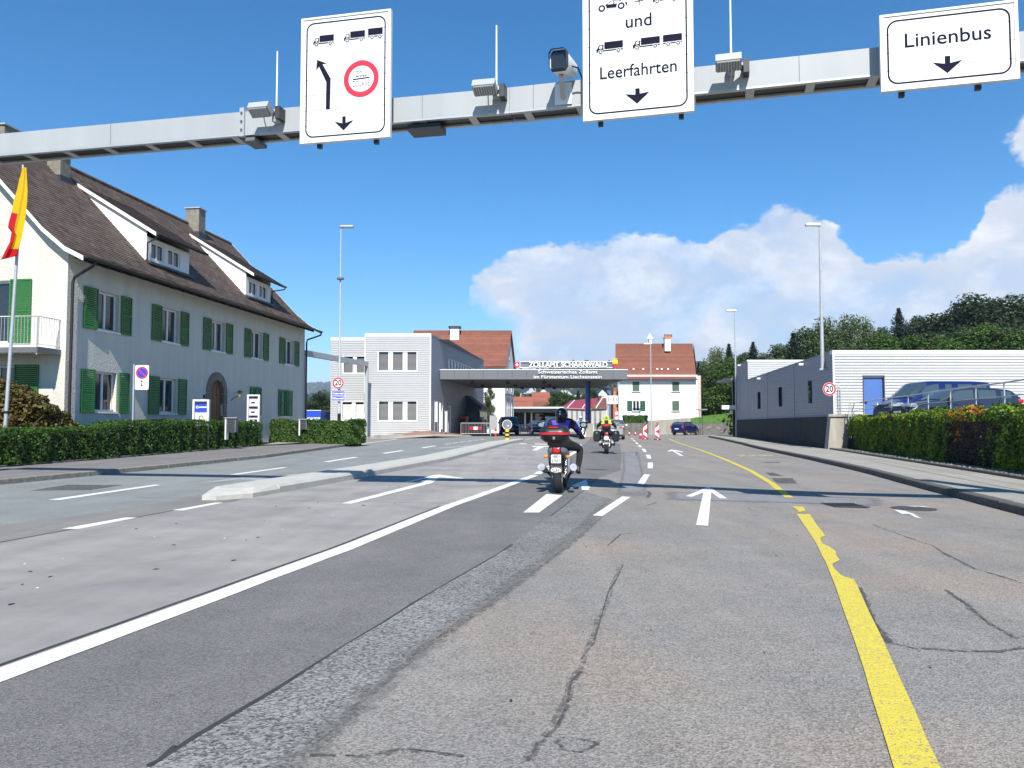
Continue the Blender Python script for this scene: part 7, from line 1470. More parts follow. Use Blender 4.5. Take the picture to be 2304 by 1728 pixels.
def car(name, label, cat, spec, paint, loc, rz, lights=True, group=None):
    """spec lengths along y (0 rear .. L front)"""
    t = thing(name, label, cat, loc, group, local=True, rz=rz); L_ = spec['L']; W_ = spec['W'] / 2; xs = sorted(set([round(L_ * i / 46, 3) for i in range(47)] + spec.get('extra', [])))
    yo = -L_ / 2; zb = spec.get('zb', .22); R = spec['wr'] * 1.18; wr = spec['wr']
    belt = lambda x: interp(spec['belt'], x); roof = lambda x: interp(spec['roof'], x)
    def ring(x):
        tap = min(1, .80 + .20 * min(1, (x / (L_ * .10))) ** .6, .74 + .26 * min(1, ((L_ - x) / (L_ * .16))) ** .55); w = W_ * tap; b = belt(x); rf = max(roof(x), b + .012); gh = rf - b
        wrf = w * (1 - .17 * min(1, gh / .5)) - (.05 if gh < .03 else 0); za = zb
        for xc in spec['axles']:
            if abs(x - xc) < R: za = max(za, wr + sqrt(R * R - (x - xc) ** 2) - .02)
        za = min(za, b - .12); zl = zb + (.10 if x < .1 or x > L_ - .1 else 0)
        cr = .05 if gh > .1 else .045
        h = [(w * .70, zl), (w * .70, max(za - .03, zl)), (w * .985, za), (w, za + (b - za) * .35), (w * .995, za + (b - za) * .72), (w * .955, b), (wrf, rf - .015), (wrf * .93, rf + cr * .45), (wrf * .55, rf + cr)]
        return [(0, x + yo, zl)] + [(a, x + yo, z) for a, z in h] + [(0, x + yo, rf + cr * 1.1)] + [(-a, x + yo, z) for a, z in h[::-1]]
    rings = [ring(x) for x in xs]; mb = MB(); mb.loft(rings, True, True, 0, True); body = mb.build('body', paint, t)
    def glass(nm, x0, x1, js, off=.008, both=True):
        idx = [i for i, x in enumerate(xs) if x0 - 1e-6 <= x <= x1 + 1e-6]
        for sgn in ((1, -1) if both else (1,)):
            rows = []
            for i in idx:
                r = rings[i]; row = []
                for j in js:
                    q = r[j] if isinstance(j, int) else tuple(r[j[0]][k] + (r[j[0] + 1][k] - r[j[0]][k]) * j[1] for k in range(3))
                    row.append((sgn * (q[0] + (off if both else 0)), q[1], q[2] + (off if not both else 0)))
                rows.append(row)
            if len(rows) > 1: mb = MB(); mb.loft(rows, False, False, 0, True); mb.build(nm, m_glassc, t, fix=False)
    for a, b in spec['side']: glass('side_window', a, b, [(6, .12), (6, .88)])
    def full(nm, x0, x1):
        idx = [i for i, x in enumerate(xs) if x0 - 1e-6 <= x <= x1 + 1e-6]; rows = []
        for i in idx:
            r = rings[i]; half = [r[7], r[8], r[9], r[10]]; row = [(-a * .97, y, z + .01) for a, y, z in half] + [(a * .97, y, z + .01) for a, y, z in half[:-1][::-1]]
            rows.append(row)
        dy = .02 * (1 if x0 > L_ / 2 else -1)
        rows = [[(a, y + dy, z) for a, y, z in row] for row in rows]; mb = MB(); mb.loft(rows, False, False, 0, True); mb.build(nm, m_glassc, t, fix=False)
    full('windscreen', *spec['ws']); full('rear_window', *spec['rw'])
    for xc in spec['axles']:
        for sd in (1, -1): wheel(t, sd * (W_ - .13), xc + yo, wr, .21, sd)
    zl = spec.get('lz', .78); z2 = spec.get('tz', .88)
    for sd in (1, -1):
        MB().rbox(min(sd * W_ * .52, sd * W_ * .9), max(sd * W_ * .52, sd * W_ * .9), L_ + yo - .42, L_ + yo - .06, zl - .08, zl + .07, .06).build('headlight', m_headl, t)
        if spec.get('tall_tail'): MB().rbox(min(sd * W_ * .80, sd * W_ * .97), max(sd * W_ * .80, sd * W_ * .97), yo - .01, yo + .15, z2 - .22, z2 + .22, .03).build('tail_light', m_tail, t)
        else: MB().rbox(min(sd * W_ * .52, sd * W_ * .93), max(sd * W_ * .52, sd * W_ * .93), yo - .015, yo + .22, z2 - .07, z2 + .07, .05).build('tail_light', m_tail, t)
        xm = spec['mir']; MB().rbox(min(sd * (W_ + .02), sd * (W_ + .22)), max(sd * (W_ + .02), sd * (W_ + .22)), xm + yo - .06, xm + yo + .06, belt(xm) + .02, belt(xm) + .17, .04).build('mirror', spec.get('mirm', paint), t)
        MB().box(min(sd * (W_ - .02), sd * (W_ + .1)), max(sd * (W_ - .02), sd * (W_ + .1)), xm + yo - .02, xm + yo + .02, belt(xm) + .03, belt(xm) + .07).build('mirror_arm', m_black, t)
        for hx in spec['handles']: MB().box(min(sd * W_, sd * (W_ + .025)), max(sd * W_, sd * (W_ + .025)), hx + yo, hx + yo + .18, belt(hx) - .13, belt(hx) - .10).build('door_handle', m_chr if spec.get('chr') else paint, t)
        for dx_ in spec['doors']: MB().box(min(sd * (W_ * .9), sd * (W_ + .003)), max(sd * (W_ * .9), sd * (W_ + .003)), dx_ + yo, dx_ + yo + .012, .42, belt(dx_) - .02).build('door_gap', m_black, t)
        MB().box(min(sd * (W_ - .08), sd * (W_ + .006)), max(sd * (W_ - .08), sd * (W_ + .006)), spec['axles'][0] + yo + R + .05, spec['axles'][1] + yo - R - .05, zb - .01, zb + .11).build('sill', m_black, t)
    MB().rbox(-W_ * .8, W_ * .8, yo - .03, yo + .12, zb + .02, zb + .18, .04).build('rear_bumper', m_black, t)
    MB().box(-.26, .26, yo - .035, yo - .005, z2 - .28, z2 - .17).build('rear_plate', m_swhite, t)
    MB().rbox(-W_ * .62, W_ * .62, L_ + yo - .06, L_ + yo + .025, zb + .08, zb + .22, .03).build('lower_grille', m_black, t); MB().rbox(-W_ * .42, W_ * .42, L_ + yo - .05, L_ + yo + .02, zl - .16, zl - .02, .03).build('grille', m_black, t); MB().box(-.26, .26, L_ + yo + .02, L_ + yo + .035, zb + .24, zb + .34).build('front_plate', m_swhite, t)
    return t
def paint(name, col, met=.3): return M(name, col, .22, metal=met, var=.02)
m_glassc = M('car_glass', (.05, .075, .09), .05, var=.05, spec=1.0); m_headl = M('headlight_glass', (.55, .57, .6), .08, metal=.5)
sedan = dict(L=4.5, W=1.8, wr=.32, axles=[.95, 3.6], belt=[(0, .95), (.3, 1.0), (3.2, .92), (4.0, .80), (4.45, .66), (4.5, .6)], roof=[(0, .95), (.35, 1.04), (1.15, 1.40), (1.9, 1.44), (2.4, 1.42), (3.25, .95), (4.0, .82), (4.5, .6)], side=[(.9, 1.75), (1.85, 2.85)], ws=(2.45, 3.2), rw=(.42, 1.1), mir=3.0, handles=[1.5, 2.5], doors=[1.8, 2.95])
wagon = dict(sedan, L=4.8, axles=[.98, 3.80], belt=[(0, .98), (.3, 1.02), (3.4, .92), (4.2, .80), (4.72, .66), (4.8, .58)], roof=[(0, .98), (.12, 1.1), (.55, 1.38), (1.3, 1.46), (2.2, 1.48), (2.7, 1.44), (3.5, .95), (4.3, .82), (4.8, .58)], side=[(.45, 1.0), (1.08, 1.98), (2.08, 3.1)], ws=(2.72, 3.45), rw=(.14, .5), mir=3.15, handles=[1.75, 2.75], doors=[1.05, 2.03, 3.15], tz=.95)
suv = dict(L=4.33, W=1.82, wr=.35, zb=.28, axles=[.85, 3.5], belt=[(0, 1.02), (.2, 1.08), (3.0, 1.03), (3.9, .95), (4.3, .75), (4.33, .7)], roof=[(0, 1.02), (.1, 1.15), (.45, 1.52), (1.2, 1.62), (2.3, 1.60), (3.15, 1.06), (3.9, .97), (4.33, .7)], side=[(.45, .95), (1.0, 1.75), (1.85, 2.75)], ws=(2.35, 3.1), rw=(.12, .42), mir=2.85, handles=[1.5, 2.45], doors=[.98, 1.8, 2.8], lz=.85, tz=1.0, tall_tail=1)
van = dict(L=5.3, W=1.94, wr=.34, zb=.24, axles=[.95, 4.25], belt=[(0, 1.12), (3.9, 1.12), (4.5, .98), (5.2, .82), (5.3, .7)], roof=[(0, 1.85), (.15, 1.95), (1.0, 1.98), (3.2, 1.96), (3.55, 1.88), (4.45, 1.14), (5.1, .9), (5.3, .7)], side=[(.25, .95), (1.1, 2.05), (2.2, 2.75), (2.95, 3.95)], ws=(3.55, 4.4), rw=(0, .13), mir=3.9, handles=[2.85, 3.05], doors=[1.05, 2.88, 3.95], lz=.92, tz=1.3, tall_tail=1, mirm=m_black)
mpv = dict(van, L=4.6, W=1.84, axles=[.8, 3.6], belt=[(0, 1.08), (3.3, 1.08), (3.9, .98), (4.5, .82), (4.6, .7)], roof=[(0, 1.6), (.15, 1.72), (1.0, 1.76), (2.6, 1.74), (2.95, 1.66), (3.75, 1.12), (4.4, .9), (4.6, .7)], side=[(.25, .9), (1.0, 1.9), (2.0, 3.1)], ws=(2.95, 3.7), mir=3.1, handles=[2.0, 2.3], doors=[.95, 1.95, 3.1])
p_navy = paint('navy_paint', (.012, .022, .10)); p_blue = paint('blue_van_paint', (.014, .028, .125)); p_dark = paint('anthracite_paint', (.032, .046, .078), .4); p_silver = paint('silver_car_paint', (.45, .46, .47), .6); p_black = paint('black_blue_paint', (.01, .013, .03))
car('parked_van', 'blue van parked on the terrace behind the dark estate car', 'van', van, p_blue, (19.75, 37.6, 1.3), radians(103))
car('parked_car', 'dark anthracite estate car parked on the terrace behind the railing', 'car', wagon, p_dark, (18.35, 33.2, 1.3), radians(92))
car('silver_car', 'silver saloon driving away just ahead of the yellow helmeted rider', 'car', sedan, p_silver, (7.75, 61.5, H(7.7, 61)), radians(-7))
car('blue_suv', 'dark blue off-road car parked by the retaining wall below the grass bank', 'car', suv, p_navy, (21.2, 98, .0), radians(-40))
car('oncoming_van', 'dark blue people carrier waiting under the canopy behind the keep-left disc', 'van', mpv, p_navy, (-.3, 79, .28), radians(184))
car('oncoming_car', 'dark blue car queueing left of the near rider under the far canopy', 'car', sedan, p_navy, (2.9, 84, .25), radians(180))
car('oncoming_van', 'black tall van queueing behind the near rider under the canopy', 'van', van, p_black, (4.7, 92, .2), radians(180))

# ---------------------------------------------------------------- riders and motorcycles
def skin(name, V, E_, mats, matfn, parent, sub=2):
    names = list(V); me = bpy.data.meshes.new(name); me.from_pydata([V[k][0] for k in names], [(names.index(a), names.index(b)) for a, b in E_], [])
    o = bpy.data.objects.new('tmp_skin', me); SC.collection.objects.link(o); o.modifiers.new('skin', 'SKIN'); sv = me.skin_vertices[0].data
    for i, k in enumerate(names):
        r = V[k][1]; sv[i].radius = r if isinstance(r, tuple) else (r, r); sv[i].use_root = (i == 0)
    o.modifiers['skin'].use_smooth_shade = True; sb = o.modifiers.new('sub', 'SUBSURF'); sb.levels = sub; sb.render_levels = sub
    dg = bpy.context.evaluated_depsgraph_get(); m2 = bpy.data.meshes.new_from_object(o.evaluated_get(dg)); bpy.data.objects.remove(o); m2.name = name
    m2.materials.clear()
    for m in mats: m2.materials.append(m)
    for p_ in m2.polygons: p_.material_index = matfn(p_.center, p_.normal); p_.use_smooth = True
    return m2
def fingers(mb, w, d_, up, r=.011, s=1.0):
    """five curled fingers round a grip: w wrist-side palm centre, d_ forward, up"""
    w = Vector(w); d_ = Vector(d_).normalized(); up = Vector(up).normalized(); sd = d_.cross(up).normalized()
    for i, (off, ln) in enumerate(((-.033, .9), (-.011, 1.0), (.011, .95), (.033, .78))):
        a = w + sd * off + up * .012; b = a + d_ * .038 * ln - up * .004; c = b + d_ * .012 - up * .03 * ln; e = c - d_ * .024 - up * .012; mb.tube([a, b, c, e], [r, r * .95, r * .85, r * .7], 6)
    a = w - sd * .036 - up * .01; mb.tube([a, a + d_ * .03 - up * .018 - sd * .004, a + d_ * .045 - up * .03 + sd * .01], [r * 1.15, r, r * .75], 6)
def moto(name, label, loc, rz, o):
    t = thing(name, label, 'motorcycle', loc, None, local=True, rz=rz); P1 = o['paint']; X = o.get('x', 0)
    def tyre(y, r, w, nm):
        mb = MB(); n = 32; pr = [(r * .70, -w * .38), (r * .86, -w * .5), (r * .95, -w * .40), (r * .99, -w * .2), (r, 0), (r * .99, w * .2), (r * .95, w * .4), (r * .86, w * .5), (r * .70, w * .38)]
        mb.loft([[(dx, y + q * cos(2 * pi * k / n), r + q * sin(2 * pi * k / n)) for k in range(n)] for q, dx in pr], True, False, 0, True); wh = mb.build(nm, m_rub, t)
        mb = MB(); mb.loft([[(dx, y + q * cos(2 * pi * k / n), r + q * sin(2 * pi * k / n)) for k in range(n)] for q, dx in ((r * .72, -w * .36), (r * .66, -w * .2), (r * .66, w * .2), (r * .72, w * .36))], True, False, 0, True)
        for k in range(6): a = 2 * pi * k / 6; mb.beam((0, y + r * .1 * cos(a), r + r * .1 * sin(a)), (0, y + r * .68 * cos(a), r + r * .68 * sin(a)), .03, .03)
        mb.build('rim', m_sil, wh); MB().tube([(-w * .7, y, r), (w * .7, y, r)], .02, 8).build('axle', m_chr, wh); return wh
    tyre(0, .315, o.get('tw', .17), 'rear_wheel'); tyre(1.45, .30, .12, 'front_wheel')
    for s in (-1, 1):
        MB().beam((s * .11, 0, .315), (s * .12, .52, .40), .035, .07).build('swingarm', m_sil, t)
        MB().tube([(s * .13, .05, .36), (s * .14, .2, .72)], .012, 8).build('shock_rod', m_chr, t); mb = MB()
        for k in range(7): z = .42 + k * .04; mb.tube([(s * .132, .07 + k * .018, z), (s * .132, .072 + k * .018, z + .018)], .03, 10)
        mb.build('shock_spring', m_sil, t, kind='stuff')
        MB().tube([(s * .1, 1.45, .30), (s * .1, 1.2, .95)], .026, 10).build('fork_leg', m_chr, t)
        ex = o['ex']; MB().tube([(s * .10, 1.05, .30), (s * .14, .7, .22), (s * .18, .35, .32), (s * ex[0] * .92, .14, ex[1] - .07)], .028, 8).build('exhaust_pipe', m_black, t)
        e_ = MB().tube([(s * ex[0] * .9, .22, ex[1] - .09), (s * ex[0], -.22, ex[1])], [ex[2] * .85, ex[2]], 18).build('silencer', m_black if o.get('dark_ex') else m_sil, t)
        mb = MB(); c = (s * ex[0], -.222, ex[1]); mb.ringd(c, (0, -1, 0), ex[2] * .25, ex[2] * 1.0, 20); mb.build('silencer_end', M('brushed_metal', (.55, .55, .56), .4, metal=.3), e_, fix=False); MB().disc((s * ex[0], -.215, ex[1]), (0, -1, 0), ex[2] * .3, 14).build('outlet', m_black, e_, fix=False)
        MB().tube([(s * .10, .72, .36), (s * .30, .70, .34)], .014, 8).build('foot_peg', m_chr, t); MB().beam((s * .12, .5, .42), (s * .22, .72, .34), .02, .06).build('peg_bracket', m_sil, t)
        iz, ix = o['ind']; MB().tube([(X + s * .1, -.08, iz), (X + s * ix, -.10, iz)], .012, 6).build('indicator_stalk', m_black, t); MB().ball((X + s * (ix + .01), -.12, iz), .045, .03, .032, 12, 8).build('indicator', m_orange, t)
        mz, mx = o['mir']; MB().tube([(s * .30, 1.06, 1.06), (s * (mx - .06), 1.04, mz - .1), (s * mx, 1.02, mz - .03)], .010, 6).build('mirror_stalk', m_black, t)
        mi_ = MB().rbox(s * mx - .08, s * mx + .08, 1.0, 1.05, mz - .06, mz + .06, .02).build('mirror', m_black, t); MB().disc((s * mx, .996, mz), (0, -1, 0), .042, 16, sx=1.35).build('mirror_glass', m_chr, mi_, fix=False)
        MB().tube([(s * .34, 1.1, 1.03), (s * .45, 1.06, 1.02)], .018, 8).build('grip', m_rub, t)
    MB().tube([(-.36, 1.09, 1.03), (-.16, 1.16, 1.06), (.16, 1.16, 1.06), (.36, 1.09, 1.03)], .013, 8).build('handlebar', m_black, t)
    MB().rbox(-.19, .19, .55, 1.12, .28, .66, .06).build('engine', m_sil, t); MB().rbox(-.10, .10, .3, 1.1, .50, .74, .04).build('frame', m_black, t)
    mb = MB(); rg = []
    for y, w, z0, z1 in ((.68, .11, .80, .90), (.78, .16, .78, .98), (.95, .19, .76, 1.04), (1.1, .15, .78, 1.03), (1.2, .08, .82, .95)): rg.append([(w * cos(a) * (1 if sin(a) > -.4 else .85), y, (z0 + z1) / 2 + (z1 - z0) / 2 * sin(a)) for a in [2 * pi * k / 16 for k in range(16)]])
    mb.loft(rg, True, True, 0, True); mb.build('fuel_tank', P1, t)
    mb = MB(); rg = []
    for y, w, z0, z1 in ((-.02, .12, .80, .86), (.1, .15, .80, .88), (.35, .15, .80, .86), (.55, .15, .76, .82), (.72, .10, .76, .83)): rg.append([(w * cos(a), y, (z0 + z1) / 2 + (z1 - z0) / 2 * sin(a)) for a in [2 * pi * k / 14 for k in range(14)]])
    mb.loft(rg, True, True, 0, True); mb.build('seat', m_black, t)
    mb = MB(); rg = []; tz = o['tail']
    for y, w, z0, z1 in ((-.20, .095, tz - .06, tz + .04), (-.14, .15, tz - .10, tz + .07), (0, .19, tz - .13, tz + .07), (.3, .21, tz - .22, tz + .02), (.55, .17, tz - .25, tz - .05)): rg.append([(X + w * cos(a), y, (z0 + z1) / 2 + (z1 - z0) / 2 * (abs(sin(a)) ** .7) * (1 if sin(a) > 0 else -1)) for a in [2 * pi * k / 18 for k in range(18)]])
    mb.loft(rg, True, True, 0, True); mb.build('tail_fairing', o['tailm'], t)
    MB().rbox(X - .075, X + .075, -.235, -.15, tz - .065, tz + .045, .03).build('tail_lamp', m_tail, t); MB().rbox(X - .09, X + .09, -.225, -.14, tz - .08, tz + .055, .03).build('lamp_surround', m_black, t)
    pz = o['pz']; MB().beam((X, -.2, tz - .08), (X, -.27, pz - .1), .16, .02).build('plate_holder', m_black, t); pw, ph = o['plate']; pt = MB().box(X - pw / 2, X + pw / 2, -.285, -.277, pz - ph / 2, pz + ph / 2).build('number_plate', m_swhite, t)
    fr_ = lambda u, v: (X + u, -.288, pz + v)
    if o.get('ptext'):
        mb = MB(); text(mb, 'BE', .075, fr_, 0, .001, cy=.04); text(mb, '67657', .075, fr_, 0, .001, cy=-.04, width=pw * .86); mb.build('plate_lettering', m_sblack, pt, kind='stuff', fix=False)
        MB().box(X - .065, X - .045, -.289, -.286, pz + .03, pz + .055).build('plate_emblem', m_sred, pt); MB().box(X + .05, X + .07, -.289, -.286, pz + .03, pz + .055).build('plate_emblem', m_sred, pt)
    mb = MB(); rg = []
    for k in range(9): a = radians(60 + k * 13); q = .345; rg.append([(dx, q * cos(a) * 1.0, .315 + q * sin(a)) for dx in (-.09, .09)])
    mb.loft(rg, False, False, 0, True); mb.build('mudguard', m_black, t, fix=False)
    mb = MB(); mb.loft([[(-.10 + X, -.26, pz - .12), (.10 + X, -.26, pz - .12)], [(-.10 + X, -.31, pz - .3), (.10 + X, -.31, pz - .3)], [(-.09 + X, -.33, .40), (.09 + X, -.33, .40)]], False, False, 0, False); mb.build('mud_flap', m_black, t, fix=False)
    if o.get('ch'): ov = MB().disc((X, -.325, .447), (0, -1, 0), .046, 28, 0, .004, sx=2.05).build('country_badge', m_swhite, t); mb = MB(); text(mb, 'CH', .075, lambda u, v: (X + u, -.335, .447 + v), 0, .001, 1.3); mb.build('badge_lettering', m_sblack, ov, kind='stuff', fix=False)
    MB().ball((0, 1.32, .95), .1, .09, .11).build('headlamp', P1, t); MB().disc((0, 1.415, .95), (0, 1, 0), .085, 20).build('headlamp_glass', m_headl, t, fix=False)
    mb = MB(); rg = []
    for k in range(7): a = radians(40 + k * 16); q = .325; rg.append([(dx, 1.45 + q * cos(a), .30 + q * sin(a)) for dx in (-.07, 0, .07)])
    mb.loft(rg, False, False, 0, True); mb.build('front_mudguard', P1, t, fix=False)
    if o.get('topcase'):
        cx = X - .035; zc0, zc1 = .965, 1.285; mb = MB()
        def rc(z, w, y0, y1): return [(cx + w * a, (y0 + y1) / 2 + (y1 - y0) / 2 * b, z) for a, b in [(max(-1, min(1, 1.18 * cos(q))), max(-1, min(1, 1.18 * sin(q)))) for q in [2 * pi * k / 28 for k in range(28)]]]
        mb.loft([rc(.965, .17, -.24, .08), rc(1.0, .23, -.30, .12), rc(1.10, .28, -.36, .14)], True, True, 0, True); mb.build('top_case', m_black, t)
        mb = MB(); mb.loft([rc(1.108, .284, -.366, .142), rc(1.148, .284, -.366, .142)], True, True, 0, False); mb.build('case_band', m_red, t)
        mb = MB(); mb.loft([rc(1.156, .275, -.355, .14), rc(1.20, .262, -.335, .13), rc(1.255, .225, -.28, .10), rc(1.285, .16, -.2, .04)], True, True, 0, True); mb.build('case_lid', M('dark_grey_lid', (.022, .021, .024), .35), t)
        MB().hexa([(cx - .10, -.332, 1.232), (cx + .07, -.332, 1.232), (cx + .07, -.30, 1.235), (cx - .10, -.30, 1.235)], [(cx - .10, -.305, 1.252), (cx + .07, -.305, 1.252), (cx + .07, -.28, 1.252), (cx - .10, -.28, 1.252)]).build('case_reflector', m_red, t)
        MB().box(cx - .02, cx + .02, -.345, -.335, 1.02, 1.07).build('case_lock', m_chr, t)
        MB().box(cx - .14, cx + .14, -.15, .1, .90, .965).build('luggage_rack', m_black, t)
    if o.get('sidecases'):
        for s in (-1, 1):
            mb = MB(); rg = []
            for y, k in ((-.30, .8), (-.24, 1), (.1, 1), (.22, .75)): rg.append([(s * .395 + .155 * k * max(-1, min(1, 1.15 * cos(a))), y, .745 + .235 * k * max(-1, min(1, 1.15 * sin(a)))) for a in [2 * pi * q / 20 for q in range(20)]])
            mb.loft(rg, True, True, 0, True); mb.build('side_case', m_black, t); MB().rbox(s * .395 - .05, s * .395 + .03, -.315, -.295, .82, .93, .02).build('case_latch', M('grey_plastic', (.12, .12, .125), .5), t)
        mb = MB(); mb.rbox(-.18, .18, -.28, .1, .98, 1.27, .08); mb.build('tail_bag', m_black, t); MB().extr([(-.17, -.285, 1.27), (-.06, -.285, 1.235), (.06, -.285, 1.235), (.17, -.285, 1.27), (.14, -.285, 1.17), (0, -.285, 1.15), (-.14, -.285, 1.17)], (0, -.012, 0)).build('bag_reflector', m_red, t); MB().box(-.15, .15, -.2, .05, .9, .98).build('luggage_rack', m_black, t)
    return t
def rider(label, loc, rz, mats, matfn, helm, helm2, arms=1.0, legs=(.30, .36), extra=None, sc=1.0):
    t = thing('person', label, 'person', loc, None, local=True, rz=rz); ll, lr = legs
    V = {'pelvis': ((0, .60, .92), (.17, .14)), 'waist': ((0, .63, 1.05), (.165, .12)), 'chest': ((0, .70, 1.24), (.20, .14)), 'upper': ((0, .745, 1.35), (.18, .11)), 'neck': ((0, .78, 1.42), .062), 'head': ((0, .80, 1.50), .085), 'crown': ((0, .81, 1.56), .07)}
    E_ = [('pelvis', 'waist'), ('waist', 'chest'), ('chest', 'upper'), ('upper', 'neck'), ('neck', 'head'), ('head', 'crown')]
    for s, n, lx in ((1, 'r', lr), (-1, 'l', ll)):
        ax = .06 * (arms - 1)
        V.update({'sh' + n: ((s * .215, .73, 1.335), .09), 'el' + n: ((s * (.345 + ax), .84, 1.14), .062), 'fa' + n: ((s * (.37 + ax), .95, 1.09), .05), 'wr' + n: ((s * .39, 1.03, 1.055), .036), 'ha' + n: ((s * .395, 1.075, 1.045), (.04, .026)),
                  'hi' + n: ((s * .13, .66, .88), .115), 'th' + n: ((s * (lx * .7), .83, .86), .10), 'kn' + n: ((s * lx, .99, .80), .078), 'ca' + n: ((s * (lx - .01), .86, .60), .068), 'an' + n: ((s * (lx - .03), .74, .42), .05), 'he' + n: ((s * (lx - .03), .70, .355), .045), 'to' + n: ((s * (lx - .01), .90, .335), .04)})
        E_ += [('upper', 'sh' + n), ('sh' + n, 'el' + n), ('el' + n, 'fa' + n), ('fa' + n, 'wr' + n), ('wr' + n, 'ha' + n), ('pelvis', 'hi' + n), ('hi' + n, 'th' + n), ('th' + n, 'kn' + n), ('kn' + n, 'ca' + n), ('ca' + n, 'an' + n), ('an' + n, 'he' + n), ('he' + n, 'to' + n)]
    m2 = skin('body', V, E_, mats, matfn, t)
    mb = MB()
    for s in (-1, 1): fingers(mb, (s * .395, 1.085, 1.052), (0, 1, -.1), (0, .1, 1), .0115)
    fm = mb.mesh('f', [mats[4]]); bm = bmesh.new(); bm.from_mesh(m2); n0 = len(bm.faces); bm.from_mesh(fm); bm.faces.ensure_lookup_table()
    for f in bm.faces[n0:]: f.material_index = 4; f.smooth = True
    bm.to_mesh(m2); bm.free(); bo = bpy.data.objects.new('body', m2); SC.collection.objects.link(bo); bo.parent = t; bo['_loc'] = 1
    h = MB(); h.ball((0, .80, 1.492), .128, .155, .142, 24, 16); hm = h.build('helmet', helm, t)
    h = MB(); n = 20; h.loft([[(.130 * sin(a) * k, .80 - .157 * cos(a) * k, z) for a in [pi * (.62 + .76 * i / n) for i in range(n + 1)]] for z, k in ((1.45, 1.0), (1.50, 1.02), (1.545, .98))], False, False, 0, True); h.build('visor', m_glass, hm, fix=False)
    h = MB(); h.loft([[(.131 * sin(a), .80 - .158 * cos(a), z) for a in [2 * pi * i / 28 for i in range(28)]] for z in (1.372, 1.40)], True, False, 0, True) if False else h.rbox(-.10, .10, .70, .93, 1.352, 1.385, .05); h.build('neck_roll', m_black, hm)
    if helm2: h = MB(); h.extr([(-.06, .645, 1.50), (.06, .645, 1.50), (.045, .665, 1.575), (-.045, .665, 1.575)], (0, -.015, 0)); h.build('rear_vent', helm2, hm)
    if extra: extra(t)
    return t
jk = M('black_textile', (.011, .011, .015), .85, var=.2, bump=1.0, bscale=13); tr_m = M('trouser_textile', (.011, .011, .012), .95, var=.2, bump=1.0, bscale=12); skm = M('skin', (.42, .24, .17), .6); bt_m = M('boot_leather', (.012, .012, .013), .5); gl_m = M('glove_leather', (.013, .013, .015), .6); pur = M('purple_panel', (.085, .045, .46), .7); hv_m = M('hi_vis_yellow', (.62, .80, .06), .7)
def mf1(c, n):
    if c.y > 1.0 and c.z > .98: return 4
    if c.z < .46: return 3
    if 1.415 < c.z < 1.45 and abs(c.x) < .09: return 2
    if c.z > .95 and not (abs(c.x) > .2 and c.y > .9 and c.z < .95):
        top_e = 1.375 - .05 * (1 - min(1, abs(c.x) / .15)); bot_e = 1.25
        if n.y < -.2 and bot_e < c.z < top_e and abs(c.x) < .17 - .04 * (1.37 - c.z) / .12: return 5
        if abs(c.x) > .27 and n.x * (1 if c.x > 0 else -1) > .35 and c.z > 1.12 and c.y < .9: return 5
        return 0
    return 1
mats1 = [jk, tr_m, skm, bt_m, gl_m, pur]
b1 = G(1261, 1113); lo1 = (b1[0] - .02, b1[1] + .3, H(*b1) + .008)
moto('motorcycle', 'nearest motorcycle with black top case, red band and twin silencers', lo1, radians(-8), dict(paint=p_black, ex=(.30, .50, .068), ind=(.69, .20), mir=(1.29, .43), tail=.82, tailm=M('grey_fairing', (.22, .23, .25), .35, metal=.3), pz=.655, plate=(.185, .15), ptext=1, ch=1, topcase=1, x=-.02))
def ex1(t):
    hm = [k_ for k_ in kids(t) if k_.name.startswith('helmet')][0]
    for z_, w_ in ((1.555, .03), (1.505, .035)): MB().hexa([(-.02 - w_ / 2, .652 - (1.56 - z_) * .2, z_ - .012), (-.02 + w_ / 2, .652 - (1.56 - z_) * .2, z_ - .012), (-.02 + w_ / 2, .68, z_ - .012), (-.02 - w_ / 2, .68, z_ - .012)], [(-.02 - w_ / 2, .656 - (1.56 - z_) * .2, z_ + .012), (-.02 + w_ / 2, .656 - (1.56 - z_) * .2, z_ + .012), (-.02 + w_ / 2, .69, z_ + .012), (-.02 - w_ / 2, .69, z_ + .012)]).build('helmet_sticker', m_swhite, hm)
rider('rider in black and purple jacket with black helmet on the nearest motorcycle', lo1, radians(-8), mats1, mf1, M('gloss_black_helmet', (.012, .012, .013), .12), None, 1.1, (.22, .36), ex1)
def mf2(c, n):
    if c.y > 1.0 and c.z > .98: return 4
    if c.z < .46: return 3
    if 1.415 < c.z < 1.45 and abs(c.x) < .09: return 2
    if c.z > .95:
        if abs(c.x) > .10 and abs(c.x) < .2 and c.z > 1.0 and n.y < .3: return 5
        if abs(c.x) > .36 and c.y > .84: return 5
        return 0
    return 1
b2 = G(1366.6, 1022); lo2 = (b2[0], b2[1] + .3, H(*b2) + .008)
moto('motorcycle', 'second motorcycle with two black side cases and a red reflector', lo2, radians(-7), dict(paint=p_black, ex=(.26, .50, .055), ind=(.72, .30), mir=(1.24, .43), tail=.84, tailm=m_black, pz=.66, plate=(.20, .12), sidecases=1, tw=.19))
rider('rider in black and hi-vis yellow jacket with a bright yellow helmet', lo2, radians(-7), [jk, tr_m, skm, bt_m, gl_m, hv_m], mf2, hv_m, m_black, 1.6, (.30, .34))
b3 = (5.0, 58.6); lo3 = (b3[0], b3[1], H(*b3) + .008)
moto('motorcycle', 'distant white motorcycle coming towards the camera beside the column', lo3, radians(178), dict(paint=m_trim, ex=(.24, .42, .05), ind=(.69, .2), mir=(1.24, .40), tail=.82, tailm=m_trim, pz=.66, plate=(.18, .12)))
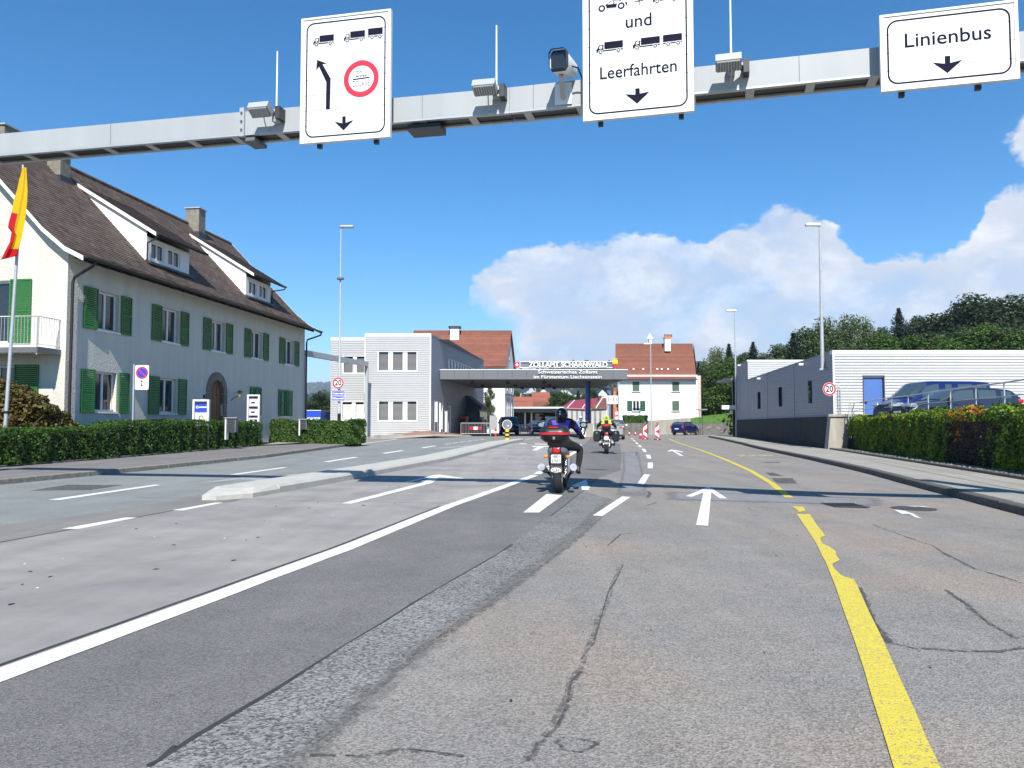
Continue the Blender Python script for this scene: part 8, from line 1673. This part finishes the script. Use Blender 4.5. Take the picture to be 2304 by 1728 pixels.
rider('distant oncoming rider in a pale blue jacket with white helmet', lo3, radians(178), [M('pale_blue_jacket', (.35, .45, .62), .8), tr_m, skm, bt_m, gl_m, m_trim], lambda c, n: 5 if mf1(c, n) == 5 else mf1(c, n), m_trim, m_black, 1.4, (.3, .3))

# ---------------------------------------------------------------- cones, beacons, barriers
def cone(px, py, hh, label, dz=0):
    q = G(px, py, dz); z = H(*q) + dz + .006; t = thing('traffic_cone', label, 'traffic cone', (q[0], q[1], z), 'traffic cones')
    MB().rbox(q[0] - .17, q[0] + .17, q[1] - .17, q[1] + .17, z, z + .03, .04).build('base', m_red, t)
    pr = [(.13, .03), (.025, hh)]; at_ = lambda f: (.13 - .105 * f, .03 + (hh - .03) * f)
    for a, b, m, nm in ((0, .38, m_red, 'cone_body'), (.38, .58, m_swhite, 'white_band'), (.58, 1, m_red, 'cone_tip')):
        (r0_, z0_), (r1_, z1_) = at_(a), at_(b); MB().lathe((q[0], q[1], z), [(r0_, z0_), (r1_, z1_)], 16).build(nm, m, t)
cone(1416, 981, .62, 'red traffic cone nearest the silver car'); cone(1429.6, 980.8, .62, 'red traffic cone in the middle of the row before the garden wall'); cone(1441.5, 988, .75, 'larger red cone just left of the first striped beacon'); cone(1115, 983, .72, 'red and white cone beside the barrier fence')
cone(801, 989, 1.1, 'tall orange cone behind the end of the short hedge')
def beacon(px, py, ptop, label):
    q = G(px, py); z = H(*q); Y = q[1]; zt = at(px, ptop, Y).z; t = thing('striped_beacon', label, 'beacon', (q[0], Y, z), 'red and white striped beacons'); w = .155; pl = front(q[0], Y)
    MB().rbox(q[0] - .26, q[0] + .26, Y - .16, Y + .22, z + .006, z + .11, .05).build('base', m_black, t)
    MB().box(q[0] - .05, q[0] + .05, Y - .17, Y - .165, z + .03, z + .09).build('base_label', m_swhite, t)
    MB().pbox(pl, -w, w, z + .14, zt, -.02, 0).build('panel', m_swhite, t); h0 = z + .14; n = 4; hh = (zt - h0) / n
    for k in range(n):
        a = h0 + k * hh
        if k % 4 in (0, 3): pts_ = [(-w, a + hh * .0), (w, a + hh * .0), (w, a + hh * .15), (-w, a + hh * .75)] if k == 0 else [(-w, a + hh * .4), (w, a + hh), (w, a + hh), (-w, a + hh)]
        pass
    cy_ = (h0 + zt) / 2; q5 = zt - h0; R_ = []
    R_.append([(w, cy_ + q5 * .20), (w, cy_ - q5 * .20), (-w, cy_ )])
    R_.append([(-w, zt - q5 * .03), (-w, zt), (w * .9, zt), (-w, zt - q5 * .26)]); R_.append([(-w, h0), (w, h0), (w, h0 + q5 * .05), (-w, h0 + q5 * .27)])
    for r_ in R_: MB().poly([pl.pt(u, zz_, .003) for u, zz_ in r_]).build('red_stripe', m_sred, t, fix=False)
    MB().tube([(q[0], Y + .03, z + .1), (q[0], Y + .03, zt + .05)], .02, 8).build('post', m_gal, t)
    lm = MB().disc((q[0], Y - .01, zt + .12), (0, -1, 0), .09, 18, 0, .06).build('warning_lamp', m_lead, t); MB().disc((q[0], Y - .075, zt + .12), (0, -1, 0), .07, 18, 0, .01).build('lens', M('grey_lens', (.25, .23, .18), .2), lm)
beacon(1451.5, 988.5, 955, 'red and white striped beacon beside the larger cone'); beacon(1479, 990, 956, 'red and white striped beacon standing alone nearest the blue car')
# keep-left bollard on the island tip
q = Vector(G(1141, 992, .1)); z = H(q.x, q.y) + .17; t = thing('island_bollard', 'yellow and black banded bollard with a grey disc on the island tip', 'bollard', (q.x, q.y, z)); zt = at(1141, 967, q.y).z; n = 5
for k in range(n): z0_ = z + (zt - z) * k / n; MB().tube([(q.x, q.y, z0_), (q.x, q.y, z0_ + (zt - z) / n - .002)], .115, 16).build('yellow_band' if k % 2 == 0 else 'black_band', m_cyel if k % 2 == 0 else m_black, t)
c = at(1141, 955.5, q.y); dk = MB().disc((q.x, q.y - .02, c.z), (0, -1, 0), .27, 32, 0, .02).build('disc_back', M('disc_grey', (.20, .21, .22), .5, metal=.3), t); MB().ringd((q.x, q.y - .045, c.z), (0, -1, 0), .25, .275).build('disc_rim', m_trim, dk, fix=False); MB().box(q.x + .02, q.x + .09, q.y - .048, q.y - .042, c.z - .1, c.z - .03).build('sticker', m_swhite, dk); MB().tube([(q.x, q.y, zt), (q.x, q.y, c.z)], .03, 8).build('neck', m_gal, t)
# crowd barrier and panel
Yb = G(1036, 983)[1]; a, b = at(1037, 982, Yb), at(1104, 982, Yb); zt = at(1037, 952, Yb).z; z0_ = a.z; t = thing('barrier_fence', 'steel crowd barrier with a red and white plate in front of the dark entrance', 'barrier', ((a.x + b.x) / 2, Yb, z0_))
for x in (a.x, b.x): MB().tube([(x, Yb, z0_), (x, Yb, zt)], .022, 8).build('leg', m_gal, t); MB().tube([(x, Yb - .3, z0_ + .01), (x, Yb + .3, z0_ + .01)], .02, 6).build('foot', m_gal, t)
for z in (zt, z0_ + .22): MB().tube([(a.x, Yb, z), (b.x, Yb, z)], .02, 8).build('rail', m_gal, t)
n = 20
for k in range(1, n): x = a.x + (b.x - a.x) * k / n; MB().tube([(x, Yb, z0_ + .22), (x, Yb, zt)], .010, 6).build('bar', m_gal, t)
x0, x1 = at(1056, 960, Yb).x, at(1084, 960, Yb).x; zz0, zz1 = at(0, 967, Yb).z, at(0, 960, Yb).z; bp_ = MB().box(x0, x1, Yb - .05, Yb - .03, zz0, zz1).build('warning_plate', m_red, t); MB().box(x0 + (x1 - x0) * .34, x0 + (x1 - x0) * .66, Yb - .054, Yb - .051, zz0, zz1).build('white_field', m_swhite, bp_)
t = thing('leaning_sheet', 'leaning white plastic sheet at the right end of the crowd barrier', 'sheet', (b.x, Yb + .4, z0_)); a, b = at(1102, 968, Yb + .6), at(1118, 969, Yb + 1.6); MB().extr([tuple(at(1102, 966, Yb + .6)), tuple(at(1118, 970, Yb + 1.6)), tuple(at(1118, 938, Yb + 1.6)), tuple(at(1102, 934, Yb + .6))], (.03, .03, 0)).build('sheet', m_blindw, t)
for px in (1103, 1117): MB().box(at(px, 0, Yb + .9).x, at(px, 0, Yb + .9).x + .04, Yb + 1.7, Yb + 1.74, .28, 1.5).build('stay', m_gal, t)
# striped road barrier with lamps
Yq = 73.0; a, b = at(1168, 973, Yq), at(1190, 973, Yq); t = thing('striped_barrier', 'white barrier board with black diagonal stripes and red lamps under the canopy', 'barrier', (a.x, Yq, .3)); fr = front(0, Yq)
zt, zm, zl = at(0, 955, Yq).z, at(0, 961, Yq).z, at(0, 972, Yq).z
MB().pbox(fr, a.x, b.x, zl, zm, 0, .04).build('striped_board', m_swhite, t); MB().pbox(fr, a.x, b.x, zm + .02, zt, 0, .04).build('lamp_board', m_swhite, t)
for k in range(6): u = a.x + (b.x - a.x) * k / 6; MB().poly([fr.pt(u + .0, zm - .02, .043), fr.pt(u + .07, zm - .02, .043), fr.pt(min(b.x, u + .23), zl + .02, .043), fr.pt(min(b.x - .0, u + .16), zl + .02, .043)]).build('stripe', m_sblack if k % 3 else m_sred, t, fix=False)
for k in range(3): u = a.x + (b.x - a.x) * (k + .5) / 3; MB().pbox(fr, u - .07, u + .07, zm + .06, zt - .05, .04, .05).build('red_field', m_red, t)
for x in (a.x + .1, b.x - .14): MB().box(x, x + .05, Yq + .01, Yq + .06, .28, zt).build('leg', m_gal, t)
t = thing('arrow_board', 'red and white arrow board right of the striped barrier', 'beacon', (b.x, Yq - .5, .3)); fr = front(0, Yq - .5); a, b = at(1190, 974, Yq - .5), at(1196, 953, Yq - .5); MB().pbox(fr, a.x, b.x, .45, b.z, 0, .03).build('panel', m_swhite, t); zc_ = (.45 + b.z) / 2; MB().poly([fr.pt(a.x, zc_ + .3, .034), fr.pt(b.x, zc_, .034), fr.pt(a.x, zc_ - .3, .034)]).build('arrow_head', m_sred, t, fix=False); MB().box(a.x - .1, b.x + .1, Yq - .6, Yq - .3, .29, .42).build('base', m_red, t)
# ---------------------------------------------------------------- trees
def crown_pts(seed, lobes, n, shell=.55):
    R = np.random.default_rng(seed); P = []; Nn = []; w = np.array([l[1][0] * l[1][1] + l[1][0] * l[1][2] for l in lobes]); w = w / w.sum()
    for (c, r), f in zip(lobes, w):
        k = int(n * f); v = R.normal(0, 1, (k, 3)); v /= np.linalg.norm(v, axis=1)[:, None]; q = 1 - (R.random(k) ** 1.6) * shell
        q *= 1 + .16 * np.sin(v[:, 0] * 7 + seed) * np.cos(v[:, 2] * 8 + c[0] * 3) + .10 * np.sin(v[:, 1] * 13 + v[:, 2] * 9)
        keep = np.sin(v[:, 0] * 5.1 + seed * 2) * np.sin(v[:, 1] * 6.3) * np.cos(v[:, 2] * 5.7 + seed) < .45
        P.append((np.array(c) + v * np.array(r) * q[:, None])[keep]); Nn.append((v * .7 + np.array([0, 0, .45]))[keep])
    return np.concatenate(P), np.concatenate(Nn)
def broadleaf(seed, mat, h=10.0, spread=3.4, n=15000, leaf=.21, base=.22, group='trees', droop=0):
    R = random.Random(seed); t = thing('tree', 'tree', 'tree', (0, 0, 0), group, local=True); lobes = []; limbs = []
    for k in range(9):
        a = k * 2.4 + R.random(); z = h * (base + .16 + (.78 - base) * (k / 8)); rad = spread * (.62 if k < 7 else .2) * R.uniform(.5, 1) * (1 - .45 * k / 8); c = (rad * cos(a), rad * sin(a), z); s = spread * R.uniform(.40, .62) * (1.05 - .45 * k / 8); lobes.append((c, (s, s, s * R.uniform(.7, .95)))); limbs.append(c)
    mb = MB(); mb.tube([(0, 0, -.5), (.05, 0, h * .2), (-.05, .05, h * .5), (0, 0, h * .85)], [h * .030, h * .022, h * .014, h * .004], 8)
    for c in limbs: z0 = max(h * .15, c[2] - h * .2); mb.tube([(0, 0, z0), (c[0] * .5, c[1] * .5, (z0 + c[2]) / 2 + .1), (c[0] * .95, c[1] * .95, c[2])], [h * .010, h * .007, h * .002], 5)
    mb.build('trunk', m_bark, t); P, Nn = crown_pts(seed, lobes, n)
    if droop:
        R2 = np.random.default_rng(seed); k = len(P); P[:, 2] -= (R2.random(k) ** 2) * droop * (P[:, 2] > h * .4)
        Nn[:, 2] *= .2
    leaves('crown', P, Nn, RNG.uniform(leaf * .6, leaf * 1.35, len(P)), mat, t, aspect=.7 if not droop else .35); return t
def conifer(seed, h=10.0, spread=2.6, n=15000, group='trees'):
    R = np.random.default_rng(seed); t = thing('conifer', 'conifer', 'tree', (0, 0, 0), group, local=True); MB().tube([(0, 0, -.5), (0, 0, h * .97)], [h * .022, .02], 7).build('trunk', m_bark, t); P = []; Nn = []
    tiers = 40; SZ = []
    for k in range(tiers):
        f_ = k / (tiers - 1); z = h * (.08 + .90 * f_); r = spread * (1 - f_) ** .9 * R.uniform(.70, 1.15) + .06; nb = max(5, int(12 * (1 - f_) + 4))
        for b in range(nb):
            a = 2 * pi * b / nb + R.random() * .6; rb = r * R.uniform(.65, 1.15); m = int(n / (tiers * 7)) + 2; s = R.random(m) ** .7; q = np.stack([np.cos(a) * rb * s, np.sin(a) * rb * s, z - .32 * rb * s + .10 * rb * s ** 2], 1) + R.normal(0, .06 + .07 * rb, (m, 3)) * np.array([1, 1, 1.0]); P.append(q); Nn.append(np.tile([cos(a) * .4, sin(a) * .4, .9], (m, 1))); SZ.append(np.full(m, .16 + .22 * (1 - f_)))
    P = np.concatenate(P); leaves('crown', P, np.concatenate(Nn), np.concatenate(SZ) * RNG.uniform(.7, 1.3, len(P)), m_lf[3], t, aspect=.4); return t
protos = dict(a=broadleaf(11, m_lf[0]), b=broadleaf(23, m_lf[1], spread=3.0, droop=1.6, leaf=.26), c=broadleaf(37, m_lf[2], spread=3.8, leaf=.24), d=broadleaf(41, m_lf[4], spread=4.0), e=conifer(5), f=conifer(9, spread=3.6), g=broadleaf(59, m_lf[0], spread=2.6, base=.05, n=11000), h=broadleaf(71, m_lf[2], spread=3.2, n=12000))
used_ = set()
def tree(kind, px, ytop, Y, label, group, base=None, hs=1.0, wide=1.0):
    tp_ = at(px, ytop, Y); gz_ = base if base is not None else Hfar(tp_.x, Y) ; s = (tp_.z - gz_) / 10.0; s = max(.2, s); w = s * wide
    pr = protos[kind]
    if kind in used_: t = dup(pr, (tp_.x, Y, gz_), rr() * 6.28, label, (w, w, s))
    else: t = pr; used_.add(kind); t.location = (tp_.x, Y, gz_); t.scale = (w, w, s); t.rotation_euler = (0, 0, rr() * 6.28); t['label'] = label
    t['group'] = group; t.name = 'conifer' if kind in 'ef' else 'tree'; return t
KN = dict(a='mid green broadleaf tree', b='pale drooping birch-like tree', c='dark round broadleaf tree', d='bright green bushy tree', e='slim dark conifer', f='broad dark conifer', g='dense low mid green tree', h='dark green tree')
gR = 'trees on the wooded rise behind the hall'
fr_ = [('e', 1640, 772, 118), ('b', 1612, 782, 116), ('b', 1590, 822, 117), ('a', 1622, 812, 116), ('d', 1645, 805, 112), ('g', 1582, 850, 115), ('g', 1605, 868, 114), ('e', 1572, 815, 128), ('a', 1668, 800, 120), ('f', 1694, 768, 110), ('h', 1675, 795, 125), ('c', 1730, 800, 120), ('h', 1712, 803, 130),
       ('f', 1784, 748, 100), ('a', 1760, 778, 105), ('a', 1812, 740, 112), ('b', 1850, 716, 106), ('b', 1902, 708, 104), ('b', 1946, 715, 108), ('h', 1985, 738, 130), ('f', 2022, 692, 118), ('h', 2062, 712, 128), ('c', 2100, 714, 122), ('h', 2128, 708, 132), ('c', 2160, 690, 118), ('e', 2150, 685, 128), ('c', 2200, 670, 112), ('h', 2232, 676, 118), ('c', 2268, 672, 110), ('h', 2300, 682, 114), ('c', 2340, 672, 112),
       ('d', 1992, 750, 96), ('d', 2045, 756, 92), ('a', 2090, 752, 96), ('d', 2130, 758, 90), ('a', 2180, 738, 92), ('d', 2215, 728, 90), ('a', 2265, 740, 88), ('d', 2300, 738, 86), ('g', 1950, 756, 95), ('g', 1880, 755, 96), ('g', 1830, 760, 95)]
cnt_ = {}
ordn = ['leftmost', 'second from the left', 'third from the left', 'fourth from the left', 'fifth from the left', 'sixth from the left', 'seventh from the left', 'eighth from the left', 'ninth from the left', 'tenth from the left']
srt = {}
for k in set(q[0] for q in fr_): srt[k] = sorted([q for q in fr_ if q[0] == k], key=lambda q: q[1])
for q in fr_:
    i = srt[q[0]].index(q); n_ = len(srt[q[0]]); od = ordn[i] if i < 5 else ('rightmost' if i == n_ - 1 else ordn[i])
    tree(q[0], q[1], q[2], q[3], '%s behind the hall, %s of its kind' % (KN[q[0]], od), gR, wide=1.15 if q[0] in 'cda' else 1.0)
for (k, px, yt, Y, w, lab) in [('c', 718, 886, 105, 1.6, 'round dark green tree in the gap between house and customs building'), ('h', 752, 900, 112, 1.4, 'low dark tree just left of the customs building wall'), ('g', 1103, 862, 88, .55, 'narrow green tree between customs wall and the white house behind'),
        ('g', 1094, 880, 90, .7, 'small shrubby tree beside the navy awning'), ('a', 1160, 880, 190, 1.3, 'village tree above the left orange roof'), ('d', 1182, 890, 210, 1.2, 'small village tree behind the orange roofs'), ('a', 1255, 882, 160, 1.5, 'broad leafy tree right of the orange roofed houses'), ('a', 1276, 886, 150, 1.3, 'leafy tree at the left end of the red warehouse roof'), ('b', 1268, 880, 172, 1.2, 'pale tree behind the leafy pair by the warehouse'), ('e', 1301, 876, 165, 1.0, 'dark conifer behind the raspberry roof'), ('d', 1243, 912, 140, 1.4, 'yellowish bush above the far canopy edge'), ('a', 1290, 890, 158, 1.2, 'small tree left of the dark village conifer'), ('h', 1330, 878, 200, 1.5, 'dark tree left of the white gabled house'), ('a', 1322, 888, 150, 1.2, 'green tree directly behind the blue column'), ('c', 1240, 884, 230, 1.6, 'dark village tree behind the broad leafy tree'), ('c', 1205, 886, 240, 1.6, 'dark tree above the tall orange roof'), ('h', 1352, 872, 280, 1.5, 'dark tree on the slope behind the white gable'), ('h', 1378, 865, 300, 1.6, 'dark tree on the slope behind the orange block'), ('a', 1162, 915, 132, .9, 'small tree seen under the left end of the far canopy'), ('a', 1185, 920, 134, .9, 'small tree seen between the far canopy booths'), ('g', 1225, 918, 133, 1.3, 'low green tree seen beneath the far canopy'), ('g', 1135, 905, 150, 1.0, 'green tree just behind the white wall corner')]:
    tree(k, px, yt, Y, lab, 'trees around the border village', base=min(H(0, 60), .3) if Y < 140 else None, wide=w)
# far houses on the slope
vil = []
random.seed(21)
for i in range(26):
    px = random.uniform(1150, 1385); yy = random.uniform(873, 893); Y = random.uniform(420, 800); x = (px - 1152) / F_ * Y; zb = Hfar(x, Y)
    if i == 0:
        t0 = thing('hillside_house', 'small pale house on the village slope', 'house', (0, 0, 0), 'pale houses on the far village slope', local=True); mb = MB(); mb.box(-5, 5, -4, 4, -2, 5); mb.add([(-5, -4, 5), (-5, 4, 5), (-5, 0, 8)], [(0, 1, 2)]); mb.add([(5, -4, 5), (5, 4, 5), (5, 0, 8)], [(0, 1, 2)]); mb.build('wall', m_plaster2, t0, fix=False)
        mb = MB(); mb.extr([(-5.5, -4.6, 4.6), (5.5, -4.6, 4.6), (5.5, 0, 8.1), (-5.5, 0, 8.1)], (0, 0, .25)); mb.extr([(-5.5, 4.6, 4.6), (5.5, 4.6, 4.6), (5.5, 0, 8.1), (-5.5, 0, 8.1)], (0, 0, .25)); mb.build('roof', m_lead, t0)
        for k in range(3):
            for z in (0.8, 3.2): MB().box(-3.6 + k * 3, -2.6 + k * 3, -4.03, -4.0, z, z + 1.2).build('window', m_glass, t0)
        t0.location = (x, Y, zb + 1); t0.rotation_euler = (0, 0, .3); continue
    dup(t0, (x, Y, zb + 1), random.uniform(-.9, .9), None, random.uniform(.7, 1.5))
# distant woodland cover
n = 26000; X_a = RNG.uniform(-700, 1500, n); Y_a = RNG.uniform(330, 2300, n) ** 1.0
P = []; 
for x, y in zip(X_a, Y_a):
    if abs(x) > y * .9: continue
    if bumpn(x, y, 70) + bumpn(x, y, 33) * .5 < -.1: continue
    P.append((x, y, Hfar(x, y) + RNG.uniform(0, 9)))
P = np.array(P); leaves('far_woodland', P, np.tile([0, -.6, .7], (len(P), 1)), RNG.uniform(5, 13, len(P)), leafmat('far_leaf', (.035, .065, .022), (.02, .038, .015), .02, .6), kind='stuff', aspect=.9)
n = 16000; X_a = RNG.uniform(-2600, -300, n); Y_a = RNG.uniform(2900, 5600, n); P = np.array([(x, y, Hfar(x, y) + RNG.uniform(0, 14)) for x, y in zip(X_a, Y_a)])
leaves('far_woodland', P, np.tile([0, -.6, .7], (len(P), 1)), RNG.uniform(22, 48, len(P)), MATS['far_leaf'], kind='stuff', aspect=.9)
# undergrowth filling the rise behind the hall
n = 9000; P = []; 
while len(P) < n:
    Y = RNG.uniform(82, 150); x = RNG.uniform(27, 110); P.append((x, Y, Hfar(x, Y) + RNG.random() ** 1.5 * 3.2))
leaves('undergrowth', np.array(P), np.tile([0, -.5, .7], (n, 1)), RNG.uniform(.5, 1.2, n), m_lf[0], kind='stuff', aspect=.8)

# ---------------------------------------------------------------- air
HAZE = True
if HAZE:
    m = bpy.data.materials.new('haze_air'); m.use_nodes = True; nt_ = m.node_tree
    for n_ in list(nt_.nodes): nt_.nodes.remove(n_)
    ou = nt_.nodes.new('ShaderNodeOutputMaterial'); pv_ = nt_.nodes.new('ShaderNodeVolumePrincipled'); pv_.inputs['Color'].default_value = (.72, .83, 1, 1); pv_.inputs['Density'].default_value = .00014; pv_.inputs['Anisotropy'].default_value = .1
    nt_.links.new(pv_.outputs[0], ou.inputs['Volume'])
    hz_ = MB().box(-9100, 9100, -3100, 9100, -40, 420).build('haze', m, kind='stuff')
# tidy helper properties
for o in bpy.data.objects:
    for k in ('_org', '_loc'):
        if k in o: del o[k]
